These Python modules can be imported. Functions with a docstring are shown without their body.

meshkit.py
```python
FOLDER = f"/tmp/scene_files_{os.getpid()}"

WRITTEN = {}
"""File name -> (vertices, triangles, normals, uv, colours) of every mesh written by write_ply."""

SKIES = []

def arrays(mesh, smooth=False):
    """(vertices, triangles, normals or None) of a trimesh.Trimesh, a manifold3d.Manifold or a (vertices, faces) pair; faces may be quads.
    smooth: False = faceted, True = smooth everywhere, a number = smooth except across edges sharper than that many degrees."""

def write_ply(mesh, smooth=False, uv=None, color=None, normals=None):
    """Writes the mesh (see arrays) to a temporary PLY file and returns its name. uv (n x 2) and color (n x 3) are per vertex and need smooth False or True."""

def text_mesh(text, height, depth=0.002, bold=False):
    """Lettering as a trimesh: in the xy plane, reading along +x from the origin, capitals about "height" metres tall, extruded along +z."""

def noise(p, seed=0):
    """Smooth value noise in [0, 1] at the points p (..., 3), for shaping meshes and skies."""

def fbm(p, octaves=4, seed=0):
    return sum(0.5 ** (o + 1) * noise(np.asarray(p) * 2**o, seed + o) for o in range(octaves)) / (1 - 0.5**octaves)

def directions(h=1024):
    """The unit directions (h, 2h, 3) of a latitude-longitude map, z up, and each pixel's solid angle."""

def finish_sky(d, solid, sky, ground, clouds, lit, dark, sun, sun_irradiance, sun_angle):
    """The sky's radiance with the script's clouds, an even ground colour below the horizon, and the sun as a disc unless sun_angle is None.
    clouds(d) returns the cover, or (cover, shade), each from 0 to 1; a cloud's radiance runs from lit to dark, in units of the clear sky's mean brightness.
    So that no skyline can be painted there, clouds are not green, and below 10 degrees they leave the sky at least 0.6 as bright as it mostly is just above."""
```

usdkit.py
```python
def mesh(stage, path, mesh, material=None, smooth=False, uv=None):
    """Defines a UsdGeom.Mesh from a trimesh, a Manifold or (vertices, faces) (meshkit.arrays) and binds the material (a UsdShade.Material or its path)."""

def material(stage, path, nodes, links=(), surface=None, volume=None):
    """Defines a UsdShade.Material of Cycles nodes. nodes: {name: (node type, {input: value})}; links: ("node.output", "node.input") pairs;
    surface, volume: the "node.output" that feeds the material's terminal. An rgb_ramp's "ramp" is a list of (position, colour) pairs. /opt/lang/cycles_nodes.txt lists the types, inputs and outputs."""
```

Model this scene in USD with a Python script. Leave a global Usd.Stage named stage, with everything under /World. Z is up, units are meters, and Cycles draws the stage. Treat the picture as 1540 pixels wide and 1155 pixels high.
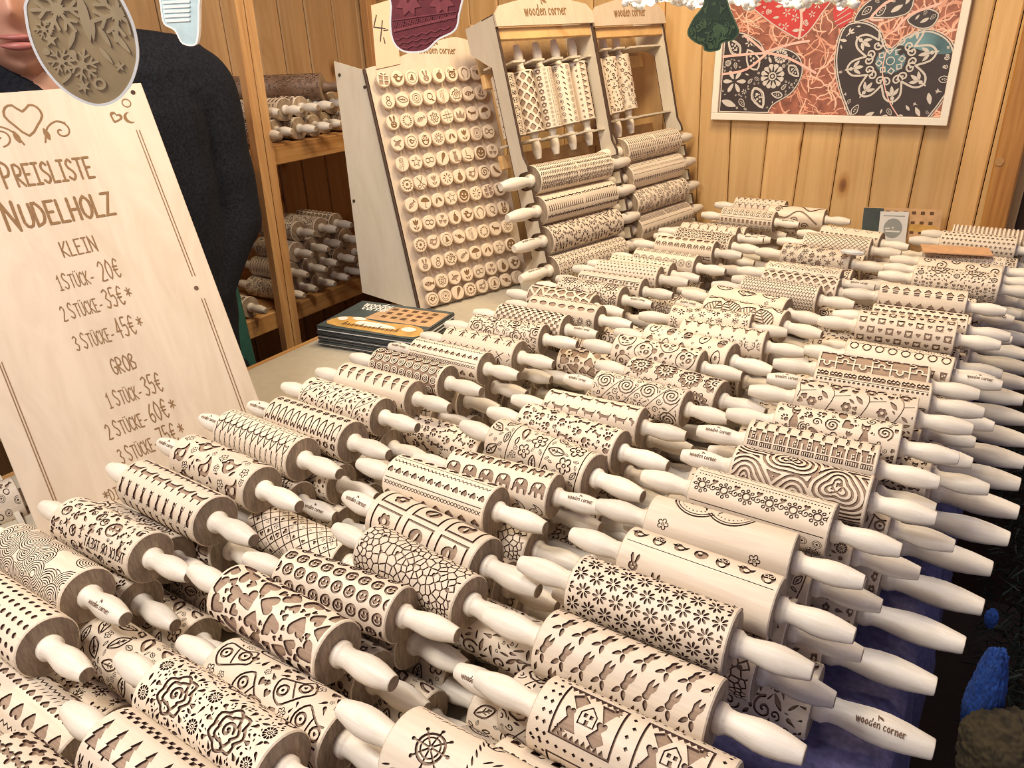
import math, random
import numpy as np
import shapely, trimesh
import mapbox_earcut as earcut
from shapely import affinity as AF
from shapely.geometry import Polygon, LineString, MultiPolygon, Point, box
from shapely.ops import unary_union
from scipy.spatial import Voronoi
from pxr import Usd, UsdGeom, UsdLux, UsdShade, Gf, Sdf, Vt
import usdkit, meshkit

PI = math.pi
rnd = random.Random(7)
stage = Usd.Stage.CreateInMemory()
UsdGeom.SetStageUpAxis(stage, 'Z')
UsdGeom.Xform.Define(stage, '/World')
UsdGeom.Scope.Define(stage, '/World/Looks')

# ------------------------------------------------------------------ camera, lights, exposure
CZ = 1.43                                   # height of the lens; the stall table is 0.90 m high
CAM_R = np.array([[0.83654251, 0.20488542, -0.50815214], [0.54658621, -0.37630777, 0.74808822], [-0.03794923, -0.90355654, -0.42678499]])
cam = UsdGeom.Camera.Define(stage, '/World/camera')
cam.CreateHorizontalApertureAttr(36.0)
cam.CreateVerticalApertureAttr(27.0)
cam.CreateFocalLengthAttr(36.0 * 1130 / 1540)
cam.CreateClippingRangeAttr((0.05, 100.0))
cam.CreateExposureAttr(0.40)
cam.CreateFStopAttr(0.0)
_m = Gf.Matrix4d(1.0)
for _i, _v in enumerate((CAM_R[:, 0], -CAM_R[:, 1], -CAM_R[:, 2])):
    _m.SetRow(_i, Gf.Vec4d(*[float(q) for q in _v], 0))
_m.SetRow(3, Gf.Vec4d(0, 0, CZ, 1))
cam.AddTransformOp().Set(_m)


def light(name, kind, pos, target, color, power, **size):
    l = kind.Define(stage, '/World/' + name)
    p, t = np.array(pos, float), np.array(target, float)
    z = (p - t) / np.linalg.norm(p - t)
    x = np.cross([0, 1, 0.01], z); x /= np.linalg.norm(x)
    y = np.cross(z, x)
    m = Gf.Matrix4d(1.0)
    for i, v in enumerate((x, y, z)):
        m.SetRow(i, Gf.Vec4d(*map(float, v), 0))
    m.SetRow(3, Gf.Vec4d(*map(float, p), 1))
    l.AddTransformOp().Set(m)
    l.CreateColorAttr(Gf.Vec3f(*color)); l.CreateIntensityAttr(power)
    for k, v in size.items():
        getattr(l, 'Create%sAttr' % k)(v)
    return l


light('ceiling_lamp_front', UsdLux.RectLight, (-0.62, -0.22, 2.15), (-0.50, 0.40, 0.98), (1.0, 0.95, 0.90), 40.0, Width=0.4, Height=0.25)
light('ceiling_lamp_middle', UsdLux.RectLight, (-0.50, 0.80, 2.35), (-0.35, 0.90, 0.98), (1.0, 0.86, 0.66), 36.0, Width=0.3, Height=0.25)
light('ceiling_lamp_back', UsdLux.RectLight, (-0.40, 1.25, 2.25), (-0.40, 1.75, 1.0), (1.0, 0.78, 0.46), 46.0, Width=0.3, Height=0.25)
light('stall_lamp_opposite', UsdLux.RectLight, (-0.2, -3.0, 2.3), (-0.5, 0.7, 1.2), (1.0, 0.82, 0.60), 6.0, Width=1.6, Height=0.5)  # added fill light behind the camera, lifts the shadows; no seen lamp
dome = UsdLux.DomeLight.Define(stage, '/World/night_sky')
dome.CreateColorAttr(Gf.Vec3f(0.80, 0.74, 1.0)); dome.CreateIntensityAttr(0.08)

# ------------------------------------------------------------------ helpers
COUNT = {}


def uname(parent, name):
    k = COUNT.get((parent, name), 0)
    COUNT[(parent, name)] = k + 1
    return f'{parent}/{name}' if k == 0 else f'{parent}/{name}_{k:03d}'


def path_of(p):
    return '/World' if p is None else (p if isinstance(p, str) else str(p.GetPath()))


def put(name, mesh, mat, parent=None, smooth=False, normals=None):
    """One Mesh prim. mesh: trimesh or (V, F)."""
    path = uname(path_of(parent), name)
    if isinstance(mesh, (list, tuple)) and len(mesh) and isinstance(mesh[0], trimesh.Trimesh):
        mesh = trimesh.util.concatenate(mesh)
    m = usdkit.mesh(stage, path, mesh, MAT[mat], smooth=smooth)
    if normals is not None:
        m.CreateNormalsAttr(Vt.Vec3fArray.FromNumpy(np.asarray(normals, np.float32))); m.SetNormalsInterpolation('vertex')
    return m.GetPrim()


def tag(o, label=None, cat=None, group=None, kind=None):
    for k, v in (('label', label), ('category', cat), ('group', group), ('kind', kind)):
        if v:
            o.SetCustomDataByKey(k, v)
    return o


def xf(o, pos=(0, 0, 0), rot=None, scale=None):
    """rot: 3 x 3 whose columns are the local axes in the world."""
    R = np.eye(3) if rot is None else np.asarray(rot, float)
    if scale is not None:
        R = R * scale
    m = Gf.Matrix4d(1.0)
    for i in range(3):
        m.SetRow(i, Gf.Vec4d(*[float(q) for q in R[:, i]], 0))
    m.SetRow(3, Gf.Vec4d(*map(float, pos), 1))
    x = UsdGeom.Xformable(o)
    x.ClearXformOpOrder()
    op = o.GetAttribute('xformOp:transform')
    (UsdGeom.XformOp(op) if op and op.IsDefined() else x.AddTransformOp()).Set(m)
    if op and op.IsDefined():
        x.SetXformOpOrder([UsdGeom.XformOp(op)])


def thing(name, label, cat, pos=(0, 0, 0), rot=None, group=None, kind=None, scale=None):
    x = UsdGeom.Xform.Define(stage, uname('/World', name)).GetPrim()
    xf(x, pos, rot, scale)
    return tag(x, label, cat, group, kind)


def dup(root, name, label, cat, pos, rot=None, group=None, scale=None):
    x = UsdGeom.Xform.Define(stage, uname('/World', name)).GetPrim()
    x.GetReferences().AddInternalReference(root.GetPath())
    x.SetInstanceable(True)
    xf(x, pos, rot, scale)
    return tag(x, label, cat, group)


def struct(name, mesh, mat, parent=None, **kw):
    o = put(name, mesh, mat, parent, **kw)
    return tag(o, kind='structure') if parent is None else o


def bx(sx, sy, sz, c=(0, 0, 0), bev=0.0):
    """Box, optionally with chamfered edges."""
    if bev <= 0:
        m = trimesh.creation.box((sx, sy, sz))
    else:
        h = np.array([sx, sy, sz]) / 2
        pts = []
        for s in np.ndindex(2, 2, 2):
            s = np.array(s) * 2 - 1
            for k in range(3):
                o = np.full(3, bev); o[k] = 0
                pts.append(s * (h - o))
        m = trimesh.convex.convex_hull(np.array(pts))
    m.apply_translation(c)
    return m


def lathe(profile, n=20, axis='x'):
    """profile: (position along axis, radius)."""
    p = np.array(profile, float)
    a = np.arange(n) * 2 * PI / n
    V = np.stack([np.repeat(p[:, 0], n), np.outer(p[:, 1], np.cos(a)).ravel(), np.outer(p[:, 1], np.sin(a)).ravel()], 1)
    F = []
    for i in range(len(p) - 1):
        for j in range(n):
            a0, a1, b0, b1 = i * n + j, i * n + (j + 1) % n, (i + 1) * n + j, (i + 1) * n + (j + 1) % n
            F += [(a0, b1, b0), (a0, a1, b1)]
    m = trimesh.Trimesh(V, F, process=False)
    if axis == 'z':
        m.vertices = m.vertices[:, [1, 2, 0]]
    return m


def tube(pts, r, n=8, caps=True):
    p = np.array(pts, float); r = np.broadcast_to(r, (len(p),)).astype(float)
    t = np.gradient(p, axis=0); t /= np.linalg.norm(t, axis=1, keepdims=True) + 1e-12
    a = np.cross(t, [0, 0, 1.0]); bad = np.linalg.norm(a, axis=1) < 0.15
    a[bad] = np.cross(t[bad], [1.0, 0, 0]); a /= np.linalg.norm(a, axis=1, keepdims=True)
    b = np.cross(t, a); g = np.arange(n) * 2 * PI / n
    V = (p[:, None] + r[:, None, None] * (np.cos(g)[None, :, None] * a[:, None] + np.sin(g)[None, :, None] * b[:, None])).reshape(-1, 3)
    F = []
    for i in range(len(p) - 1):
        for j in range(n):
            a0, a1, b0, b1 = i * n + j, i * n + (j + 1) % n, (i + 1) * n + j, (i + 1) * n + (j + 1) % n
            F += [(a0, a1, b1), (a0, b1, b0)]
    if caps:
        V = np.vstack([V, p[0], p[-1]]); c0, c1 = len(V) - 2, len(V) - 1; k = (len(p) - 1) * n
        for j in range(n):
            F += [(c0, (j + 1) % n, j), (c1, k + j, k + (j + 1) % n)]
    return trimesh.Trimesh(V, F, process=False)


def polys(g):
    if g is None or g.is_empty:
        return []
    if g.geom_type == 'Polygon':
        return [g]
    return [q for h in getattr(g, 'geoms', []) for q in polys(h)]


def tri2d(p):
    """Triangles of one polygon with holes: (points, faces), counter-clockwise."""
    rings = [np.array(p.exterior.coords)[:-1]] + [np.array(i.coords)[:-1] for i in p.interiors]
    v = np.vstack([r[:, :2] for r in rings])
    f = earcut.triangulate_float64(v, np.cumsum([len(r) for r in rings]).astype(np.uint32)).reshape(-1, 3).astype(int)
    if len(f):
        a, b, c = v[f[:, 0]], v[f[:, 1]], v[f[:, 2]]
        neg = (b[:, 0] - a[:, 0]) * (c[:, 1] - a[:, 1]) - (b[:, 1] - a[:, 1]) * (c[:, 0] - a[:, 0]) < 0
        f[neg] = f[neg][:, ::-1]
    return v, f


def flat(geom, z=0.0):
    """Flat triangles of a shape in the xy plane."""
    V, F, n = [], [], 0
    for p in polys(geom):
        v, f = tri2d(p)
        V.append(np.column_stack([v, np.full(len(v), z)])); F.append(f + n); n += len(v)
    return trimesh.Trimesh(np.vstack(V), np.vstack(F), process=False)


def slab(geom, h, z=0.0):
    """Shape extruded from z to z + h."""
    out = []
    for p in polys(geom):
        m = trimesh.creation.extrude_polygon(p, h, engine='earcut'); m.apply_translation((0, 0, z)); out.append(m)
    return trimesh.util.concatenate(out)


def placed(mesh, pos=(0, 0, 0), rot=None):
    m = mesh.copy()
    if rot is not None:
        m.vertices = m.vertices @ np.asarray(rot, float).T
    m.apply_translation(pos)
    return m


def frame(al, lean):
    """Axes of a board whose width runs at al degrees and that leans back by lean degrees: width, up, outward normal."""
    a, l = math.radians(al), math.radians(lean)
    e1 = np.array([math.cos(a), math.sin(a), 0]); n = np.array([-e1[1], e1[0], 0]); z = np.array([0, 0, 1.0])
    return np.column_stack([e1, n * math.sin(l) + z * math.cos(l), z * math.sin(l) - n * math.cos(l)])


def at(x, y, axis, value):
    """The point seen at pixel (x, y) of the photograph on the plane axis = value (world coordinates)."""
    d = CAM_R @ np.array([(x - 770) / 1130, (y - 577.5) / 1130, 1.0])
    o = np.array([0, 0, CZ])
    return o + d * ((value - o[axis]) / d[axis])


def ray(x, y, dist):
    d = CAM_R @ np.array([(x - 770) / 1130, (y - 577.5) / 1130, 1.0])
    return np.array([0, 0, CZ]) + d / np.linalg.norm(d) * dist


# ------------------------------------------------------------------ materials
MAT = {}


def mat(name, nodes, links, surface='p.BSDF'):
    MAT[name] = usdkit.material(stage, '/World/Looks/' + name, nodes, links, surface=surface)


def plain(name, col, rough=0.6, vary=0.06, scale=30, **kw):
    c = np.array(col, float)
    mat(name, {'t': ('texture_coordinate', {}), 'n': ('noise_texture', {'scale': scale, 'detail': 4.0}),
               'r': ('rgb_ramp', {'ramp': [(0.3, tuple(c * (1 - vary))), (0.7, tuple(np.minimum(c * (1 + vary), 1)))]}),
               'p': ('principled_bsdf', {'roughness': rough, **kw})},
        [('t.object', 'n.vector'), ('n.fac', 'r.fac'), ('r.color', 'p.base_color')])


def wood(name, light_c, dark_c, stretch=(6, 60, 60), rough=0.55, bump=0.25, dist=1.5, vary=0.10, knots=None):
    """Grain runs along the axis with the small stretch; object_info.random shifts it from piece to piece."""
    n = {'t': ('texture_coordinate', {}), 'o': ('object_info', {}), 'cx': ('combine_xyz', {}),
         'm': ('math', {'math_type': 'multiply', 'value2': 37.0}), 'va': ('vector_math', {'math_type': 'add'}),
         'map': ('mapping', {'scale': stretch}), 'g': ('noise_texture', {'scale': 1.0, 'detail': 5.0, 'roughness': 0.6, 'distortion': dist}),
         'g2': ('noise_texture', {'scale': 0.35, 'detail': 2.0}),
         'r': ('rgb_ramp', {'ramp': [(0.28, dark_c), (0.62, light_c)]}),
         'r2': ('rgb_ramp', {'ramp': [(0.3, (1 - vary * 1.6,) * 3), (0.7, (1.0, 1.0, 1.0))]}),
         'mul': ('mix', {'mix_type': 'multiply', 'fac': 1.0}),
         'h': ('hsv', {}), 'mr': ('map_range', {'to_min': 1 - vary, 'to_max': 1 + vary * 0.4}),
         'b': ('bump', {'strength': bump, 'distance': 0.002}), 'p': ('principled_bsdf', {'roughness': rough})}
    l = [('o.random', 'm.value1'), ('m.value', 'cx.x'), ('m.value', 'cx.y'), ('t.object', 'va.vector1'), ('cx.vector', 'va.vector2'),
         ('va.vector', 'map.vector'), ('map.vector', 'g.vector'), ('map.vector', 'g2.vector'), ('g.fac', 'r.fac'), ('g2.fac', 'r2.fac'),
         ('r.color', 'mul.color1'), ('r2.color', 'mul.color2'), ('mul.color', 'h.color'), ('o.random', 'mr.value'), ('mr.result', 'h.value'),
         ('h.color', 'p.base_color'), ('g.fac', 'b.height'), ('b.normal', 'p.normal')]
    if knots:
        n |= {'k': ('voronoi_texture', {'scale': 1.0, 'randomness': 1.0, 'dimensions': '2D'}), 'km': ('mapping', {'scale': knots}), 'sx': ('separate_xyz', {}), 'ad': ('math', {'math_type': 'add'}), 'cb': ('combine_xyz', {}), 'kr': ('rgb_ramp', {'ramp': [(0.0, (0.16, 0.07, 0.02)), (0.03, (0.40, 0.22, 0.09)), (0.045, (0.75, 0.62, 0.45)), (0.085, (1, 1, 1))]}), 'kx': ('mix', {'mix_type': 'multiply', 'fac': 0.85})}
        l = [x for x in l if x != ('mul.color', 'h.color')] + [('va.vector', 'sx.vector'), ('sx.x', 'ad.value1'), ('sx.y', 'ad.value2'), ('ad.value', 'cb.x'), ('sx.z', 'cb.y'), ('cb.vector', 'km.vector'), ('km.vector', 'k.vector'), ('k.distance', 'kr.fac'), ('mul.color', 'kx.color1'), ('kr.color', 'kx.color2'), ('kx.color', 'h.color')]
    mat(name, n, l)


wood('beech_turned', (0.87, 0.79, 0.67), (0.77, 0.67, 0.53), (14, 160, 160), 0.5, 0.12)
wood('beech_roller', (0.83, 0.70, 0.54), (0.76, 0.62, 0.46), (14, 160, 160), 0.55, 0.10)
wood('engraved_floor', (0.45, 0.31, 0.21), (0.31, 0.20, 0.13), (40, 400, 400), 0.8, 0.4)
plain('scorched_edge', (0.085, 0.042, 0.028), 0.85, 0.25, 300)
wood('end_grain', (0.50, 0.38, 0.26), (0.29, 0.205, 0.13), (60, 420, 90), 0.7, 0.5, 0.8, 0.22)
wood('walnut_handle', (0.22, 0.13, 0.08), (0.13, 0.075, 0.045), (14, 160, 160), 0.5, 0.1)
wood('birch_ply', (0.68, 0.555, 0.42), (0.60, 0.475, 0.345), (22, 5, 22), 0.55, 0.06, 2.5, 0.05)
wood('ply_shade', (0.66, 0.58, 0.45), (0.60, 0.51, 0.38), (22, 5, 22), 0.6, 0.06, 2.5, 0.05)
plain('ply_edge', (0.07, 0.038, 0.022), 0.8, 0.2, 200)
plain('burnt_print', (0.23, 0.125, 0.05), 0.8, 0.12, 200)
plain('burnt_dark', (0.12, 0.06, 0.03), 0.8, 0.2, 200)
wood('pine_plank', (0.76, 0.49, 0.215), (0.66, 0.39, 0.15), (26, 26, 1.7), 0.5, 0.2, 2.2, 0.13, knots=(4.6, 2.3, 1.0))
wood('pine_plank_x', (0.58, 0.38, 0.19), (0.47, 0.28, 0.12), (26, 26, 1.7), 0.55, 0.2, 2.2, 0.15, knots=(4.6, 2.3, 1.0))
wood('pine_beam', (0.62, 0.34, 0.12), (0.40, 0.17, 0.045), (30, 1.8, 60), 0.55, 0.2, 2.0, 0.12)
wood('pine_post', (0.68, 0.40, 0.17), (0.48, 0.22, 0.07), (60, 40, 1.6), 0.5, 0.2, 2.0, 0.12)
wood('oak_post', (0.50, 0.235, 0.055), (0.36, 0.14, 0.026), (36, 36, 1.6), 0.5, 0.25, 2.4, 0.10)
plain('groove_dark', (0.05, 0.025, 0.012), 0.9)
plain('floor_board', (0.10, 0.07, 0.05), 0.8)


# ------------------------------------------------------------------ engraved motifs (unit size, about -0.5 .. 0.5)
def sm(pts, n=4, closed=True):
    """Catmull-Rom curve through the points."""
    p = np.array(pts, float); N = len(p); out = []
    for i in range(N if closed else N - 1):
        g = (lambda k: p[k % N]) if closed else (lambda k: p[min(max(k, 0), N - 1)])
        a, b, c, d = g(i - 1), g(i), g(i + 1), g(i + 2)
        for t in np.arange(n) / n:
            out.append(0.5 * (2 * b + (c - a) * t + (2 * a - 5 * b + 4 * c - d) * t * t + (3 * b - a - 3 * c + d) * t ** 3))
    return out if closed else out + [p[-1]]


def PG(pts, n=0):
    return Polygon(sm(pts, n) if n else pts).buffer(0)


def EL(x=0, y=0, rx=.5, ry=None, rot=0, n=14):
    a = np.arange(n) * 2 * PI / n; ry = rx if ry is None else ry
    g = Polygon(np.column_stack([rx * np.cos(a), ry * np.sin(a)]))
    return AF.translate(AF.rotate(g, rot, origin=(0, 0)) if rot else g, x, y)


def LN(pts, w, n=0, closed=False):
    p = sm(pts, n, closed) if n else list(pts)
    if closed:
        p = p + [p[0]]
    return LineString(p).buffer(w / 2, quad_segs=2, cap_style='flat' if closed else 'round', join_style='mitre', mitre_limit=2)


def U(*g):
    return unary_union([x for h in g for x in (h if isinstance(h, (list, tuple)) else [h])])


def RG(x=0, y=0, r=.4, w=.1, n=16):
    return EL(x, y, r + w / 2, n=n).difference(EL(x, y, r - w / 2, n=n))


def G(g, s, x=0, y=0, rot=0, mir=False):
    k, t = (s if isinstance(s, tuple) else (s, s)), math.radians(rot)
    c, sn = math.cos(t), math.sin(t); f = -1 if mir else 1
    return AF.affine_transform(g, [c * k[0] * f, -sn * k[1], sn * k[0] * f, c * k[1], x, y])


def AR(g, n, r=0, s=1, a0=0):
    return U([G(g, s, r * math.cos(a0 + i * 2 * PI / n), r * math.sin(a0 + i * 2 * PI / n), math.degrees(a0 + i * 2 * PI / n)) for i in range(n)])


def STAR(n=5, ri=.2, ro=.5):
    return Polygon([((ro if i % 2 == 0 else ri) * math.sin(i * PI / n), (ro if i % 2 == 0 else ri) * math.cos(i * PI / n)) for i in range(2 * n)])


HEART = PG([(0, -.5), (-.3, -.18), (-.5, .12), (-.42, .38), (-.22, .45), (-.05, .35), (0, .25), (.05, .35), (.22, .45), (.42, .38), (.5, .12), (.3, -.18)], 2)
LEAF = PG([(-.5, 0), (-.2, .17), (.1, .18), (.5, 0), (.1, -.18), (-.2, -.17)], 3)
DROP = PG([(-.5, 0), (-.1, .1), (.25, .2), (.48, .1), (.48, -.1), (.25, -.2), (-.1, -.1)], 3)
SLIM = PG([(-.5, 0), (-.1, .1), (.3, .1), (.5, 0), (.3, -.1), (-.1, -.1)], 2)
VLEAF = U(LN([(-.5, 0), (-.15, .22), (.15, .22), (.5, 0), (.15, -.22), (-.15, -.22)], .085, 3, True), LN([(-.5, 0), (.3, 0)], .075), LN([(-.1, 0), (.05, .12)], .05), LN([(-.1, 0), (.05, -.12)], .05), LN([(.1, 0), (.22, .08)], .05), LN([(.1, 0), (.22, -.08)], .05))
FLOW = lambda n=5, hole=.16: AR(EL(.28, 0, .22, .2, 0, 10), n).union(EL(0, 0, .25, n=12)).difference(EL(0, 0, hole, n=12))
OFLOW = U(AR(EL(.28, 0, .2, .19, 0, 10), 5).difference(AR(EL(.28, 0, .12, .11, 0, 8), 5).union(EL(0, 0, .2))), RG(0, 0, .1, .07, 10))
DAISY = lambda n=8: AR(SLIM, n, .3, (.42, .75))
SPIRAL = lambda t=2.2, w=.09, r=.46, d=1: LN([(r * (1 - k / 26) * math.cos(d * k / 26 * t * 2 * PI), r * (1 - k / 26) * math.sin(d * k / 26 * t * 2 * PI)) for k in range(25)], w)
PAW = U(EL(0, -.18, .26, .22), EL(-.32, .08, .1, .15, 20, 10), EL(-.12, .3, .1, .16, 5, 10), EL(.12, .3, .1, .16, -5, 10), EL(.32, .08, .1, .15, -20, 10))
BONE = U(LN([(-.3, 0), (.3, 0)], .16), EL(-.36, .1, .13, n=10), EL(-.36, -.1, .13, n=10), EL(.36, .1, .13, n=10), EL(.36, -.1, .13, n=10))
CAT = PG([(-.2, -.5), (-.26, -.1), (-.2, .12), (-.26, .3), (-.24, .5), (-.12, .4), (.02, .4), (.1, .5), (.14, .3), (.08, .15), (.2, -.1), (.22, -.38), (.36, -.4), (.46, -.2), (.5, -.3), (.38, -.5)])
CAT2 = U(PG([(-.12, -.5), (-.22, -.2), (-.1, .1), (-.2, .25), (-.2, .5), (-.1, .42), (.08, .42), (.18, .5), (.18, .25), (.1, .1), (.2, -.2), (.14, -.5)], 2).difference(U(EL(-.08, .26, .04, n=6), EL(.07, .26, .04, n=6))))
TAIL = LN([(.1, -.45), (.3, -.3), (.28, -.1), (.42, -.02), (.5, -.16), (.4, -.2)], .07, 3)
FOX = PG([(-.5, -.1), (-.5, .12), (-.42, .3), (-.34, .16), (-.24, .12), (.18, .14), (.34, .3), (.5, .36), (.4, .12), (.34, -.02), (.3, -.34), (.22, -.34), (.2, -.12), (-.18, -.14), (-.22, -.36), (-.3, -.36), (-.32, -.14)], 2)
DACH = PG([(-.5, .2), (-.42, .3), (-.3, .28), (-.2, .14), (.3, .12), (.42, .3), (.46, .28), (.36, .02), (.32, -.22), (.26, -.22), (.24, -.1), (-.16, -.1), (-.18, -.24), (-.24, -.24), (-.26, -.06), (-.34, .06), (-.44, .1)], 2)
ELE = PG([(-.1, .42), (.2, .42), (.42, .25), (.48, -.05), (.44, -.42), (.28, -.42), (.26, -.18), (.06, -.18), (.04, -.42), (-.12, -.42), (-.14, -.12), (-.26, -.16), (-.34, -.36), (-.46, -.36), (-.5, -.26), (-.42, -.26), (-.4, .1), (-.3, .34)], 2).difference(U(G(HEART, .3, -.02, .2, 15), EL(-.28, .12, .03, n=6)))
BIRD = PG([(-.5, .12), (-.36, .18), (-.24, .34), (-.05, .36), (.1, .2), (.3, .14), (.5, .26), (.44, 0), (.22, -.24), (-.05, -.34), (-.26, -.22), (-.34, 0)], 3).difference(U(EL(-.2, .2, .05, n=8), PG([(-.1, .02), (.08, .1), (.24, .0), (.08, -.16), (-.08, -.12)], 2)))
RABBIT = U(PG([(0, -.46), (-.24, -.34), (-.26, -.08), (-.16, .02), (-.26, .3), (-.2, .5), (-.08, .36), (-.04, .06), (.04, .06), (.08, .36), (.2, .5), (.26, .3), (.16, .02), (.26, -.08), (.24, -.34)], 3).difference(U(EL(-.1, -.1, .04, n=6), EL(.1, -.1, .04, n=6), EL(0, -.26, .07, .05, n=8))))
ANT = lambda d: U(LN([(.08 * d, .05), (.3 * d, .2), (.36 * d, .48)], .06, 3), LN([(.22 * d, .14), (.14 * d, .4)], .05), LN([(.33 * d, .3), (.5 * d, .42)], .05))
REIN = U(PG([(0, -.5), (-.12, -.3), (-.14, -.04), (-.32, 0), (-.14, .1), (.14, .1), (.32, 0), (.14, -.04), (.12, -.3)], 2), ANT(1), ANT(-1))
ANTLER = U(LN([(-.04, -.3), (-.3, -.2), (-.42, .1), (-.34, .45)], .06, 4), LN([(-.4, .0), (-.2, .2)], .05), LN([(-.36, .3), (-.16, .42)], .05), LN([(-.3, -.2), (-.1, -.02)], .05))
ANTLERS = U(ANTLER, G(ANTLER, 1, 0, 0, 0, True), PG([(-.08, -.3), (.08, -.3), (.1, -.42), (0, -.5), (-.1, -.42)]))
TREE = PG([(0, .5), (-.2, .18), (-.1, .18), (-.32, -.12), (-.18, -.12), (-.42, -.4), (-.06, -.4), (-.06, -.5), (.06, -.5), (.06, -.4), (.42, -.4), (.18, -.12), (.32, -.12), (.1, .18), (.2, .18)])
CUPC = U(PG([(-.4, -.02), (-.44, .12), (-.26, .18), (-.3, .3), (-.1, .34), (0, .5), (.14, .34), (.3, .28), (.26, .16), (.44, .12), (.4, -.02)], 2), PG([(-.36, -.12), (.36, -.12), (.34, -.24), (-.34, -.24)]), PG([(-.32, -.3), (.32, -.3), (.28, -.48), (-.28, -.48)]))
CONE = U(PG([(-.28, .05), (-.34, .2), (-.2, .44), (.1, .5), (.32, .24), (.28, .05)], 3), PG([(-.28, -.02), (.28, -.02), (.04, -.5), (-.04, -.5)]))
HOUSE = U(LN([(-.4, -.45), (-.4, .1), (0, .5), (.4, .1), (.4, -.45)], .07, 0, True), box(-.24, -.1, -.06, .1), box(.06, -.1, .24, .1), box(-.1, -.45, .1, -.2))
FACADE = U(box(-.45, -.1, -.16, .5), box(-.1, -.1, .16, .5).difference(U(EL(0, .3, .07, n=8), EL(0, .1, .07, n=8))), box(.22, -.1, .45, .5), box(-.45, -.5, .45, -.18).difference(U([box(-.4 + .16 * i, -.46, -.32 + .16 * i, -.24) for i in range(5)])))
MILL = U(LN([(-.45, -.1), (.45, .5)], .07), LN([(-.35, .5), (.4, -.1)], .07), PG([(-.2, -.5), (-.1, .02), (.1, .02), (.2, -.5), (.06, -.5), (0, -.25), (-.06, -.5)]))
WAGON = U(LN([(-.45, -.2), (-.45, .3), (.45, .3), (.45, -.2)], .07, 0, True), box(-.32, -.05, -.1, .2), box(.1, -.05, .32, .2), EL(-.25, -.38, .11, n=10), EL(.25, -.38, .11, n=10))
POT = U(RG(0, 0, .34, .12, 16), LN([(-.5, .42), (-.25, .34)], .08), LN([(.5, .42), (.25, .34)], .08), PG([(-.16, .5), (.16, .5), (.1, .4), (-.1, .4)]))
SMILE = EL(0, 0, .5, n=18).difference(U(EL(-.16, .12, .06, .09, n=8), EL(.16, .12, .06, .09, n=8), LN([(-.26, -.1), (-.12, -.26), (.12, -.26), (.26, -.1)], .07, 3)))
WHEEL = U(RG(0, 0, .34, .07, 24), RG(0, 0, .24, .045, 20), RG(0, 0, .05, .05, 10), AR(LN([(.06, 0), (.5, 0)], .045), 8), AR(SLIM, 8, .47, (.13, .4)))
SNOW = U(AR(U(LN([(.05, 0), (.48, 0)], .07), LN([(.22, 0), (.36, .14)], .06), LN([(.22, 0), (.36, -.14)], .06)), 6), STAR(6, .08, .16))
NSTAR = AR(PG([(.03, 0), (.25, .14), (.5, 0), (.25, -.14)]), 8)
LOB = U(PG([(-.1, .02), (-.16, .2), (-.08, .44), (-.02, .24), (.02, .24), (.08, .44), (.16, .2), (.1, .02), (.12, -.14), (0, -.22), (-.12, -.14)], 2), SLIM_ := G(SLIM, (.34, .7), -.14, -.36, 60), G(SLIM, (.34, .7), .14, -.36, 120))
RIBB = U(LN([(-.24, -.5), (.1, .1), (0, .44), (-.1, .1), (.24, -.5)], .1, 4))
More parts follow.
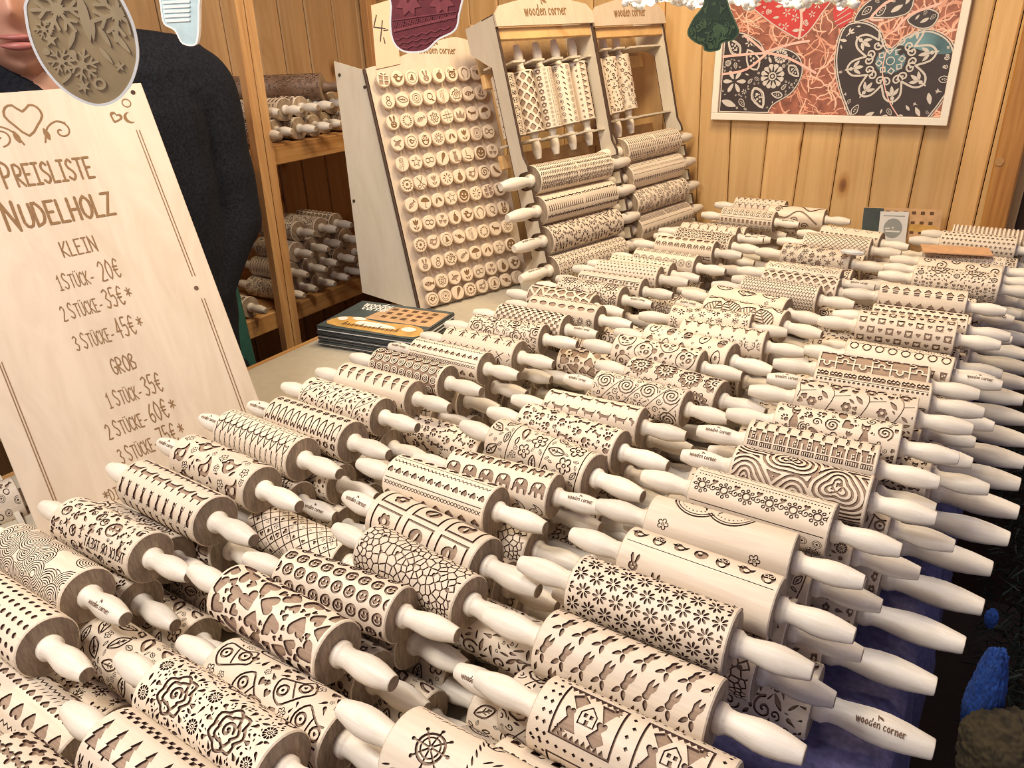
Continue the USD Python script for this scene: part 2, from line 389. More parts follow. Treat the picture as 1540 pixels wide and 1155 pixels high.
EGG = PG([(0, .5), (-.26, .28), (-.36, -.1), (-.22, -.42), (.0, -.5), (.22, -.42), (.36, -.1), (.26, .28)], 3)
PANDA = U(LN([(-.42, .0), (-.34, .32), (0, .44), (.34, .32), (.42, 0), (.3, -.34), (0, -.44), (-.3, -.34)], .05, 3, True), EL(-.36, .38, .14), EL(.36, .38, .14), EL(-.17, .04, .12, .15, 25).difference(EL(-.15, .05, .05, n=8)), EL(.17, .04, .12, .15, -25).difference(EL(.15, .05, .05, n=8)), EL(0, -.16, .07, .05), LN([(-.1, -.26), (0, -.3), (.1, -.26)], .04, 3))
OWL = EL(0, -.04, .38, .44, n=18).difference(U(RG(-.16, .14, .11, .07, 12), RG(.16, .14, .11, .07, 12), PG([(-.05, .04), (.05, .04), (0, -.08)]), PG([(-.18, -.12), (.18, -.12), (.1, -.36), (-.1, -.36)], 2)))
FISH = PG([(-.5, 0), (-.2, .2), (.15, .16), (.3, .04), (.5, .2), (.5, -.2), (.3, -.04), (.15, -.16), (-.2, -.2)], 2).difference(U(EL(-.3, .05, .04, n=6), LN([(-.16, .15), (-.12, 0), (-.16, -.15)], .04), LN([(.02, .15), (.06, 0), (.02, -.15)], .04)))
BOW = U(LN([(0, 0), (-.3, .22), (-.46, 0), (-.3, -.2)], .09, 3, True), LN([(0, 0), (.3, .22), (.46, 0), (.3, -.2)], .09, 3, True), EL(0, 0, .1))
PAIS = U(LN([(-.4, -.1), (-.2, -.4), (.2, -.38), (.4, -.05), (.28, .26), (-.1, .44), (.06, .2), (-.2, .12)], .06, 3, True), AR(EL(.12, 0, .05, .03, n=6), 7), G(HEART, .16, 0, -.14))
GUITAR = U(EL(-.25, 0, .25, .2), EL(.02, 0, .16, .13), LN([(.1, 0), (.5, 0)], .07)).difference(EL(-.12, 0, .07))
ANCHOR = U(RG(0, .38, .08, .06, 10), LN([(0, .3), (0, -.42)], .08), LN([(-.18, .16), (.18, .16)], .08), LN([(-.34, -.14), (-.22, -.4), (0, -.46), (.22, -.4), (.34, -.14)], .08, 3))
MUSH = U(PG([(-.45, .05), (-.3, .38), (0, .5), (.3, .38), (.45, .05)], 3).difference(U(EL(-.15, .26, .07, n=8), EL(.16, .2, .07, n=8))), PG([(-.12, 0), (.12, 0), (.18, -.5), (-.18, -.5)], 2))
PUMP = EL(0, 0, .5, .42, n=18).difference(U(PG([(-.3, .05), (-.1, .05), (-.2, .22)]), PG([(.3, .05), (.1, .05), (.2, .22)]), PG([(-.34, -.06), (-.16, -.14), (-.08, -.06), (.08, -.14), (.16, -.06), (.34, -.08), (.2, -.3), (-.2, -.3)])))
MONS = U(RG(0, .1, .2, .08, 14), EL(0, .1, .08, n=8), LN([(-.4, -.4), (-.36, .1), (-.2, .42), (.2, .42), (.36, .1), (.4, -.4), (.2, -.3), (0, -.42), (-.2, -.3)], .07, 2, True), LN([(-.18, -.16), (0, -.22), (.18, -.16)], .06, 2))
GIR = U(PG([(-.5, .44), (-.3, .5), (-.24, .3), (-.1, -.02), (.3, -.04), (.36, -.5), (.26, -.5), (.2, -.24), (-.1, -.24), (-.14, -.5), (-.24, -.5), (-.26, -.1), (-.36, .3)], 2))
CLEF = U(LN([(.02, -.5), (-.12, -.42), (0, -.34), (.02, .0), (.06, .4), (-.06, .48), (-.1, .3), (.2, .0), (.16, -.2), (-.1, -.22), (-.2, -.06), (0, .06)], .06, 3))
NOTE = U(EL(-.2, -.36, .16, .12), LN([(-.06, -.36), (-.06, .4), (.3, .28)], .08))
SAIL = U(PG([(-.02, .5), (-.02, -.14), (-.34, -.14)]), PG([(.04, .4), (.04, -.14), (.32, -.14)]), PG([(-.44, -.22), (.44, -.22), (.28, -.44), (-.28, -.44)]))
CROSSP = U(LN([(-.4, -.4), (.4, .4)], .09), LN([(-.4, .4), (.4, -.4)], .09), AR(EL(.42, 0, .08, n=8), 4))
BUTT = U(PG([(0, 0), (-.3, .4), (-.5, .2), (-.4, 0), (-.5, -.2), (-.3, -.4)], 2), PG([(0, 0), (.3, .4), (.5, .2), (.4, 0), (.5, -.2), (.3, -.4)], 2), LN([(0, -.3), (0, .3)], .06))
GIFT = U([box(a, b, a + .38, b + .34) for a in (-.44, .06) for b in (-.44, -.04)] + [G(LEAF, .34, -.16, .42, 150), G(LEAF, .34, .16, .42, 30)])
TULIP = U(PG([(0, -.05), (-.24, .1), (-.26, .45), (-.1, .3), (0, .5), (.1, .3), (.26, .45), (.24, .1)], 2), LN([(0, 0), (0, -.5)], .06), G(LEAF, .36, -.16, -.3, 130), G(LEAF, .36, .16, -.3, 50))
SCISS = U(LN([(-.3, .5), (.16, -.2)], .08), LN([(.3, .5), (-.16, -.2)], .08), RG(.22, -.34, .14, .07, 10), RG(-.22, -.34, .14, .07, 10))
KEY_ = U(RG(-.3, 0, .16, .09, 12), LN([(-.15, 0), (.48, 0)], .09), LN([(.3, 0), (.3, -.2)], .08), LN([(.44, 0), (.44, -.18)], .08))
BEAR = U(EL(0, -.05, .38, .34).difference(U(EL(-.14, .06, .05, n=6), EL(.14, .06, .05, n=6), EL(0, -.14, .16, .12).difference(EL(0, -.1, .06, .04, n=6)))), EL(-.3, .3, .14).difference(EL(-.3, .3, .06, n=6)), EL(.3, .3, .14).difference(EL(.3, .3, .06, n=6)))
RINGS = U(RG(0, 0, .42, .06, 20), RG(0, 0, .28, .06, 16), EL(0, 0, .12))
SUN = U(RG(0, 0, .2, .1, 14), AR(PG([(.3, .1), (.5, 0), (.3, -.1)]), 10))
MAND = U(AR(DROP, 12, .34, (.3, .5)), RG(0, 0, .14, .06, 14), EL(0, 0, .06, n=8))
ROSE = U(SPIRAL(1.6, .08, .26), AR(LN([(.28, -.16), (.42, 0), (.3, .2)], .08, 3), 5), AR(G(LEAF, .22), 5, .48, 1, .5))
DAMASK = U(SPIRAL(1.4, .055, .13), AR(LN([(.14, -.1), (.24, 0), (.16, .12)], .055, 3), 5), AR(LN([(.24, -.13), (.36, 0), (.26, .15)], .055, 3), 7), AR(G(DROP, (.14, .22)), 10, .44), AR(EL(.5, 0, .03, n=6), 10, 0, 1, .3))

# ------------------------------------------------------------------ stroke lettering (narrow hand-drawn capitals, 0 .. 1 high)
GLY = {
    'A': [[(0, 0), (.2, 1), (.4, 0)], [(.08, .36), (.32, .36)]], 'B': [[(0, 0), (0, 1), (.26, .95), (.3, .72), (.04, .55), (.34, .4), (.32, .08), (0, 0)]], 'C': [[(.34, .84), (.2, 1), (.02, .75), (.02, .25), (.2, 0), (.34, .16)]],
    'D': [[(0, 0), (0, 1), (.24, .85), (.36, .5), (.26, .12), (0, 0)]], 'E': [[(.34, 1), (0, 1), (0, 0), (.34, 0)], [(0, .52), (.24, .52)]], 'F': [[(.34, 1), (0, 1), (0, 0)], [(0, .52), (.24, .52)]],
    'G': [[(.34, .84), (.2, 1), (.02, .75), (.02, .25), (.2, 0), (.34, .16), (.34, .45), (.2, .45)]], 'H': [[(0, 0), (0, 1)], [(.36, 0), (.36, 1)], [(0, .48), (.36, .48)]], 'I': [[(.0, 0), (.3, 0)], [(.15, 0), (.15, 1)], [(0, 1), (.3, 1)]],
    'K': [[(0, 0), (0, 1)], [(.34, 1), (.02, .45), (.36, 0)]], 'L': [[(0, 1), (0, 0), (.32, 0)]], 'N': [[(0, 0), (0, 1), (.36, 0), (.36, 1)]], 'O': [[(.2, 1), (.02, .75), (.02, .25), (.2, 0), (.38, .25), (.38, .75), (.2, 1)]],
    'P': [[(0, 0), (0, 1), (.28, .92), (.34, .7), (.24, .48), (0, .44)]], 'R': [[(0, 0), (0, 1), (.28, .92), (.34, .72), (.24, .52), (.02, .48), (.36, 0)]], 'S': [[(.32, .86), (.18, 1), (.02, .82), (.08, .6), (.28, .4), (.34, .18), (.18, 0), (0, .14)]],
    'T': [[(0, 1), (.4, 1)], [(.2, 1), (.2, 0)]], 'U': [[(0, 1), (0, .22), (.18, 0), (.36, .22), (.36, 1)]], 'Z': [[(0, 1), (.34, 1), (0, 0), (.36, 0)]], 'ß': [[(0, 0), (0, .82), (.18, 1), (.32, .8), (.1, .55), (.36, .36), (.3, .06), (.1, .04)]],
    '1': [[(.0, .8), (.14, 1), (.14, 0)], [(0, 0), (.28, 0)]], '2': [[(.02, .8), (.18, 1), (.34, .8), (.28, .5), (0, 0), (.36, 0)]], '3': [[(0, .9), (.18, 1), (.32, .8), (.12, .55), (.34, .32), (.2, .02), (0, .1)]], '4': [[(.24, 0), (.24, 1), (0, .36), (.36, .36)]],
    '5': [[(.32, 1), (.06, 1), (.04, .58), (.24, .62), (.34, .35), (.22, .02), (0, .1)]], '6': [[(.3, .95), (.06, .55), (.02, .2), (.18, 0), (.34, .2), (.24, .46), (.04, .36)]], '7': [[(0, 1), (.34, 1), (.12, 0)]], '0': [[(.18, 1), (.02, .7), (.02, .3), (.18, 0), (.34, .3), (.34, .7), (.18, 1)]],
    '€': [[(.4, .86), (.26, 1), (.1, .75), (.1, .25), (.26, 0), (.4, .14)], [(0, .6), (.32, .6)], [(0, .42), (.3, .42)]], '*': [[(.16, .42), (.16, .98)], [(-.06, .54), (.38, .86)], [(-.06, .86), (.38, .54)]], '-': [[(.02, .45), (.3, .47)]], '.': [[(.04, 0), (.08, 0)]], ',': [[(.06, .05), (0, -.16)]],
    'w': [[(0, .6), (.1, 0), (.22, .5), (.34, 0), (.46, .6)]], 'o': [[(.16, .6), (0, .3), (.16, 0), (.32, .3), (.16, .6)]], 'd': [[(.3, .55), (.08, .58), (.02, .1), (.22, .0), (.32, .3)], [(.34, 1), (.32, 0)]], 'e': [[(.04, .3), (.3, .36), (.18, .6), (.02, .3), (.14, 0), (.3, .1)]],
    'n': [[(0, .6), (.02, 0)], [(.02, .4), (.2, .6), (.3, .4), (.3, 0)]], 'c': [[(.3, .5), (.14, .6), (.02, .3), (.14, 0), (.3, .1)]], 'r': [[(0, .6), (.02, 0)], [(.02, .36), (.16, .6), (.28, .54)]], ' ': []}


def text(s, h, w=.1, track=.16):
    """Lettering as a shape, capitals h high, from the origin along +x; small words in mixed size use '^' for a larger first letter."""
    out, x = [], 0.0
    for ch in s:
        big = 1.0
        um = ch in 'ÜÖ'
        ch2 = {'Ü': 'U', 'Ö': 'O'}.get(ch, ch)
        st = GLY.get(ch2, [])
        for l in st:
            out.append(G(LN(l, w / big, 2 if len(l) > 3 and ch2 not in 'EFHKLNZTI14' else 0), 1, x, 0))
        if um:
            out += [EL(x + .08, 1.16, w * .6, n=6), EL(x + .28, 1.16, w * .6, n=6)]
        wd = max([p[0] for l in st for p in l], default=.12)
        x += wd + track
    g = AF.scale(unary_union(out), h, h, origin=(0, 0)) if out else Polygon()
    return g


LOGO = U(text('wooden corner', .26, .12, .16), )
LOGO = AF.translate(LOGO, -LOGO.bounds[2] / 2, -.1)
LOGO = U(LOGO, G(LEAF, .22, -.02, .26, -35), LN([(-.13, .36), (-.10, .17)], .03))

# ------------------------------------------------------------------ roller patterns, unrolled, in millimetres: x along the roller, y up around it
PW, PH = 122.0, 97.0


def grid(m, s, nx, ny, stag=0.0, rot=0, alt=None, jit=0, mir=False):
    ms = m if isinstance(m, list) else [m]
    out, k = [], 0
    for j in range(ny):
        for i in range(-1 if stag else 0, nx):
            x = (i + .5 + (stag if j % 2 else 0)) * PW / nx; y = (j + .5) * PH / ny
            r = rot + (alt or 0) * ((i + j) % 2) + (rnd.uniform(-jit, jit) if jit else 0)
            out.append(G(ms[(i * 3 + j * 5 + k) % len(ms)], s, x, y, r, mir and j % 2 == 1))
    return out


def row(m, s, n, y, rot=0, off=0.0, alt=0):
    ms = m if isinstance(m, list) else [m]
    return [G(ms[i % len(ms)], s, (i + .5 + off) * PW / n, y, rot + alt * (i % 2)) for i in range(-1 if off else 0, n)]


def hl(y, w=.8):
    return box(0, y - w / 2, PW, y + w / 2)


def zz(y, a, n, w=1.0, curve=False):
    p = [(i * PW / (2 * n), y + (a if i % 2 else -a)) for i in range(2 * n + 1)]
    return LN(p, w, 4 if curve else 0)


def scat(ms, n, lo, hi, seed, gap=1.0, jr=360):
    """Motifs strewn without overlap."""
    r = random.Random(seed); pts, out = [], []
    for k in range(n * 30):
        s = hi - (hi - lo) * min(1, k / (n * 18)) * r.random() ** .5
        x, y = r.uniform(3, PW - 3), r.uniform(2, PH - 2)
        if all((x - a) ** 2 + (y - b) ** 2 > ((s + c) * .5 * gap) ** 2 for a, b, c in pts):
            pts.append((x, y, s)); out.append(G(ms[len(out) % len(ms)], s, x, y, r.uniform(0, jr)))
            if len(out) >= n:
                break
    return out


def fill(main, ms, n, lo, hi, seed, gap=.8):
    """Small motifs strewn into the free space around the main ones."""
    m = unary_union([x for h in (main if isinstance(main, list) else [main]) for x in (h if isinstance(h, list) else [h])])
    b = m.buffer(gap); shapely.prepare(b); r = random.Random(seed); out, k = [], 0
    pts = []
    for i in range(n * 14):
        s = hi - (hi - lo) * min(1, i / (n * 9)); x, y = r.uniform(3, PW - 3), r.uniform(1, PH - 1)
        if any((x - a) ** 2 + (y - c) ** 2 < ((s + q) * .47) ** 2 for a, c, q in pts):
            continue
        g = G(ms[k % len(ms)], s, x, y, r.uniform(0, 360))
        if not b.intersects(g):
            out.append(g); pts.append((x, y, s)); k += 1
            if len(out) >= n:
                break
    return [m] + out


def cells(n, seed, shrink, relax=2):
    """Pebbles: shrunken Voronoi cells."""
    r = np.random.default_rng(seed); p = r.uniform([-8, -8], [PW + 8, PH + 8], (n, 2)); out = []
    for it in range(relax + 1):
        v = Voronoi(p); out = []
        for i, q in enumerate(v.point_region):
            g = v.regions[q]
            if g and -1 not in g:
                c = Polygon(v.vertices[g])
                if it == relax:
                    c = c.buffer(-shrink, quad_segs=2)
                    if not c.is_empty:
                        out.append(c)
                else:
                    p[i] = np.clip([c.centroid.x, c.centroid.y], -14, 136)
    return out


def vine(y, a, n, w=.9, lf=7):
    p = [(x, y + a * math.sin(x / PW * n * 2 * PI)) for x in np.linspace(0, PW, n * 8 + 1)]
    out = [LN(p, w)]
    for i in range(n * 4):
        x = (i + .5) * PW / (n * 4); yy = y + a * math.sin(x / PW * n * 2 * PI); d = 1 if i % 2 else -1
        out.append(G(LEAF, (lf, lf * .95), x + 1.5, yy + d * lf * .5, d * 62))
    return out


DOM = box(0, 0, PW, PH)
INNER = box(2.0, 0, PW - 2.0, PH)


def pattern(key):
    g = PATS[key]()
    return unary_union([x for h in (g if isinstance(g, list) else [g]) for x in (h if isinstance(h, list) else [h])]).intersection(INNER).buffer(0)


def conc():
    """Overlapping scales of concentric rings: each new one covers the older ones."""
    r = random.Random(3); e = Polygon()
    for k in range(46):
        x, y, s = r.uniform(0, PW), r.uniform(0, PH), r.uniform(9, 15)
        d = EL(x, y, s, s, n=22)
        e = e.difference(d).union(unary_union([RG(x, y, s - 1.0 - i * 2.2, .9, 22) for i in range(int(s / 2.2))]))
    return [e]


def zebra():
    r = [(14, 30), (52, 66), (60, 22), (96, 44), (110, 84), (24, 80)]
    cs = []
    for k, (x, y) in enumerate(r):
        for i in range(12):
            s = 2 + i * 3.3
            cs.append((x, y, s))
    xs, ys = np.meshgrid(np.linspace(0, PW, 84), np.linspace(0, PH, 68))
    f = np.min([np.hypot(xs - x, (ys - y) * 1.15) + 3 * np.sin(3 * np.arctan2(ys - y, xs - x)) for x, y in r], axis=0)
    band = np.sin(f * 2 * PI / 5.6)
    out = []
    dx, dy = xs[0, 1] - xs[0, 0], ys[1, 0] - ys[0, 0]
    for j in range(67):                                   # marching squares, each cell a small polygon
        for i in range(83):
            q = [(i, j), (i + 1, j), (i + 1, j + 1), (i, j + 1)]; v = [band[b, a] for a, b in q]
            if max(v) <= 0:
                continue
            if min(v) > 0:
                out.append(box(i * dx, j * dy, (i + 1) * dx, (j + 1) * dy)); continue
            pts = []
            for k in range(4):
                a, b, va, vb = q[k], q[(k + 1) % 4], v[k], v[(k + 1) % 4]
                if va > 0:
                    pts.append((a[0] * dx, a[1] * dy))
                if va * vb < 0:
                    t = va / (va - vb); pts.append(((a[0] + t * (b[0] - a[0])) * dx, (a[1] + t * (b[1] - a[1])) * dy))
            if len(pts) > 2:
                out.append(Polygon(pts).buffer(.01))
    return [unary_union(out).simplify(.18)]


def puzzle():
    e = []
    for i in range(1, 6):
        x = i * PW / 6; p = []
        for j in range(4):
            y = j * PH / 4; s = 1 if (i + j) % 2 else -1
            p += [(x, y), (x, y + 9), (x + 3 * s, y + 8), (x + 6 * s, y + 12), (x + 3 * s, y + 16), (x, y + 15)]
        e.append(LN(p + [(x, PH)], 1.8, 2))
    for j in range(1, 4):
        y = j * PH / 4; p = []
        for i in range(6):
            x = i * PW / 6; s = 1 if (i + j) % 2 else -1
            p += [(x, y), (x + 7, y), (x + 6.5, y + 3 * s), (x + 10, y + 6 * s), (x + 13.5, y + 3 * s), (x + 13, y)]
        e.append(LN(p + [(PW, y)], 1.8, 2))
    return [INNER.difference(unary_union(e))]


def lett():
    out = []
    for j, yy in enumerate((14, 42, 70)):
        for i in range(3):
            x = 22 + i * 39; fr = box(x - 16, yy - 12, x + 16, yy + 12)
            out.append(fr.difference(box(x - 14, yy - 10, x + 14, yy + 10)))
            m = [G(FLOW(6), 15, x, yy), EL(x, yy, 8, 7).difference(EL(x, yy, 1.2, 4.4, -25)), EL(x - 1, yy - 1, 7.5, 6.5).difference(EL(x - 1, yy - 1, 1.2, 3.6)).union(PG([(x + 2, yy + 2), (x + 2, yy + 9), (x + 7, yy + 5), (x + 6.5, yy - 2)], 2))]
            if j == 0:
                m = [G(FLOW(6), 13, x, yy), LN([(x + 6, yy + 5), (x - 3, yy + 6), (x - 6, yy), (x, yy - 6)], 3, 3), EL(x, yy + 1, 6, 6).difference(EL(x, yy + 1, 2)).union(LN([(x + 5, yy + 4), (x + 6, yy - 5), (x, yy - 8)], 2.6, 3))]
            out.append(m[i])
    return out


def fret():
    out = []; s = 4.1
    for j in range(24):
        for i in range(30):
            a = (i % 6, j % 6)
            if a in ((0, 0), (1, 0), (2, 0), (2, 1), (2, 2), (1, 2), (4, 1), (4, 2), (4, 3), (3, 4), (0, 4), (1, 4), (5, 5), (4, 5)):
                out.append(box(i * s, j * s, i * s + s * .98, j * s + s * .98))
    return out


def weave(nx, ny):
    return [G(LN([(-.5, -.3), (0, .35), (.5, -.3)], .2), (PW / nx, PH / ny), (i + .5 + .5 * (j % 2)) * PW / nx, (j + .5) * PH / ny) for j in range(ny) for i in range(-1, nx)]


def arcs():
    out = []
    for x in (38, 66):
        for s, w in ((21, 1.6), (18.4, 1.0)):
            out.append(RG(x, 78, s, w, 32))
        out.append(G(AR(EL(0, 0, .8, n=6), 26, 14.6, 1), 1, x, 78))
    m = EL(38, 78, 22, n=32).union(EL(66, 78, 22, n=32))
    out = [unary_union(out).difference(box(47, 60, 57, 97).intersection(EL(38, 78, 17, n=24).union(EL(66, 78, 17, n=24))))]
    return out + [G(OFLOW, 11, 16, 42), G(OFLOW, 11, 96, 34), G(OFLOW, 11, 110, 84), G(BIRD, 14, 44, 80), G(OFLOW, 11, 52, 14)]


def lattice(nx, ny, w=1.0):
    out = []
    for k in range(-ny * 2, nx * 2):
        out += [LN([(k * PW / nx, 0), (k * PW / nx + PH * 1.1, PH)], w), LN([(k * PW / nx + PH * 1.1, 0), (k * PW / nx, PH)], w)]
    return [unary_union(out).intersection(DOM)]


def ogee(nx, ny, ins=.78):
    c = PG([(0, .5), (-.22, .3), (-.42, .12), (-.46, 0), (-.42, -.12), (-.22, -.3), (0, -.5), (.22, -.3), (.42, -.12), (.46, 0), (.42, .12), (.22, .3)], 2)
    return grid(c, (PW / nx * ins, PH / ny * 1.45 * ins), nx, ny, .5)


def houses_row(y, n, s):
    return row([FACADE], (s, s * 1.2), n, y)


def nordic():
    out = []
    for x0 in (14, 68):
        fr = box(x0, 40, x0 + 42, 76); out.append(fr.difference(box(x0 + 1.6, 41.6, x0 + 40.4, 74.4)))
        hx, hy = x0 + 21, 58
        inner = U(PG([(hx - 15, hy + 10), (hx - 9, hy + 2), (hx - 3, hy + 10), (hx - 9, hy + 15)]), PG([(hx + 15, hy - 10), (hx + 9, hy - 2), (hx + 3, hy - 10), (hx + 9, hy - 15)]), PG([(hx - 17, hy - 12), (hx - 4, hy - 12), (hx - 10, hy + 1)]), PG([(hx + 17, hy + 13), (hx + 4, hy + 13), (hx + 10, hy)]))
        out += [inner, G(HEART, 7, hx + 10, hy - 2), G(HOUSE, 13, hx, hy + 1), G(HEART, 7, hx - 12, hy - 1), G(NSTAR, 8, hx - 14, hy - 13), G(NSTAR, 8, hx + 14, hy + 12)] + [PG([(x0 + 2 + 4 * q, 41.6), (x0 + 6 + 4 * q, 41.6), (x0 + 4 + 4 * q, 45)]) for q in range(9)] + [PG([(x0 + 2 + 4 * q, 74.4), (x0 + 4 + 4 * q, 71), (x0 + 6 + 4 * q, 74.4)]) for q in range(9)]
        out.append(box(x0, 4, x0 + 42, 28).difference(box(x0 + 1.6, 5.6, x0 + 40.4, 26.4))); out += [G(NSTAR, 10, x0 + 10 + 11 * i, 16) for i in range(3)]
    dm = PG([(0, .5), (.5, 0), (0, -.5), (-.5, 0)])
    for x in (5, 10, 61, 116):
        out += [G(dm, 3, x + (2 if k % 2 else 0), 6 + k * 6.5) for k in range(14)]
    out += row(dm, 3, 20, 34) + row(dm, 3, 20, 82) + row(dm, 3, 20, 89)
    return out


def rope(p):
    out = []
    p = np.array(p, float)
    for a, b in zip(p, p[1:]):
        n = int(np.hypot(*(b - a)) / 5.2)
        ang = math.degrees(math.atan2(*(b - a)[::-1]))
        out += [G(SLIM, (6.6, 6), *(a + (b - a) * (i + .5) / n), ang + 28) for i in range(n)]
    return out


def cats_spiral():
    out = [G(SPIRAL(2.3, .1), s, x, y, a) for s, x, y, a in ((15, 14, 62, 0), (15, 38, 72, 120), (17, 58, 44, 40), (14, 84, 66, 200), (18, 108, 46, 300), (12, 30, 36, 90), (15, 76, 22, 10), (14, 112, 80, 60), (12, 10, 20, 60))]
    for x, y in ((66, 68), (90, 40), (100, 16), (20, 45)):
        out += [G(CAT2, (22, 26), x, y), G(TAIL, 14, x + 9, y - 4)]
    return fill(out, [PAW, SPIRAL(1.6, .12), TULIP, PAW, HEART], 80, 5, 13, 4, .8)


def checker(nx, ny, w=.5):
    return [box((i + .0) * PW / nx, j * PH / ny, (i + w * 2) * PW / nx, (j + 1) * PH / ny) for j in range(ny) for i in range(nx) if (i + j) % 2]


def hz():
    out = [hl(38, .8), hl(64, .8), zz(58, 1.3, 26, 1.0), zz(82, 1.3, 26, 1.0)]
    out += row(HEART, 7, 12, 47, 180) + row(EL(0, 0, .5), 1.8, 12, 47, 0, .5) + row(HEART, (11, 9), 8, 71, 185) + row(HEART, (11, 9), 8, 91, 185)
    out += [RG((i + .5) * PW / 30, 33, 1.7, .8, 8) for i in range(30)] + row(HEART, (10, 8), 8, 22, 180) + [zz(12, 1.3, 26)] + row(HEART, 6, 12, 5, 180)
    return out


def rdam():
    out = [G(DAMASK, 40, 34, 54), G(DAMASK, 40, 88, 54), G(DAMASK, 36, 61, 92), G(DAMASK, 36, 5, 92), G(DAMASK, 36, 117, 92), G(DAMASK, 36, 61, 12), G(DAMASK, 36, 8, 12), G(DAMASK, 36, 114, 12)]
    out += [G(MAND, 10, x, y) for x, y in ((61, 44), (8, 44), (114, 44), (34, 20), (88, 20), (34, 86), (88, 86), (61, 66), (8, 66), (114, 66))]
    return fill(out, [LEAF, DROP], 260, 2.6, 6.5, 5, .5)


def roses():
    return fill(scat([ROSE], 15, 22, 26, 4, .96), [LEAF, LEAF.boundary.buffer(.07)], 150, 3.5, 8, 8, .6)


def scallops():
    out = []
    for j in range(7):
        for i in range(-1, 7):
            x, y = (i + .5 + .5 * (j % 2)) * PW / 6, 6 + j * 14
            out += [RG(x, y, 9.5, 1.0, 20).intersection(box(x - 12, y, x + 12, y + 12)), RG(x, y, 6, .8, 16).intersection(box(x - 12, y, x + 12, y + 12)), EL(x, y + 1.5, 1.6, n=8)]
    return out


def celtic():
    out = []
    for j in range(3):
        for i in range(4):
            x, y, d = 15 + i * 31, 16 + j * 33, 1 if (i + j) % 2 else -1
            out += [G(SPIRAL(2.8, .065, .46, d), 27, x, y), G(SPIRAL(1.6, .1, .46, -d), 10, x + 14, y + 11), G(SPIRAL(1.6, .1, .46, d), 10, x - 13, y - 11)]
    for k in range(9):
        out.append(LN([(k * 31 - 60, 0), (k * 31 - 48, 24), (k * 31 - 30, 48), (k * 31 - 16, 72), (k * 31 + 2, 97)], 1.0, 4))
    return fill(out, [LEAF, SPIRAL(1.3, .14), SLIM], 140, 3.5, 8, 3, .6)


def chevleaf():
    out = []
    for k, (x, y, a) in enumerate(((18, 34, 70), (46, 40, 125), (70, 36, 60), (98, 36, 120), (32, 74, 110), (62, 78, 65), (92, 76, 75), (8, 74, 60), (114, 72, 110), (20, 6, 100), (60, 8, 70), (98, 6, 110))):
        o = PG([(-.5, 0), (-.2, .34), (.15, .36), (.5, 0), (.15, -.36), (-.2, -.34)], 2)
        l = [LN([(-.5, 0), (.5, 0)], .045)]
        for t in np.arange(-.4, .4, .13):
            l += [LN([(t, 0), (t + .28, .42)], .045), LN([(t, 0), (t + .28, -.42)], .045)]
        out.append(G(U(o.boundary.buffer(.022), U(l).intersection(o)), (40, 38), x, y, a))
    return out


def wheel():
    out = [G(WHEEL, 26, 28, 58), G(WHEEL, 26, 84, 54), G(WHEEL, 26, 30, 18), G(WHEEL, 26, 108, 88), G(ANCHOR, 16, 58, 86), G(ANCHOR, 16, 60, 22)]
    return out + rope([(2, 38), (30, 36), (58, 40), (90, 34), (120, 40)]) + rope([(48, 97), (54, 66), (56, 38), (52, 0)]) + rope([(60, 66), (100, 76), (120, 70)]) + rope([(2, 84), (20, 80), (46, 84)]) + [G(SAIL, 14, 92, 12), G(FISH, 12, 12, 90)]


def owlp():
    p = U(*[G(q_, 1) for q_ in ()], LN([(-.44, 0), (-.3, .3), (-.05, .22), (.2, .14), (.44, .2), (.46, -.2), (.2, -.26), (-.1, -.3), (-.34, -.28)], .05, 3, True), RG(-.24, 0, .12, .06, 12), RG(.24, -.02, .13, .06, 12), AR(SLIM, 9, .3, (.16, .3)).intersection(EL(-.24, 0, .01)), G(HEART, .09, .24, -.02), EL(-.24, 0, .04, n=6), LN([(0, .18), (0, -.24)], .04))
    return fill([G(p, 33, x, y, a) for x, y, a in ((18, 62, 20), (48, 44, -30), (80, 62, 40), (108, 46, -10), (22, 26, 60), (70, 18, 10), (104, 14, 45), (40, 86, 0), (86, 90, 20), (8, 92, 60))] + [G(HEART, 6, x, y, a) for x, y, a in ((34, 66, 20), (62, 72, -20), (64, 50, 0), (92, 38, 10), (48, 20, 0), (114, 72, 0))] + [G(OFLOW, 9, x, y) for x, y in ((8, 44), (38, 30), (62, 32), (94, 74), (60, 88), (88, 28))], [HEART, OFLOW, DROP], 60, 4, 8, 3, .6)


def hearts():
    return fill(Polygon(), [HEART], 190, 4.5, 17, 21, .75)


def star_rows():
    return grid(STAR(5, .22), 6.6, 16, 11, .5)


def egg():
    z3 = LN([(-.34, -.05), (-.17, .05), (0, -.05), (.17, .05), (.34, -.05)], .06)
    m = [EGG.difference(U(z3, LN([(-.3, .2), (.3, .2)], .05))), EGG.difference(U(EL(0, .1, .1), LN([(-.3, -.2), (.3, -.2)], .06))), EGG.boundary.buffer(.04).union(EL(0, 0, .12, .16))]
    return [G(m[(i + j) % 3], (16, 20), 12 + i * 24.5, 12 + j * 25, 10 * (i % 3 - 1)) for i in range(5) for j in range(4)] + [G(RG(0, 0, .34, .2, 8), 4, 24 + i * 24.5, 24 + j * 25) for i in range(4) for j in range(3)] + scat([EL(0, 0, .5, n=6)], 40, 1.6, 2.2, 9)


def snowrain():
    return scat([NSTAR, SNOW, STAR(6, .16)], 70, 5, 14, 17, .95, 60) + scat([EL(0, 0, .5, n=8)], 60, 2, 3, 5)


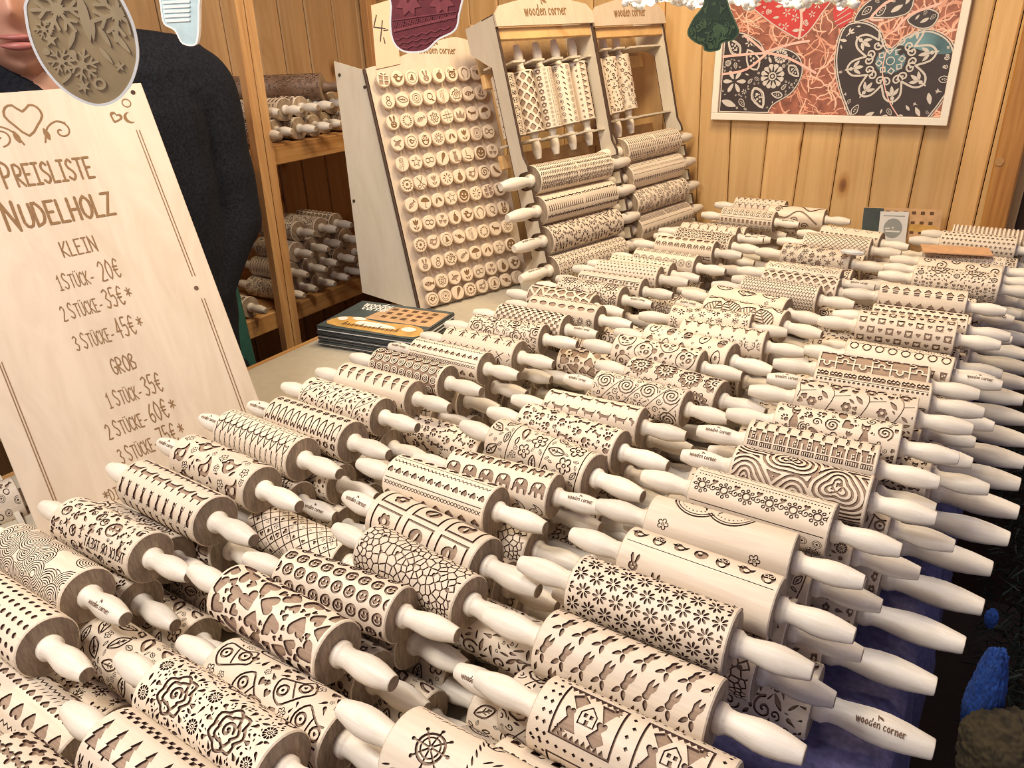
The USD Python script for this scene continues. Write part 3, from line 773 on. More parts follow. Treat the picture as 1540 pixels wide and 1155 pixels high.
def forest():
    out = [hl(88, .8)] + row(G(REIN, 1), (12, 11), 8, 92)
    for j in range(2):
        out += [box(i * PW / 34, 72 + j * 3.4, (i + 1) * PW / 34, 75.4 + j * 3.4) for i in range(34) if (i + j) % 2]
    out += row(TREE, (15, 22), 8, 56) + row(RABBIT, (9, 10), 12, 36) + row(HEART, 5, 12, 26) + row(TREE, (12, 15), 10, 12)
    return out


PATS = {
    'flat': lambda: grid(FLOW(4, .1), 11, 10, 8, .5) + grid(LEAF, (7, 7), 10, 8, 0, 45, 90),
    'hzbig': lambda: [hl(30, .8), zz(38, 1.6, 20, 1.1), zz(76, 1.6, 20, 1.1)] + row(HEART, (13, 12), 7, 50, 185) + row(HEART, (8, 6), 12, 64, 185) + row(SLIM, 5, 22, 70, 60) + row(SLIM, 5, 22, 24, 60) + row(HEART, (12, 11), 7, 14, 185) + row(HEART, (12, 11), 7, 88, 185),
    'polka': lambda: grid(EL(0, 0, .5, n=12), 4.6, 14, 11, .5),
    'conc': conc,
    'frohe': lambda: fill([G(text('TRICK OR TREAT', 9, .14), 1, 118, 34, 0, True), G(PUMP, 19, 86, 58), G(PUMP, 13, 14, 56), G(PUMP, 12, 112, 78), G(MUSH, 12, 40, 70), G(MUSH, 10, 66, 74), G(MUSH, 11, 30, 88), G(CAT2, 14, 108, 46), G(CROSSP, 12, 24, 22), G(RG(0, 0, .4, .12), 9, 70, 20), G(MUSH, 9, 100, 20)], [G(PUMP, 1), MUSH, BUTT, G(LEAF, .9), STAR(5)], 110, 4, 12, 13, .7),
    'foxes': lambda: row(FOX, (19, 17), 6, 58) + row(FOX, (18, 12), 7, 74) + row(FOX, (18, 12), 7, 90, 0, .5) + row(CAT2, (11, 16), 10, 38) + row(CAT2, (10, 16), 11, 18, 0, .5) + row(TAIL, (9, 9), 10, 32, 0, .5) + row(FOX, (18, 13), 7, 5),
    'birds': lambda: fill([G(BIRD, 25, x, y, a) for x, y, a in ((16, 44, 60), (40, 62, 20), (66, 78, 0), (90, 52, 10), (60, 40, 70), (110, 76, 20), (106, 30, 50), (30, 20, 0), (76, 16, 30), (16, 82, 0))] + [G(OFLOW, 11, x, y) for x, y in ((28, 34), (50, 82), (74, 58), (92, 78), (88, 32), (8, 64), (114, 52), (52, 20), (104, 10))] + [G(DROP, 6, x, y, a) for x, y, a in ((34, 80, 40), (54, 52, 80), (78, 40, 10), (100, 64, 60), (22, 62, 0), (44, 36, 120), (66, 26, 40), (8, 24, 80), (116, 16, 40))], [OFLOW, DROP, LEAF], 40, 4, 9, 3, .8),
    'geo': lambda: [hl(64), hl(70), hl(82)] + row(LN([(-.5, -.3), (0, .5), (.5, -.3), (0, -.5)], .1, 0, True), (10, 15), 12, 54) + row(LN([(-.5, -.4), (0, .5), (.5, -.4)], .12), (10, 15), 12, 44, 0, .5) + row(RIBB, (7, 16), 14, 30) + row(CROSSP, (8, 16), 12, 14) + row(G(HEART, 1), 4, 12, 76) + row(STAR(4), 4, 18, 67) + row(SLIM, 6, 14, 90, 40),
    'peng': lambda: row(LN([(-.3, -.45), (-.36, .1), (0, .5), (.36, .1), (.3, -.45), (0, -.3)], .14, 3, True), (10, 20), 11, 46) + row(G(U(EL(0, 0, .45, .4).difference(U(EL(-.15, 0, .08), EL(.15, 0, .08))), AR(SLIM, 7, .45, .3)), 1), (9, 9), 11, 66) + row(U(EL(0, 0, .45, .4), AR(SLIM, 7, .45, .3)).difference(EL(0, 0, .12)), (9, 10), 11, 29) + row(SLIM, 9, 18, 80, 60) + row(SLIM, 9, 18, 92, 60) + row(LN([(-.3, -.45), (-.36, .1), (0, .5), (.36, .1), (.3, -.45), (0, -.3)], .14, 3, True), (10, 18), 11, 11),
    'branch': lambda: fill(sum([[LN([(x, 4), (x + 5, 34), (x + 16, 60), (x + 34, 80)], 1.0, 4), LN([(x + 7, 38), (x + 24, 52), (x + 30, 70)], .9, 4), LN([(x + 2, 20), (x + 16, 34)], .9)] for x in (0, 30, 60, 90)], []), [LEAF, DROP, EL(0, 0, .3), LEAF], 230, 3.5, 9, 31, .5),
    'ice': lambda: row(CONE, (13, 20), 8, 50) + row(CONE, (13, 18), 8, 84, 0, .5) + row(CONE, (13, 18), 8, 18, 0, .5),
    'circ': lambda: [INNER.difference(unary_union(grid(U(RG(0, 0, .4, .12, 16), RG(0, 0, .2, .1, 12), EL(0, 0, .06, n=6)), 12.5, 9, 7, .5)))],
    'hz': hz, 'hz2': hz,
    'mill': lambda: row(MILL, (17, 20), 6, 58) + row(MILL, (15, 17), 6, 84, 0, .5) + row(MILL, (15, 18), 6, 28, 0, .5) + scat([G(STAR(4), .7)], 14, 3, 4, 3, 4),
    'roses': roses,
    'check': lambda: checker(22, 18),
    'bows': lambda: row(BOW, (17, 12), 7, 62) + row(PG([(-.5, .1), (0, .4), (.5, .1), (.3, -.3), (-.3, -.3)], 2), (13, 11), 7, 46) + row(BOW, (17, 12), 7, 80, 0, .5) + row(SUN, 13, 8, 26) + row(BOW, (16, 12), 7, 8) + row(SLIM, 5, 18, 92),
    'gir': lambda: cells(70, 3, 2.0),
    'orn': lambda: fill([G(DAMASK, 35, x, y) for x, y in ((20, 60), (61, 64), (102, 58), (40, 28), (82, 28), (40, 92), (82, 92), (5, 24), (118, 26))], [LEAF, DROP, OFLOW], 200, 3, 8, 2, .5),
    'train': lambda: row(WAGON, (21, 18), 6, 66) + row(WAGON, (21, 16), 6, 86, 0, .5) + row(WAGON, (21, 18), 6, 40, 0, .5) + row(U(RG(0, 0, .3, .14), EL(0, 0, .1)), 14, 8, 18),
    'star': lambda: grid(STAR(4, .2), 5.0, 17, 13, .5),
    'hd': lambda: grid([G(DROP, 1), G(HEART, .8)], 5.6, 15, 12, .5, 30),
    'mon': lambda: row(MONS, (14, 16), 8, 58) + row(RG(0, 0, .36, .14, 14), 13, 8, 76) + row(RINGS, 15, 8, 36) + row(MONS, (14, 14), 8, 92, 0, .5) + row(MONS, (14, 14), 8, 14, 0, .5),
    'bean': lambda: [zz(86, 2, 10, 1.0, True)] + row(LN([(-.45, -.3), (-.45, .1), (.45, .1), (.45, -.3)], .12, 0, True), (15, 15), 8, 72) + row(PG([(-.4, .4), (.4, .4), (.2, -.4), (-.5, -.2)], 2), (12, 11), 8, 54, 0, .5) + row(ELE, (12, 11), 9, 38) + row(LN([(-.45, -.3), (-.45, .1), (.45, .1), (.45, -.3)], .12, 0, True), (15, 15), 8, 18),
    'dots': lambda: cells(420, 8, .9, 1),
    'zig': lambda: [zz(60, 8, 6, 1.2), zz(66, 8, 6, 1.0), zz(36, 8, 6, 1.2), zz(88, 6, 6, 1.0)] + row(TREE, (8, 11), 6, 48, 0, .5) + row(STAR(5), 5, 12, 76) + row(STAR(6), 6, 12, 20) + [zz(10, 4, 10, 1.0)],
    'cat': lambda: row(HOUSE, (12, 18), 9, 46) + row(STAR(5), 6, 9, 66) + row(G(CAT2, 1), (10, 14), 9, 76, 0, .5) + [hl(32)] + row(box(-.4, -.4, .4, .4), (7, 10), 12, 24) + row(HOUSE, (12, 16), 9, 8),
    'stag': lambda: row(REIN, (14, 15), 8, 60) + row(REIN, (14, 14), 8, 82, 0, .5) + row(REIN, (14, 15), 8, 38, 0, .5) + row(STAR(5), 5, 8, 68, 0, .5) + row(STAR(5), 5, 8, 50, 0, .5) + row(REIN, (14, 15), 8, 14),
    'swirl': lambda: [LN([(5, 80), (30, 60), (60, 74), (90, 50), (118, 66)], 4, 5), LN([(5, 40), (40, 30), (70, 48), (110, 22)], 4, 5)] + [G(SPIRAL(1.8, .16), 18, x, y) for x, y in ((22, 50), (60, 26), (98, 74), (84, 14), (40, 84))],
    'trees': forest, 'rdam': rdam, 'owlp': owlp, 'hearts': hearts,
    'smil': lambda: grid(SMILE, 11.5, 9, 7, .5),
    'peb': lambda: [INNER.difference(unary_union([c.buffer(.25) for c in cells(430, 12, .85)]))] + scat([EL(0, 0, .5, n=8)], 26, 3, 4, 7, 3),
    'lett': lett,
    'eleph': lambda: row(ELE, (19, 19), 6, 40) + row(ELE, (19, 16), 6, 62, 0, .5) + row(ELE, (19, 14), 6, 80) + row(PAIS, 18, 6, 16) + row(ELE, (19, 12), 6, 92, 0, .5),
    'leaf': lambda: fill([LN([(20 + 44 * k, 0), (30 + 44 * k, 40), (24 + 44 * k, 97)], 1.1, 5) for k in range(3)], [VLEAF, OFLOW, VLEAF, G(LEAF.boundary.buffer(.07), 1), VLEAF], 170, 5, 19, 41, .7),
    'paw': lambda: fill(Polygon(), [PAW, BONE, PAW], 130, 5, 14, 19, .9),
    'dach': lambda: row(DACH, (19, 17), 6, 58) + row(DACH, (19, 15), 6, 75, 0, .5) + row(DACH, (19, 17), 6, 39, 0, .5) + row(DACH, (19, 13), 6, 91) + row(DACH, (19, 17), 6, 18),
    'celt': celtic,
    'mand': lambda: [G(U(AR(DROP, 12, .36, (.26, .6)), RG(0, 0, .15, .07, 12), EL(0, 0, .05), AR(LN([(.44, -.12), (.56, 0), (.44, .12)], .04, 3), 10)), 27, x, y) for x, y in ((18, 52), (52, 54), (86, 52), (118, 54), (35, 82), (69, 84), (103, 82), (35, 22), (69, 22), (103, 22), (2, 20), (2, 84))] + scat([LEAF, STAR(4)], 60, 4, 6, 6, .9),
    'panda': lambda: fill([G(PANDA, 29, x, y, a) for x, y, a in ((16, 58, 20), (46, 44, -40), (78, 60, 30), (106, 42, -20), (30, 86, 0), (66, 90, 60), (100, 86, 10), (20, 20, -30), (62, 14, 10), (98, 10, 40))], [EL(0, 0, .4, .3), LEAF], 60, 4, 10, 4, .9),
    'egg': egg,
    'deer': lambda: row(REIN, (16, 17), 7, 60) + row(STAR(5), 6, 7, 64, 0, .5) + row(REIN, (15, 14), 7, 84, 0, .5) + row(ANTLERS, (17, 15), 7, 34, 0, .5) + row(STAR(5), 5, 7, 44) + row(REIN, (15, 15), 7, 12),
    'snowf': lambda: scat([SNOW, DAISY(6)], 56, 8, 12, 51, .95) + scat([EL(0, 0, .5, n=6)], 60, 1.6, 2.4, 5),
    'chev': chevleaf,
    'eyes': lambda: [G(U(LN([(-.5, 0), (-.25, .3), (0, .1), (.25, .3), (.5, 0), (.2, -.3), (-.2, -.3)], .08, 3, True), RG(-.22, .08, .12, .08, 10), RG(.22, .08, .12, .08, 10)), (26, 20), x, y) for x, y in ((20, 60), (58, 56), (96, 60), (38, 84), (78, 84), (38, 30), (78, 30), (14, 12), (104, 12))] + scat([DAISY(6), STAR(5)], 26, 5, 8, 3, 1.2),
    'ogee': lambda: ogee(9, 9, .74), 'scales': lambda: weave(26, 17), 'scall': scallops,
    'snow': snowrain, 'dlat': lambda: lattice(14, 10) + row(BIRD, 8, 12, 88) + row(STAR(4), 5, 16, 80),
    'hwave': lambda: [zz(58, 8, 5, 1.0, True), zz(66, 8, 5, 1.0, True), zz(74, 8, 5, 1.0, True)] + row(HEART, 6, 12, 88) + row(STAR(4), 5, 16, 80) + row(HEART, 6, 12, 38) + [zz(24, 6, 6, 1.0, True)],
    'wheel': wheel, 'nord': nordic,
    'lob': lambda: row(LOB, (21, 22), 8, 44, -20) + row(G(LOB, 1), (20, 20), 8, 65, -25, .5) + row(RIBB, (13, 19), 8, 85, -20) + row(LOB, (21, 22), 8, 23, -15, .5) + row(RIBB, (13, 18), 8, 4, -20),
    'daisy': lambda: grid(DAISY(8), 12.0, 9, 8, .5),
    'rab': lambda: row([BIRD, OWL, BIRD, EL(0, 0, .4).difference(EL(-.1, .1, .12)), OWL], (14, 14), 7, 66) + [hl(56, .6)] + [G(RABBIT, 15, x, y) for x, y in ((14, 40), (34, 30), (62, 24), (100, 28), (84, 10), (18, 12))] + row(BIRD, 12, 7, 90),
    'arc': arcs,
    'band': lambda: [hl(30, .8), hl(62, .8)] + row(U(RG(0, 0, .22, .1, 12), AR(EL(.4, 0, .13, .12, n=8), 8).difference(AR(EL(.4, 0, .06, .05, n=6), 8))), 15, 6, 46) + row(SPIRAL(1.5, .12), 8, 6, 46, 90, .5) + row(G(HEART, .8), 7, 6, 52, 0, .5) + row(EL(0, 0, .5, n=6), 1.6, 44, 58) + row(PAIS, (16, 14), 8, 74) + row(G(LEAF, .8), 7, 16, 84, 50, 0, 80) + row(SPIRAL(1.4, .12), 8, 12, 91) + row(RINGS, 9, 10, 22) + row(DAMASK, 16, 7, 9),
    'zebra': zebra,
    'town': lambda: houses_row(42, 9, 13) + [hl(30, .7)] + row(SMILE, 8, 9, 70) + row(G(CAT2, 1), (8, 11), 11, 60) + row(PG([(-.4, .4), (.4, .4), (.26, -.4), (-.26, -.4)]), (9, 8), 11, 50, 0, .5) + row(SMILE, 8, 9, 86, 0, .5) + row(HOUSE, (12, 14), 9, 16),
    'cats': cats_spiral,
    'flor': lambda: fill(sum([[LN([(x, 20), (x + 10, 44), (x + 4, 66), (x + 20, 90)], 1.0, 4), G(FLOW(6), 13, x + 10, 58), G(FLOW(6), 11, x + 24, 34), G(FLOW(6), 11, x + 26, 80), G(LEAF, (12, 12), x + 20, 64, 40), G(LEAF, (12, 12), x, 44, 130), G(LEAF, (11, 11), x + 14, 24, 20), G(HEART, 7, x + 30, 54), LN([(x + 10, 44), (x + 26, 48)], .9)] for x in (-6, 30, 66, 100)], []), [FLOW(6), LEAF, HEART, LEAF], 70, 5, 13, 3, .8),
    'trn': lambda: row(U(PG([(-.5, -.5), (-.5, .0), (-.35, .3), (-.2, .05), (-.05, .35), (.1, .05), (.25, .3), (.5, 0), (.5, -.5)]).difference(U(EL(-.3, -.1, .1, n=8), EL(0, -.1, .1, n=8), EL(.3, -.1, .1, n=8)))), (14, 12), 8, 56) + [hl(48, .8)] + row(EL(0, 0, .4, n=8), 4, 24, 45) + row(BUTT, 6, 8, 74) + row(G(LEAF, .7), 6, 12, 82, 40, .5) + row(BIRD, 7, 7, 92) + row(WAGON, (15, 14), 8, 24) + [hl(14, .8)],
    'puz': puzzle,
    'ring': lambda: row(POT, (14, 17), 8, 56) + row(PG([(-.4, .4), (.4, .4), (.26, -.4), (-.26, -.4)]).difference(U(EL(-.1, 0, .09), EL(.12, .1, .09))), (10, 12), 9, 34) + row(CUPC, (10, 14), 9, 14) + row(POT, (14, 14), 8, 80, 0, .5) + row(SLIM, 6, 16, 92),
    'hsq': lambda: [x for j in range(7) for i in range(10) for x in ([G(box(-.5, -.5, .5, .5).difference(G(HEART, .62)), (9.5, 9.5), 7 + i * 12, 7 + j * 13.6)] if (i + j) % 2 else [G(HEART, 6, 7 + i * 12, 7 + j * 13.6)])],
    'hrow': lambda: grid(HEART, (8.4, 7.4), 11, 9, .5),
    'cup': lambda: row(CUPC, (12, 16), 8, 50) + row(CUPC, (12, 15), 8, 78, 0, .5) + row(CUPC, (12, 16), 8, 24, 0, .5) + row(CUPC, (12, 12), 8, 94),
    'damask': lambda: fill([G(DAMASK, 38, 36, 62), G(DAMASK, 34, 88, 62)] + [G(MAND, 10, x, y) for x, y in ((62, 48), (10, 48), (114, 48))] + row(TULIP, (9, 10), 11, 30) + row(OFLOW, 10, 9, 16), [LEAF, DROP, EL(0, 0, .3)], 170, 2.6, 7, 9, .5),
    'curls': lambda: [G(SPIRAL(1.7, .1, .46, d), 21, x, y, a) for x, y, d, a in ((14, 60, 1, 0), (34, 50, -1, 90), (56, 62, 1, 30), (78, 52, -1, 0), (98, 62, 1, 60), (114, 48, -1, 10), (24, 30, 1, 0), (60, 28, -1, 40), (96, 28, 1, 0))] + row(G(BUTT, 1), (16, 9), 6, 82) + row(LEAF, 8, 12, 42, 40) + row(G(BUTT, 1), (16, 8), 6, 94, 0, .5),
    'mini': lambda: grid(DAISY(5), 7, 14, 10, .5), 'star5': star_rows,
    'stripe': lambda: [box(i * PW / 17 + 1, 0, i * PW / 17 + 4.4, PH) for i in range(17)],
    'antler': lambda: row(ANTLERS, (16, 17), 7, 58) + row(STAR(5), 5, 7, 68, 0, .5) + row(LEAF, (11, 12), 7, 76, 40, .5) + row(ANTLERS, (16, 15), 7, 88, 0, .5) + row(ANTLERS, (16, 17), 7, 34, 0, .5) + row(STAR(5), 5, 7, 44) + row(LEAF, (11, 12), 7, 22, 50) + row(ANTLERS, (16, 15), 7, 10),
    'leafb': lambda: fill(Polygon(), [VLEAF, OFLOW, VLEAF, LEAF.boundary.buffer(.08)], 170, 5, 19, 77, .7),
    'berry': lambda: scat([EL(0, 0, .4), G(LEAF, .9), FLOW(5)], 150, 4, 8, 15, .95),
    'flour': lambda: fill(sum([[G(SPIRAL(1.5, .1, .46, d), 20, x, y, a), G(LEAF, (13, 11), x + 11, y + 8, a + 40), G(DROP, (11, 9), x - 9, y + 8, a + 100), G(SLIM, (11, 9), x + 6, y - 11, a)] for x, y, d, a in ((14, 54, 1, 0), (40, 64, -1, 60), (66, 54, 1, 20), (92, 66, -1, 80), (114, 50, 1, 0), (26, 26, 1, 40), (56, 24, -1, 0), (86, 28, 1, 90), (20, 86, 1, 0), (64, 86, 1, 50), (106, 88, -1, 10))], []), [LEAF, SPIRAL(1.3, .14), DROP, SLIM], 130, 4, 10, 6, .6),
    'bigbird': lambda: fill([G(BIRD, 28, x, y, a) for x, y, a in ((18, 58, 50), (50, 70, 10), (80, 48, 40), (106, 70, 0), (48, 34, 70), (20, 22, 10), (96, 20, 50), (74, 92, 0))] + [G(OFLOW, 13, x, y) for x, y in ((34, 84), (64, 56), (32, 42), (96, 88), (72, 22), (112, 40))] , [DROP, LEAF, OFLOW], 50, 4, 10, 6, .9),
    'pigs': lambda: row(U(RG(0, 0, .36, .08, 14), EL(-.12, -.04, .06), EL(.12, -.04, .06), EL(-.3, .34, .12), EL(.3, .34, .12), G(HEART, .26, .5, .3)), (15, 14), 7, 56) + row(G(LEAF, .8), 8, 14, 42, 30, 0, 70) + row(CAT, (13, 15), 8, 78) + row(U(RG(0, 0, .36, .08, 14), EL(-.12, -.04, .06), EL(.12, -.04, .06), EL(-.3, .34, .12), EL(.3, .34, .12)), (15, 14), 7, 24, 0, .5),
    'fret': fret,
    'squig': lambda: fill(Polygon(), [NOTE, CLEF, G(SPIRAL(1.5, .1), .9), HEART], 130, 6, 15, 23, .8),
    'netz': lambda: fill(lattice(9, 7, 1.1), [DAISY(6), HEART], 120, 4, 7, 3, .4), 'heartdot': lambda: grid([HEART, G(EL(0, 0, .5), .7)], 8, 12, 9, .5),
    # large rollers of the side stands and of the bottom layer
    'brick': lambda: weave(22, 12) + [hl(y, .8) for y in np.linspace(8, 90, 7)], 'hunt': lambda: row(DACH, (15, 12), 9, 40) + row(TREE, (6, 12), 18, 26, 0, .5) + row(RG(0, 0, .34, .14, 10), 4.4, 30, 54) + row(REIN, (8, 9), 13, 66) + row(STAR(6), 7, 13, 80) + row(FOX, (14, 10), 9, 12),
    'zoo': lambda: scat([CAT, BIRD, PAW, FOX, RABBIT], 110, 7, 10, 61, .92, 50), 'posy': lambda: grid(U(DAISY(5), EL(0, 0, .08)), 12, 9, 8, .5, 0, None, 40),
    'fishr': lambda: grid(CAT2, (8, 11), 15, 8, .5), 'cottage': lambda: row(G(CAT2, 1), (9, 11), 14, 58) + [hl(46, .7), hl(30, .7)] + row(DAISY(5), 6, 20, 38) + row(STAR(4), 4, 26, 50) + row(HOUSE, (10, 13), 12, 76) + row(BIRD, 9, 12, 18),
    'toys': lambda: scat([MAND, RINGS, SUN, OFLOW], 70, 8, 13, 33, .93), 'columns': lambda: [hl(72, .8), hl(56, .8), hl(30, .8)] + row(box(-.5, -.5, .5, .5), (2.6, 12), 26, 43) + row(STAR(4), 5, 24, 64) + row(box(-.5, -.5, .5, .5), (2.6, 9), 26, 82) + row(TREE, (6, 10), 20, 18),
    'city': lambda: row(TREE, (9, 12), 10, 70) + row(HOUSE, (12, 15), 8, 50) + scat([STAR(5), EL(0, 0, .3)], 50, 3, 5, 71, 1.2) + row(TREE, (9, 12), 10, 30), 'lace': lambda: ogee(6, 8, .8) + row(STAR(4), 4, 12, 48),
    'mallow': lambda: row(FLOW(6), 12, 9, 66) + [hl(56, .7), hl(44, .7)] + row(DAISY(5), 6, 18, 50) + row(RINGS, 7, 14, 36) + row(FLOW(6), 12, 9, 22), 'swiss': lambda: row(HEART, 8, 11, 66) + row(RINGS, 11, 9, 48) + row(LEAF, 9, 11, 34, 40) + row(SPIRAL(1.6, .12), 11, 9, 20),
    'night': lambda: [box(0, 54, PW, 78).difference(unary_union(row(DAISY(6), 15, 9, 66)))] + row(PG([(-.5, -.5), (0, .5), (.5, -.5)]), (11, 12), 10, 42) + row(G(HEART, .8), 7, 10, 26), 'rosette': lambda: row(SUN, 11, 10, 60) + row(DAISY(6), 11, 10, 42, 0, .5) + row(RINGS, 8, 12, 24),
    'meadow': lambda: scat([LEAF, FLOW(5), DROP], 130, 4, 8, 88, .95), 'buddies': lambda: scat([RG(0, 0, .34, .12, 10), CAT2, FLOW(5), RINGS], 80, 6, 10, 90, .95),
}

# ------------------------------------------------------------------ the hut: floor, walls, post
WY, WX = 1.975, -1.80            # planes of the back wall (poster) and of the left wall (behind the shelf)
fl = struct('floor', bx(4.2, 4.4, .04, (-.3, .6, -.025)), 'groove_dark')
for i in range(16):
    put('floor_board', bx(.255, 4.4, .02, (-2.25 + i * .262, .6, -.003 + rnd.uniform(-.001, .001)), .003), 'floor_board', fl)


def plank(u0, u1, z0, z1, depth, lean0, lean1):
    """A wall board as a prism: its two long edges may lean; chamfered front edges. Built in (u, out, z)."""
    c = .0035
    a = [(u0 + lean0, z0), (u1 + lean1, z0), (u1, z1), (u0, z1)]
    V = []
    for d, ins in ((0, 0), (depth - c, 0), (depth, c)):
        for k, (u, z) in enumerate(a):
            V.append((u + (ins if k in (0, 3) else -ins), d, z))
    F = [(0, 2, 1), (0, 3, 2)]
    for l in (0, 4):
        for k in range(4):
            j = (k + 1) % 4
            F += [(l + k, l + j, l + 4 + j), (l + k, l + 4 + j, l + 4 + k)]
    F += [(8, 9, 10), (8, 10, 11)]
    return np.array(V, float), np.array(F)


wb = struct('wall_back', bx(2.30, .02, 2.60, (-.70, WY + .012, 1.30)), 'groove_dark')
tag(wb, 'back wall of upright honey-coloured pine boards behind the poster')
# joints of the boards, read where they cross two heights
_j = [(1062, 0, 1050, 300), (1102, 186, 1097, 290), (1158, 186, 1145, 300), (1212, 189, 1195, 304), (1269, 190, 1250, 310), (1322, 205, 1306, 320), (1392, 190, 1366, 315), (1499, 0, 1425, 338)]
_e = []
for x0, y0, x1, y1 in _j:
    p, q = at(x0, y0, 1, WY), at(x1, y1, 1, WY)
    t = (q[0] - p[0]) / (q[2] - p[2])
    _e.append((p[0] + t * (2.6 - p[2]), p[0] + t * (0 - p[2])))      # u at z = 2.6 and at z = 0
_e = [(_e[0][0] - .10 * k, _e[0][1] - .10 * k) for k in range(11, 0, -1)] + _e + [(_e[-1][0] + .052, _e[-1][1] + .052), (_e[-1][0] + .13, _e[-1][1] + .13)]
for (a, a0), (b, b0) in zip(_e, _e[1:]):
    V, F = plank(a + .001, b - .001, 0, 2.6, .018 + rnd.uniform(-.001, .0015), a0 - a, b0 - b)
    V[:, 1] = WY - V[:, 1]
    put('plank', (V, F[:, ::-1]), 'pine_plank', wb)
wl = struct('wall_left', bx(.02, 4.0, 2.60, (WX - .012, .10, 1.30)), 'groove_dark')
tag(wl, 'side wall of upright pine boards behind the shelf and the seller')
y = -1.9
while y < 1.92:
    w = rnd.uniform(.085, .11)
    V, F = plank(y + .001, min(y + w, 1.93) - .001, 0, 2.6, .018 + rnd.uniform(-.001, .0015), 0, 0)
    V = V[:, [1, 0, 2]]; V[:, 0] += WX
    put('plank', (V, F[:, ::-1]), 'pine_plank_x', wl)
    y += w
pp = [at(1537, 52, 1, WY - .05), at(1474, 341, 1, WY - .05), at(1513, 343, 1, WY - .05)]
t = (pp[0][0] - pp[1][0]) / (pp[0][2] - pp[1][2]); u0 = pp[1][0] - t * pp[1][2]; pw = pp[2][0] - pp[1][0]
V, F = plank(u0 + t * 2.6, u0 + t * 2.6 + pw, 0, 2.6, .06, -t * 2.6, -t * 2.6)
V[:, 1] = WY - .02 - V[:, 1]
po = struct('trim_1', (V, F[:, ::-1]), 'oak_post')
tag(po, 'thick darker wooden corner post at the right end of the back wall')
pk = at(1503, 243, 1, WY - .081)
kn = trimesh.creation.cylinder(.0085, .002, sections=20); kn.vertices = kn.vertices[:, [0, 2, 1]]
put('bolt_plug', placed(kn, pk), 'pine_beam', po)

# ------------------------------------------------------------------ the stall table
TT = CZ - .530
TX0, TX1, TY0, TY1 = -1.10, .005, -.55, 1.93
tb = thing('stall_table', 'long stall table under the heap of rolling pins, covered with beige cloth', 'table', (0, 0, 0))
put('tabletop', bx(TX1 - TX0, TY1 - TY0, .03, ((TX0 + TX1) / 2, (TY0 + TY1) / 2, TT - .0195), .003), 'pine_beam', tb)
for x in (TX0 + .08, TX1 - .08):
    for y in (TY0 + .1, TY1 - .1):
        put('leg', bx(.07, .07, TT - .034, (x, y, (TT - .034) / 2 + .007), .004), 'pine_post', tb)
plain('cloth_beige', (0.50, 0.43, 0.31), 0.9, 0.05, 60, sheen_weight=0.2)
plain('cloth_violet', (0.085, 0.075, 0.165), 0.95, 0.3, 160)


def drape(x0, x1, y0, y1, z, drop, side, thick=.003, amp=.004, nx=40, ny=60, seed=0):
    """Cloth lying on the table and hanging over one long edge; a closed sheet with folds."""
    L = (x1 - x0) + drop
    us = np.linspace(0, L, nx); vs = np.linspace(y0, y1, ny)
    P = []
    for u in us:
        for v in vs:
            fold = (meshkit.noise(np.array([u * 5, v * 4, seed])) - .5)
            w = x1 - x0
            if u <= w:
                x, zz_ = u, z + thick + max(0, fold) * amp * 2
            else:
                d = u - w; x, zz_ = w + .004 + .012 * (1 + math.sin(v * 34 + 3 * fold)) * min(1, d / .15), z + thick - d
            P.append((x0 + x if side > 0 else x1 - x, v, zz_))
    P = np.array(P); F = []
    for i in range(nx - 1):
        for j in range(ny - 1):
            a, b, c, d = i * ny + j, (i + 1) * ny + j, (i + 1) * ny + j + 1, i * ny + j + 1
            F += [(a, b, c), (a, c, d)]
    F = np.array(F)
    return (P, F if side > 0 else F[:, ::-1])


tc = put('tablecloth', drape(TX0 - .002, -.132, TY0, TY1, TT - .005, .45, -1, seed=3), 'cloth_beige', smooth=True)
tag(tc, 'beige cloth over the table, bare between the price board and the flyers', 'tablecloth')
vc = put('tablecloth', drape(-.130, TX1 + .002, TY0, 1.25, TT - .005, .42, 1, seed=9, amp=.006), 'cloth_violet', smooth=True)
tag(vc, 'violet terry cloth under the large handles at the right table edge', 'tablecloth')

# ------------------------------------------------------------------ rolling pins
PHI0, PHI1 = math.radians(-60), math.radians(170)
KLEIN = dict(L=.230, Lr=.122, R=.0242, rep=1, dep=.0018, hk=1.0)
GROSS = dict(L=.390, Lr=.220, R=.0305, rep=2, dep=.0018, hk=1.3)


def handle_profile(s):
    lh = (s['L'] - s['Lr']) / 2; k = s['hk']
    p = [(0, 8.0), (.0, 9.8), (.03, 10.3), (.085, 10.3), (.11, 9.2), (.15, 8.1), (.23, 7.9), (.33, 8.8), (.48, 10.1), (.62, 10.2), (.78, 9.0), (.92, 7.2), (.985, 6.4), (1.0, 5.9), (1.0, 0.01)]
    return [(a * lh, r * .001 * k) for a, r in p]


def cyl(R, x):
    """Unrolled millimetres -> roller surface."""
    return lambda xy, s, w=PW: np.column_stack([(xy[:, 0] / w - .5) * s['Lr'], -R * np.cos(PHI0 + xy[:, 1] / PH * (PHI1 - PHI0)), R * np.sin(PHI0 + xy[:, 1] / PH * (PHI1 - PHI0))])


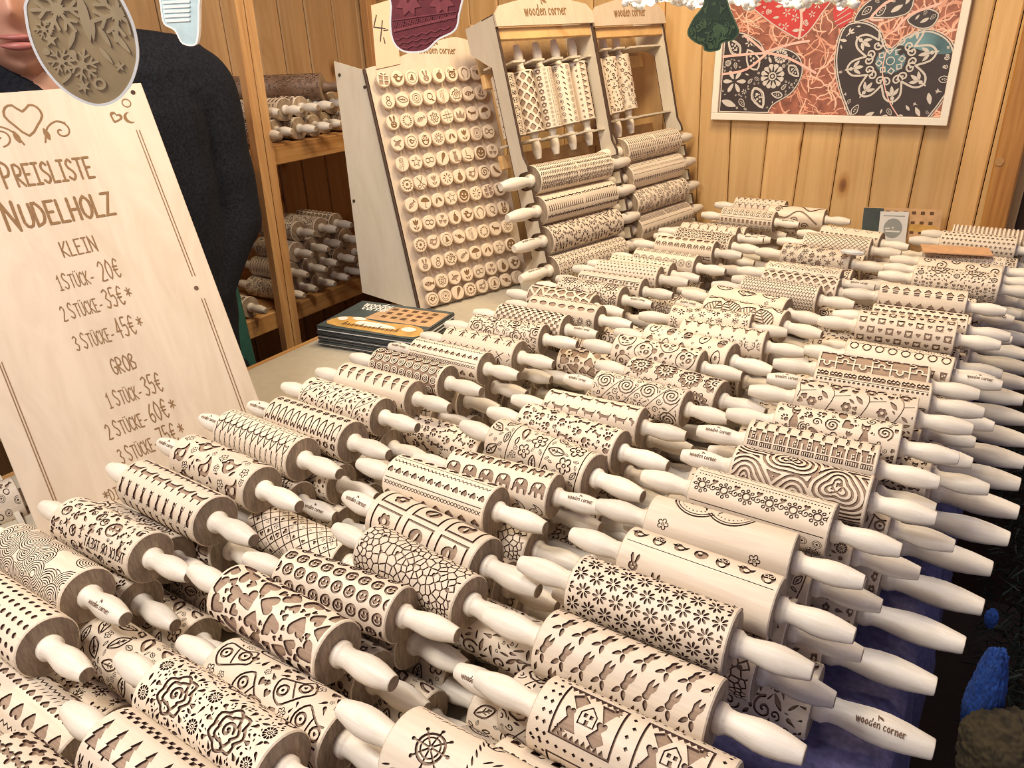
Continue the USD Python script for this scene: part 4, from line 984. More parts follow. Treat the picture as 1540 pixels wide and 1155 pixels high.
def roller_meshes(E, s, ns=24):
    W = PW * s['rep']; R, D = s['R'], s['dep']
    if s['rep'] == 2:
        E = unary_union([AF.scale(E, 1, 1, origin=(0, 0)), AF.translate(E, PW, 0)])
    E = E.simplify(.07)
    dom = box(0, 0, W, PH); land = dom.difference(E)
    ys = np.linspace(0, PH, ns + 1)
    strips = [box(-1, a, W + 1, b) for a, b in zip(ys, ys[1:])]
    V, F, n = [], [], 0
    for g in shapely.intersection(land, np.array(strips, object)):
        for p in polys(g):
            if p.area < 1e-3:
                continue
            v, f = tri2d(p)
            V.append(v); F.append(f + n); n += len(v)
    f2 = cyl(R, 0); P = f2(np.vstack(V), s, W); F = np.vstack(F)
    N = P * [0, 1, 1]; N /= np.linalg.norm(N, axis=1, keepdims=True)
    # plain back and chamfered rims
    h = s['Lr'] / 2; ex = .0010
    a = np.linspace(PHI1, PHI0 + 2 * PI, 14)
    bv = np.array([(x, -R * math.cos(t), R * math.sin(t)) for t in a for x in (-h, h)])
    bf = np.array([q for i in range(13) for q in ((2 * i, 2 * i + 1, 2 * i + 3), (2 * i, 2 * i + 3, 2 * i + 2))]) + len(P)
    bn = bv * [0, 1, 1] / R
    P = np.vstack([P, bv]); N = np.vstack([N, bn]); F = np.vstack([F, bf])
    t = np.arange(36) * 2 * PI / 36
    for d in (-1, 1):
        k = len(P)
        ring = np.array([(d * hh, -rr * math.cos(q), rr * math.sin(q)) for hh, rr in ((h, R), (h + ex, R - ex)) for q in t])
        rn = np.array([(d * .7, -.7 * math.cos(q), .7 * math.sin(q)) for _ in range(2) for q in t])
        fr = []
        for i in range(36):
            j = (i + 1) % 36
            q = [(k + i, k + j, k + 36 + j), (k + i, k + 36 + j, k + 36 + i)]
            fr += q if d < 0 else [x[::-1] for x in q]
        P = np.vstack([P, ring]); N = np.vstack([N, rn]); F = np.vstack([F, fr])
    # walls of the engraving and its floor
    seg = []
    for g in shapely.intersection(E.boundary.intersection(box(.05, .05, W - .05, PH - .05)), np.array(strips, object)):
        for l in (getattr(g, 'geoms', [g])):
            if l.geom_type == 'LineString' and l.length > 1e-6:
                c = np.array(l.coords)[:, :2]; seg.append(np.stack([c[:-1], c[1:]], 1))
    wall = None
    if seg:
        seg = np.concatenate(seg); m = len(seg)
        top = cyl(R, 0)(seg.reshape(-1, 2), s, W).reshape(m, 2, 3); bot = cyl(R - D, 0)(seg.reshape(-1, 2), s, W).reshape(m, 2, 3)
        wv = np.concatenate([top[:, 0], top[:, 1], bot[:, 1], bot[:, 0]]); i = np.arange(m)
        wall = (wv, np.concatenate([np.stack([i, i + m, i + 2 * m], 1), np.stack([i, i + 2 * m, i + 3 * m], 1)]))
    t = np.linspace(PHI0 - .02, PHI1 + .02, 30); r = R - D
    fv = np.array([(x, -r * math.cos(q), r * math.sin(q)) for q in t for x in (-h, h)])
    ff = np.array([q for i in range(29) for q in ((2 * i, 2 * i + 1, 2 * i + 3), (2 * i, 2 * i + 3, 2 * i + 2))])
    return (P, F, N), wall, (fv, ff)


HANDLES = {}
for _n, _s in (('k', KLEIN), ('g', GROSS)):
    _m = lathe(handle_profile(_s), 20)
    _r = placed(_m, (_s['Lr'] / 2 + .0010, 0, 0)); _l = _r.copy(); _l.vertices = _l.vertices * [-1, 1, 1]; _l.invert()
    _d = trimesh.creation.cylinder(_s['R'] - .0009, .0016, sections=32); _d.vertices = _d.vertices[:, [2, 0, 1]]
    _mk = flat(LOGO)
    _v = np.array(_mk.vertices); _w = _v[:, 0].max() - _v[:, 0].min(); _v *= .027 * _s['hk'] / _w
    _rr = .01030 * _s['hk']; _a = math.radians(52) + _v[:, 1] / _rr; _lh = (_s['L'] - _s['Lr']) / 2
    _x = _s['Lr'] / 2 + _lh * .58
    _et = trimesh.creation.cylinder(.0057 * _s['hk'], .0006, sections=16); _et.vertices = _et.vertices[:, [2, 0, 1]]
    HANDLES[_n] = dict(tip=placed(_et, (_s['L'] / 2 + .0010, 0, 0)), right=_r, left=_l, disc=_d, mark_r=(np.column_stack([_x + _v[:, 0], -_rr * np.cos(_a), _rr * np.sin(_a)]), _mk.faces), mark_l=(np.column_stack([-_x + _v[:, 0], -_rr * np.cos(_a), _rr * np.sin(_a)]), _mk.faces))


def build_pin(key, size, label, group, pos, rot, scale=1.0, mark='', tone='beech_turned'):
    s = KLEIN if size == 'k' else GROSS
    t = thing('rolling_pin', label, 'rolling pin', pos, rot, group, scale=scale)
    (P, F, N), wall, floor = roller_meshes(pattern(key), s)
    ro = put('roller', (P, F), 'beech_roller' if tone == 'beech_turned' else tone, t, normals=N)
    put('engraving', floor, 'engraved_floor', ro, smooth=True)
    if wall is not None:
        put('scorched_edge', wall, 'scorched_edge', ro)
    H = HANDLES[size]
    for d in (-1, 1):
        put('end_face', placed(H['disc'], (d * (s['Lr'] / 2 + .0003), 0, 0)), 'end_grain', t)
    for d, k in ((-1, 'left'), (1, 'right')):
        h = put('handle', H[k], tone, t, smooth=40)
        if d > 0:
            put('handle_end', H['tip'], 'end_grain', h)
        if k[0] in mark:
            put('burnt_mark', H['mark_' + k[0]], 'burnt_dark', h)
    return t


def turn(yaw=0, roll=0, pitch=0):
    y, r, p = map(math.radians, (yaw, roll, pitch))
    Rz = np.array([[math.cos(y), -math.sin(y), 0], [math.sin(y), math.cos(y), 0], [0, 0, 1]])
    Ry = np.array([[math.cos(p), 0, math.sin(p)], [0, 1, 0], [-math.sin(p), 0, math.cos(p)]])
    Rx = np.array([[1, 0, 0], [0, math.cos(r), -math.sin(r)], [0, math.sin(r), math.cos(r)]])
    return Rz @ Ry @ Rx


DESC = dict(
    flat='a lattice of four-petal flowers', hzbig='wide hearts between zigzag lines', polka='round polka dots', conc='overlapping concentric rings', frohe='pumpkins and mirrored TRICK OR TREAT lettering',
    foxes='rows of foxes and sitting cats', birds='plump birds and small flowers', geo='pointed arches and folk bands', peng='upright ovals with tiny faces', branch='leafy curving branches', ice='ice-cream cones',
    circ='raised double circles on a brown ground', hz='hearts between zigzags and dotted bands', mill='windmills', roses='scrolled roses', check='a fine checkerboard', bows='bows and round hats', gir='giraffe-like patches',
    orn='dense rosettes with leaves', train='rows of railway wagons', star='tiny four-point stars', hd='small drops', mon='one-eyed monsters and rings', bean='clothes-line motifs and elephants', dots='a fine cell mesh',
    zig='mountain zigzags and trees', cat='town houses and cats', stag='stag heads and stars', swirl='bold loose swirls', trees='fir trees, rabbits and a check band', rdam='large rose medallions', owlp='paisley pods with ringed eyes',
    hearts='crowded cut-out hearts', smil='rows of smiley faces', peb='pebble-like cells', lett='framed flowers and big letters', hz2='hearts between zigzags and dotted bands', eleph='elephants with heart ears', leaf='outlined leaves and blossoms',
    paw='paw prints and bones', dach='rows of dachshunds', celt='coiling scrolls', mand='round flower mandalas', panda='outlined panda faces', egg='decorated eggs', deer='deer heads, antlers and stars', snowf='small snowflakes and flowers',
    chev='ribbed leaves', eyes='masks with round eyes', ogee='an ogee lattice', scales='fine woven scales', scall='stacked fans', snow='big snow stars', dlat='a fine diamond net', hwave='waves and hearts',
    wheel='ship wheels and ropes', nord='framed nordic houses and diamonds', lob='little fish and ribbons', daisy='rows of daisies', rab='birds above a line and rabbits below', arc='two dotted arches and a few flowers', band='bands of round blossoms',
    zebra='zebra-like whorls', town='a row of house fronts', cats='cats and big spirals', flor='stemmed flowers', trn='a toy train and butterflies', puz='jigsaw puzzle pieces', ring='teapots and cups', hsq='hearts in squares',
    hrow='even rows of hearts', cup='cupcakes', damask='two damask roses over tulips', curls='moustache shapes and curls', mini='mini blossoms', star5='rows of five-point stars', stripe='lengthwise ribs', antler='antlers and leaves',
    leafb='large outlined leaves', berry='berries and leaves', flour='flourishes', bigbird='large birds', pigs='round pig faces', fret='a stepped fretwork', squig='notes and squiggles', netz='a wide diamond net', heartdot='hearts and dots')
SHORT = dict(hz='far hearts-and-zigzag', hz2='near hearts-and-zigzag')
MARK = dict(conc='r', geo='l', peng='l', birds='l', hz='l', lett='l', eleph='r', check='r', trn='l', zebra='l', town='l', chev='l', celt='l', orn='r', zig='r', cat='r', stag='r', ring='r', scall='r')
HEAP_GROUP = 'small engraved rolling pins heaped on the stall table'
PINS, TOPLABEL = {}, {}
HEAP = [
    ('flat', 'C', 0, -0.4134, 0.0912, -0.4218, 0.0, 1.0), ('polka', 'C', 0, -0.6126, 0.1614, -0.4158, 0.0, 1.0), ('conc', 'C', 0, -0.642, 0.2101, -0.4152, 0.0, 1.0),
    ('frohe', 'C', 0, -0.6435, 0.2671, -0.4174, 2.2, 0.979), ('foxes', 'C', 0, -0.643, 0.3367, -0.4166, -1.5, 1.05), ('birds', 'C', 0, -0.6477, 0.3986, -0.4173, -2.1, 1.039),
    ('geo', 'C', 0, -0.6562, 0.4616, -0.4169, -2.0, 1.042), ('peng', 'C', 0, -0.6344, 0.5163, -0.4169, -1.4, 1.022), ('branch', 'C', 0, -0.6442, 0.5787, -0.4172, -0.5, 0.997),
    ('ice', 'C', 0, -0.6409, 0.6365, -0.4173, 0.3, 0.982), ('circ', 'C', 0, -0.6338, 0.6948, -0.4172, -1.0, 0.995), ('hz', 'C', 0, -0.615, 0.7551, -0.4177, 0.8, 0.967),
    ('mill', 'C', 0, -0.5957, 0.8094, -0.417, 0.3, 0.996), ('roses', 'C', 0, -0.5988, 0.8785, -0.418, 5.9, 0.963), ('check', 'C', 0, -0.5878, 0.9307, -0.4163, 0.9, 0.959),
    ('bows', 'C', 0, -0.5627, 0.9915, -0.4168, 0.5, 0.982), ('gir', 'C', 0, -0.5962, 1.0402, -0.4178, -0.9, 0.969), ('orn', 'C', 0, -0.5726, 1.0994, -0.4176, -1.8, 0.969),
    ('train', 'C', 0, -0.5611, 1.1538, -0.418, 0.5, 0.97), ('star', 'C', 0, -0.5577, 1.2135, -0.4131, 2.7, 0.964), ('hd', 'C', 0, -0.5545, 1.2638, -0.4181, -0.8, 0.974),
    ('mon', 'C', 0, -0.532, 1.3279, -0.4179, -2.0, 1.004), ('bean', 'C', 0, -0.5357, 1.4385, -0.418, 0.1, 0.983), ('dots', 'C', 0, -0.5205, 1.5006, -0.4175, -5.5, 1.004),
    ('zig', 'C', 0, -0.5322, 1.5637, -0.418, 2.3, 0.981), ('cat', 'C', 0, -0.502, 1.7387, -0.4179, -2.2, 0.982), ('stag', 'C', 0, -0.5115, 1.8597, -0.418, -0.1, 0.974),
    ('swirl', 'C', 0, -0.4107, 1.8034, -0.418, 0.0, 1.0), ('trees', 'N', 0, -0.3567, 0.1356, -0.4108, 0.0, 1.0), ('rdam', 'N', 0, -0.3713, 0.1825, -0.4129, 0.0, 1.0),
    ('owlp', 'N', 0, -0.3659, 0.2266, -0.4306, 0.0, 1.0), ('hearts', 'N', 0, -0.4103, 0.2713, -0.4109, -1.1, 1.004), ('smil', 'N', 0, -0.3966, 0.3233, -0.4163, 5.4, 0.95),
    ('peb', 'N', 0, -0.3602, 0.376, -0.4186, -6.1, 0.96), ('lett', 'N', 0, -0.3856, 0.4261, -0.4236, -5.2, 1.05), ('hz2', 'N', 0, -0.4107, 0.4786, -0.4119, 0.4, 0.991),
    ('eleph', 'N', 0, -0.3753, 0.5291, -0.4163, 4.4, 0.95), ('leaf', 'N', 0, -0.3632, 0.5905, -0.4154, -7.5, 1.05), ('paw', 'N', 0, -0.3602, 0.645, -0.4159, -3.0, 1.01),
    ('dach', 'N', 0, -0.3599, 0.6991, -0.4155, 3.9, 0.95), ('celt', 'N', 0, -0.3332, 0.7725, -0.416, -2.2, 0.95), ('mand', 'N', 0, -0.3124, 0.8293, -0.4205, -8.0, 1.039),
    ('panda', 'N', 0, -0.3597, 0.8869, -0.4134, -1.0, 0.991), ('egg', 'N', 0, -0.3372, 0.9406, -0.4163, -7.8, 1.05), ('deer', 'N', 0, -0.3083, 0.9974, -0.4163, 3.8, 0.97),
    ('snowf', 'N', 0, -0.3434, 1.0435, -0.4126, 8.0, 0.95), ('chev', 'N', 0, -0.3099, 1.1031, -0.4174, -8.0, 1.024), ('eyes', 'N', 0, -0.3201, 1.1548, -0.4156, -7.6, 1.013),
    ('ogee', 'N', 0, -0.274, 1.2854, -0.4168, 0.0, 1.0), ('scales', 'N', 0, -0.2929, 1.2343, -0.416, 0.0, 1.0), ('scall', 'N', 0, -0.2805, 1.3344, -0.4152, 0.0, 1.0),
    ('snow', 'N', 0, -0.288, 1.4677, -0.416, -4.4, 1.016), ('dlat', 'N', 0, -0.2746, 1.5713, -0.416, 0.0, 1.0), ('hwave', 'N', 0, -0.2615, 1.6389, -0.4157, -8.0, 0.95),
    ('wheel', 'M', 0, -0.1848, 0.2276, -0.398, 0.0, 1.0), ('nord', 'M', 0, -0.1267, 0.2997, -0.4054, 0.0, 1.0), ('lob', 'M', 0, -0.1537, 0.3506, -0.4016, -0.2, 1.008),
    ('daisy', 'M', 0, -0.1647, 0.4164, -0.4009, 0.8, 1.004), ('rab', 'M', 0, -0.1491, 0.4747, -0.4059, -0.8, 1.014), ('arc', 'M', 0, -0.1522, 0.5324, -0.4057, 2.3, 0.994),
    ('band', 'M', 0, -0.1353, 0.5944, -0.4055, -0.2, 1.006), ('zebra', 'M', 0, -0.1163, 0.6534, -0.4049, 1.5, 1.005), ('town', 'M', 0, -0.1204, 0.7122, -0.4038, 3.2, 1.005),
    ('cats', 'M', 0, -0.1081, 0.7686, -0.4043, 3.9, 0.994), ('flor', 'M', 0, -0.1018, 0.8291, -0.3988, 4.3, 0.995), ('trn', 'M', 0, -0.095, 0.8851, -0.404, 5.3, 1.001),
    ('puz', 'M', 0, -0.1022, 0.9354, -0.4048, 5.0, 0.998), ('ring', 'M', 0, -0.0802, 0.9895, -0.4061, -1.0, 0.983), ('hsq', 'M', 0, -0.0889, 1.1045, -0.4011, 3.1, 0.982),
    ('hrow', 'M', 0, -0.0789, 1.1535, -0.4051, 3.8, 0.976), ('cup', 'M', 0, -0.0873, 1.2639, -0.4051, 2.8, 0.964), ('damask', 'M', 0, -0.0523, 1.3838, -0.406, 0.0, 1.0),
    ('curls', 'M', 0, -0.0528, 1.433, -0.406, 0.0, 1.0), ('mini', 'M', 0, -0.0509, 1.4894, -0.406, 0.0, 1.0), ('star5', 'M', 0, -0.0403, 1.6453, -0.4059, 0.0, 1.0),
    ('stripe', 'M', 0, -0.0263, 1.7043, -0.4053, 0.0, 1.0), ('low', 'C', 1, -0.6579, 0.2546, -0.4643, 0.0, 1.0), ('low', 'C', 1, -0.6725, 0.3019, -0.4532, 0.0, 1.0),
    ('low', 'C', 1, -0.6526, 0.3491, -0.465, 0.0, 1.0), ('low', 'C', 1, -0.6525, 0.4434, -0.4637, 0.0, 1.0), ('low', 'C', 1, -0.6349, 0.4915, -0.4603, 0.0, 1.0),
    ('low', 'C', 1, -0.6549, 0.54, -0.4607, 0.0, 1.0), ('low', 'C', 1, -0.6458, 0.5875, -0.465, 0.0, 1.0), ('low', 'C', 1, -0.6398, 0.681, -0.4639, 0.0, 1.0),
    ('low', 'C', 1, -0.6329, 0.7291, -0.4585, 0.0, 1.0), ('low', 'C', 1, -0.6254, 0.7825, -0.4585, 0.0, 1.0), ('low', 'C', 1, -0.6172, 0.8383, -0.4559, 0.0, 1.0),
    ('low', 'C', 1, -0.6071, 0.8827, -0.4739, 0.0, 1.0), ('low', 'C', 1, -0.6087, 1.0105, -0.4911, 0.0, 1.0), ('low', 'C', 1, -0.5897, 1.0702, -0.4571, 0.0, 1.0),
    ('low', 'C', 1, -0.5812, 1.125, -0.4592, 0.0, 1.0), ('low', 'C', 1, -0.5788, 1.1633, -0.4889, 0.0, 1.0), ('low', 'C', 1, -0.5686, 1.2404, -0.4609, 0.0, 1.0),
    ('low', 'C', 1, -0.5546, 1.2951, -0.4554, 0.0, 1.0), ('low', 'C', 1, -0.5528, 1.3832, -0.438, 0.0, 1.0), ('low', 'C', 1, -0.5375, 1.4684, -0.4577, 0.0, 1.0),
    ('low', 'C', 1, -0.5383, 1.5338, -0.458, 0.0, 1.0), ('low', 'C', 1, -0.5407, 1.6512, -0.438, 0.0, 1.0), ('low', 'C', 1, -0.5367, 1.7716, -0.4554, 0.0, 1.0),
    ('low', 'C', 1, -0.5116, 1.8897, -0.4567, 0.0, 1.0), ('low', 'C', 1, -0.5299, 0.1345, -0.4554, 0.0, 1.0), ('low', 'N', 1, -0.5228, 0.0935, -0.4786, 0.0, 1.0),
    ('low', 'N', 1, -0.5421, 0.2072, -0.4629, 0.0, 1.0), ('low', 'N', 1, -0.5355, 0.3964, -0.4668, 0.0, 1.0), ('low', 'N', 1, -0.3836, 0.4511, -0.4691, 0.0, 1.0),
    ('low', 'N', 1, -0.3956, 0.5579, -0.4562, 0.0, 1.0), ('low', 'N', 1, -0.3808, 0.4985, -0.4581, 0.0, 1.0), ('low', 'N', 1, -0.4065, 0.3447, -0.4608, 0.0, 1.0),
    ('low', 'N', 1, -0.4059, 0.2962, -0.4587, 0.0, 1.0), ('low', 'N', 1, -0.3653, 0.6702, -0.4596, 0.0, 1.0), ('low', 'N', 1, -0.3576, 0.7973, -0.4602, 0.0, 1.0),
    ('low', 'N', 1, -0.3679, 0.7367, -0.4487, 0.0, 1.0), ('low', 'N', 1, -0.3312, 0.8694, -0.4582, 0.0, 1.0), ('low', 'N', 1, -0.3272, 0.9709, -0.4605, 0.0, 1.0),
    ('low', 'N', 1, -0.329, 1.1321, -0.4622, 0.0, 1.0), ('low', 'N', 1, -0.3194, 1.0779, -0.4622, 0.0, 1.0), ('low', 'N', 1, -0.2736, 1.3984, -0.4324, 0.0, 1.0),
    ('low', 'N', 1, -0.2694, 1.2589, -0.4584, 0.0, 1.0), ('low', 'N', 1, -0.2818, 1.3093, -0.4593, 0.0, 1.0), ('low', 'N', 1, -0.2913, 0.2494, -0.4736, 0.0, 1.0),
    ('low', 'N', 1, -0.2959, 0.1518, -0.4587, 0.0, 1.0), ('low', 'N', 1, -0.5346, 0.6338, -0.4653, 0.0, 1.0), ('low', 'N', 1, -0.4525, 1.0214, -0.4566, 0.0, 1.0),
    ('low', 'N', 1, -0.4679, 0.9252, -0.4631, 0.0, 1.0), ('low', 'N', 1, -0.4563, 1.1925, -0.453, 0.0, 1.0), ('low', 'N', 1, -0.2726, 1.6033, -0.4539, 0.0, 1.0),
    ('low', 'N', 1, -0.2749, 1.5195, -0.436, 0.0, 1.0), ('low', 'N', 1, -0.2856, 1.6641, -0.462, 0.0, 1.0), ('low', 'M', 1, -0.2668, 0.3901, -0.4628, 0.0, 1.0),
    ('low', 'M', 1, -0.1498, 0.4454, -0.4459, 0.0, 1.0), ('low', 'M', 1, -0.1417, 0.5034, -0.4462, 0.0, 1.0), ('low', 'M', 1, -0.1386, 0.5642, -0.4446, 0.0, 1.0),
    ('low', 'M', 1, -0.1178, 0.6236, -0.4446, 0.0, 1.0), ('low', 'M', 1, -0.0965, 0.6833, -0.4445, 0.0, 1.0), ('low', 'M', 1, -0.1179, 0.7398, -0.4456, 0.0, 1.0),
    ('low', 'M', 1, -0.0764, 0.7994, -0.4447, 0.0, 1.0), ('low', 'M', 1, -0.095, 0.8543, -0.4458, 0.0, 1.0), ('low', 'M', 1, -0.0958, 0.9093, -0.4486, 0.0, 1.0),
    ('low', 'M', 1, -0.0805, 0.9624, -0.4485, 0.0, 1.0), ('low', 'M', 1, -0.0891, 1.0442, -0.426, 0.0, 1.0), ('low', 'M', 1, -0.0809, 1.125, -0.4463, 0.0, 1.0),
    ('low', 'M', 1, -0.0771, 1.2093, -0.426, 0.0, 1.0), ('low', 'M', 1, -0.0669, 1.4106, -0.452, 0.0, 1.0), ('low', 'M', 1, -0.0778, 1.3191, -0.4324, 0.0, 1.0),
    ('low', 'M', 1, -0.0751, 1.4612, -0.4461, 0.0, 1.0), ('low', 'M', 1, -0.0666, 1.6755, -0.4443, 0.0, 1.0), ('low', 'M', 1, -0.1693, 0.3266, -0.4464, 0.0, 1.0),
    ('low', 'C', 1, -0.501, 0.0539, -0.4526, 0.0, 1.0), ('low', 'C', 1, -0.5659, 0.1686, -0.4889, 0.0, 1.0), ('low', 'C', 1, -0.5744, 0.9725, -0.461, 0.0, 1.0),
    ('low', 'C', 1, -0.4491, 1.8315, -0.4581, 0.0, 1.0), ('low', 'M', 1, -0.1733, 0.1984, -0.4444, 0.0, 1.0), ('low', 'M', 1, -0.1429, 0.2605, -0.4339, 0.0, 1.0),
    ('low', 'M', 1, -0.0336, 1.5674, -0.426, 0.0, 1.0), ('low', 'M', 1, -0.0213, 1.7338, -0.4447, 0.0, 1.0), ('gross', 'M', 2, -0.1617, 0.4887, -0.4992, 0.0, 1.0),
    ('gross', 'M', 2, -0.1678, 0.553, -0.4992, 0.0, 1.0), ('gross', 'M', 2, -0.1525, 0.6223, -0.4992, 0.0, 1.0), ('gross', 'M', 2, -0.1425, 0.6837, -0.4992, 0.0, 1.0),
    ('gross', 'M', 2, -0.1394, 0.745, -0.4992, 0.0, 1.0), ('gross', 'M', 2, -0.1277, 0.8062, -0.4992, 0.0, 1.0), ('gross', 'M', 2, -0.1216, 0.8674, -0.4992, 0.0, 1.0),
    ('gross', 'M', 2, -0.1225, 0.9285, -0.4992, 0.0, 1.0), ('gross', 'M', 2, -0.12, 0.9894, -0.4992, 0.0, 1.0), ('gross', 'M', 2, -0.1184, 1.0503, -0.4992, 0.0, 1.0),
    ('gross', 'M', 2, -0.1208, 1.1116, -0.4992, 0.0, 1.0), ('gross', 'M', 2, -0.127, 1.172, -0.4992, 0.0, 1.0), ('gross', 'M', 2, -0.123, 1.235, -0.4992, 0.0, 1.0),
    ('gross', 'M', 2, -0.119, 1.298, -0.4992, 0.0, 1.0), ('gross', 'M', 2, -0.127, 1.361, -0.4992, 0.0, 1.0), ('gross', 'M', 2, -0.123, 1.424, -0.4992, 0.0, 1.0),
    ('gross', 'M', 2, -0.119, 1.487, -0.4992, 0.0, 1.0), ('gross', 'M', 2, -0.127, 1.55, -0.4992, 0.0, 1.0), ('gross', 'M', 2, -0.123, 1.613, -0.4992, 0.0, 1.0),
    ('gross', 'M', 2, -0.119, 1.676, -0.4992, 0.0, 1.0),
]

_cols = {'C': 'left', 'N': 'middle', 'M': 'right'}
for key, col, layer, x, y, z, yaw, sc in HEAP:
    if layer == 0:
        lab = f'small rolling pin with {DESC[key]}, on top of the heap'
        if key == 'hz':
            lab = 'rolling pin with hearts and zigzag bands, its left handle beside the stack of flyers'
        if key == 'hz2':
            lab = 'rolling pin with hearts and zigzag bands, between the elephant and big-letter pins'
        PINS[key] = build_pin(key, 'k', lab, HEAP_GROUP, (x, y, z + CZ), turn(yaw, rnd.uniform(-6, 6)), sc, MARK.get(key, ''))
LOWKEY = {('C', .136): 'hzbig', ('N', .098): 'antler', ('N', .202): 'leafb', ('N', .153): 'fret', ('N', .251): 'bigbird', ('N', .3): 'berry', ('N', .35): 'squig', ('N', .399): 'netz', ('N', .448): 'heartdot', ('M', .385): 'flour', ('M', .263): 'pigs'}
_lk = {}
for (c, w), v in LOWKEY.items():
    h = min((h for h in HEAP if h[1] == c and h[2] == 1 and (c, h[4]) not in _lk), key=lambda h: abs(h[4] - w)); _lk[(c, h[4])] = v
_tops = {c: sorted([(h[4], h[0]) for h in HEAP if h[1] == c and h[2] == 0]) for c in 'CNM'}
_pool = ['paw', 'roses', 'hearts', 'orn', 'branch', 'rdam', 'celt', 'peb', 'snow', 'leaf', 'damask', 'owlp', 'dots', 'frohe', 'flor', 'mand', 'cats', 'daisy']
_k = 0
NICK = {k: SHORT.get(k, '') for k in DESC}
NICK.update(flat='flower-lattice', polka='polka-dot', conc='concentric-ring', frohe='pumpkin', foxes='fox', birds='plump-bird', geo='pointed-arch', peng='upright-oval', branch='leafy-branch', ice='ice-cream', circ='double-circle', mill='windmill', roses='rose', check='checkerboard', bows='bow', gir='giraffe-patch', orn='rosette', train='wagon', star='tiny-star', hd='drop', mon='monster', bean='clothes-line', dots='cell-mesh', zig='mountain', cat='cat-town', stag='stag', swirl='swirl', trees='fir-tree', rdam='medallion', owlp='paisley', hearts='cut-out-heart', smil='smiley', peb='pebble', lett='big-letter', eleph='elephant', leaf='outlined-leaf', paw='paw-print', dach='dachshund', celt='coil', mand='mandala', panda='panda', egg='egg', deer='deer', snowf='small-snowflake', chev='ribbed-leaf', eyes='mask', ogee='ogee', scales='scale', scall='fan', snow='snow-star', dlat='diamond-net', hwave='wave', wheel='ship-wheel', nord='nordic-house', lob='little-fish', daisy='daisy', rab='rabbit', arc='dotted-arch', band='blossom-band', zebra='zebra', town='house-front', cats='cat-and-spiral', flor='stemmed-flower', trn='toy-train', puz='jigsaw', ring='teapot', hsq='framed-heart', hrow='heart-row', cup='cupcake', damask='damask', curls='moustache', mini='mini-blossom', star5='five-point-star', stripe='ribbed')
for key, col, layer, x, y, z, yaw, sc in HEAP:
    if layer != 1:
        continue
    below = [k for w, k in _tops[col] if w < y]; above = [k for w, k in _tops[col] if w >= y]
    if below and above:
        lab = f'rolling pin wedged in the lower layer under the {NICK[below[-1]]} and {NICK[above[0]]} pins'
    elif above:
        lab = f'rolling pin in the lower layer, in front of the {NICK[above[0]]} pin'
    else:
        lab = f'rolling pin in the lower layer, just behind the {NICK[below[-1]]} pin'
    k = _lk.get((col, y))
    R_, p_ = turn(yaw + rnd.uniform(-1, 1), rnd.uniform(-14, 14)), (x, y, z + CZ)
    if k:
        lab = f'rolling pin with {DESC[k]}, under the {NICK[above[0] if above else below[-1]]} pin'
        PINS[k] = build_pin(k, 'k', lab, HEAP_GROUP, p_, R_, 1.0, '')
    else:
        dup(PINS[_pool[_k % len(_pool)]], 'rolling_pin', lab, 'rolling pin', p_, R_, HEAP_GROUP); _k += 1
# the big pins of the bottom layer, long handles jutting over the table edge
_big = sorted([h for h in HEAP if h[2] == 2], key=lambda h: h[4])
_ord = ['nearest', 'second', 'third', 'fourth', 'fifth', 'sixth', 'seventh', 'eighth', 'ninth', 'tenth', 'eleventh', 'twelfth', 'thirteenth', 'fourteenth', 'fifteenth', 'sixteenth', 'seventeenth', 'eighteenth', 'nineteenth', 'farthest']
for i, (key, col, layer, x, y, z, yaw, sc) in enumerate(_big):
    _on = _ord[i] if i < len(_big) - 1 else 'farthest'
    lab = f'large rolling pin at the bottom, the {_on} big handle over the right edge'
    if i in (0, 1):
        PINS['big%d' % i] = build_pin(('flour', 'meadow')[i], 'g', lab, 'large rolling pins under the right edge of the heap', (x, y, z + CZ), turn(rnd.uniform(-1.5, 1.5)), 1.0, 'r' if i == 0 else '')
    else:
        dup(PINS['big1'], 'rolling_pin', lab, 'rolling pin', (x, y, z + CZ), turn(rnd.uniform(-1.5, 1.5), rnd.uniform(-20, 20)), 'large rolling pins under the right edge of the heap')

# pins buried under the left and middle columns: nobody sees or counts them one by one
_bur = thing('rolling_pin_pile', 'rolling pins buried out of sight at the bottom of the heap', 'rolling pin', (0, 0, 0), kind='stuff')
_pi = UsdGeom.PointInstancer.Define(stage, str(_bur.GetPath()) + '/buried_pin')
_pr = UsdGeom.Xform.Define(stage, str(_bur.GetPath()) + '/buried_pin/pin_shape')
(_P, _F, _N), _w, _f = roller_meshes(pattern('leafb'), KLEIN, 16)
put('buried_roller', (_P, _F), 'beech_roller', _pr.GetPrim(), normals=_N)
put('buried_engraving', _f, 'engraved_floor', _pr.GetPrim(), smooth=True)
put('buried_edge', _w, 'scorched_edge', _pr.GetPrim())
put('buried_handle', [HANDLES['k']['right'], HANDLES['k']['left']], 'beech_turned', _pr.GetPrim(), smooth=40)
put('buried_end', [placed(HANDLES['k']['disc'], (d * .0613, 0, 0)) for d in (-1, 1)], 'end_grain', _pr.GetPrim())
_pts = []
for col, x0 in (('C', -.62), ('N', -.37)):
    ys = sorted(h[4] for h in HEAP if h[1] == col and h[2] == 0)
    yy = ys[0] - .12
    while yy < ys[-1] + .02:
        yy += .0505
        top = [h[5] for h in HEAP if h[2] == 1 and abs(h[4] - yy) < .05 and abs(h[3] - x0) < .24]
        _pts.append((x0 + (.05 if yy > 1.1 and col == 'C' else 0) + rnd.uniform(-.012, .012) + (.09 if yy < ys[3] and col == 'C' else 0), yy, CZ - .53 + .0245))
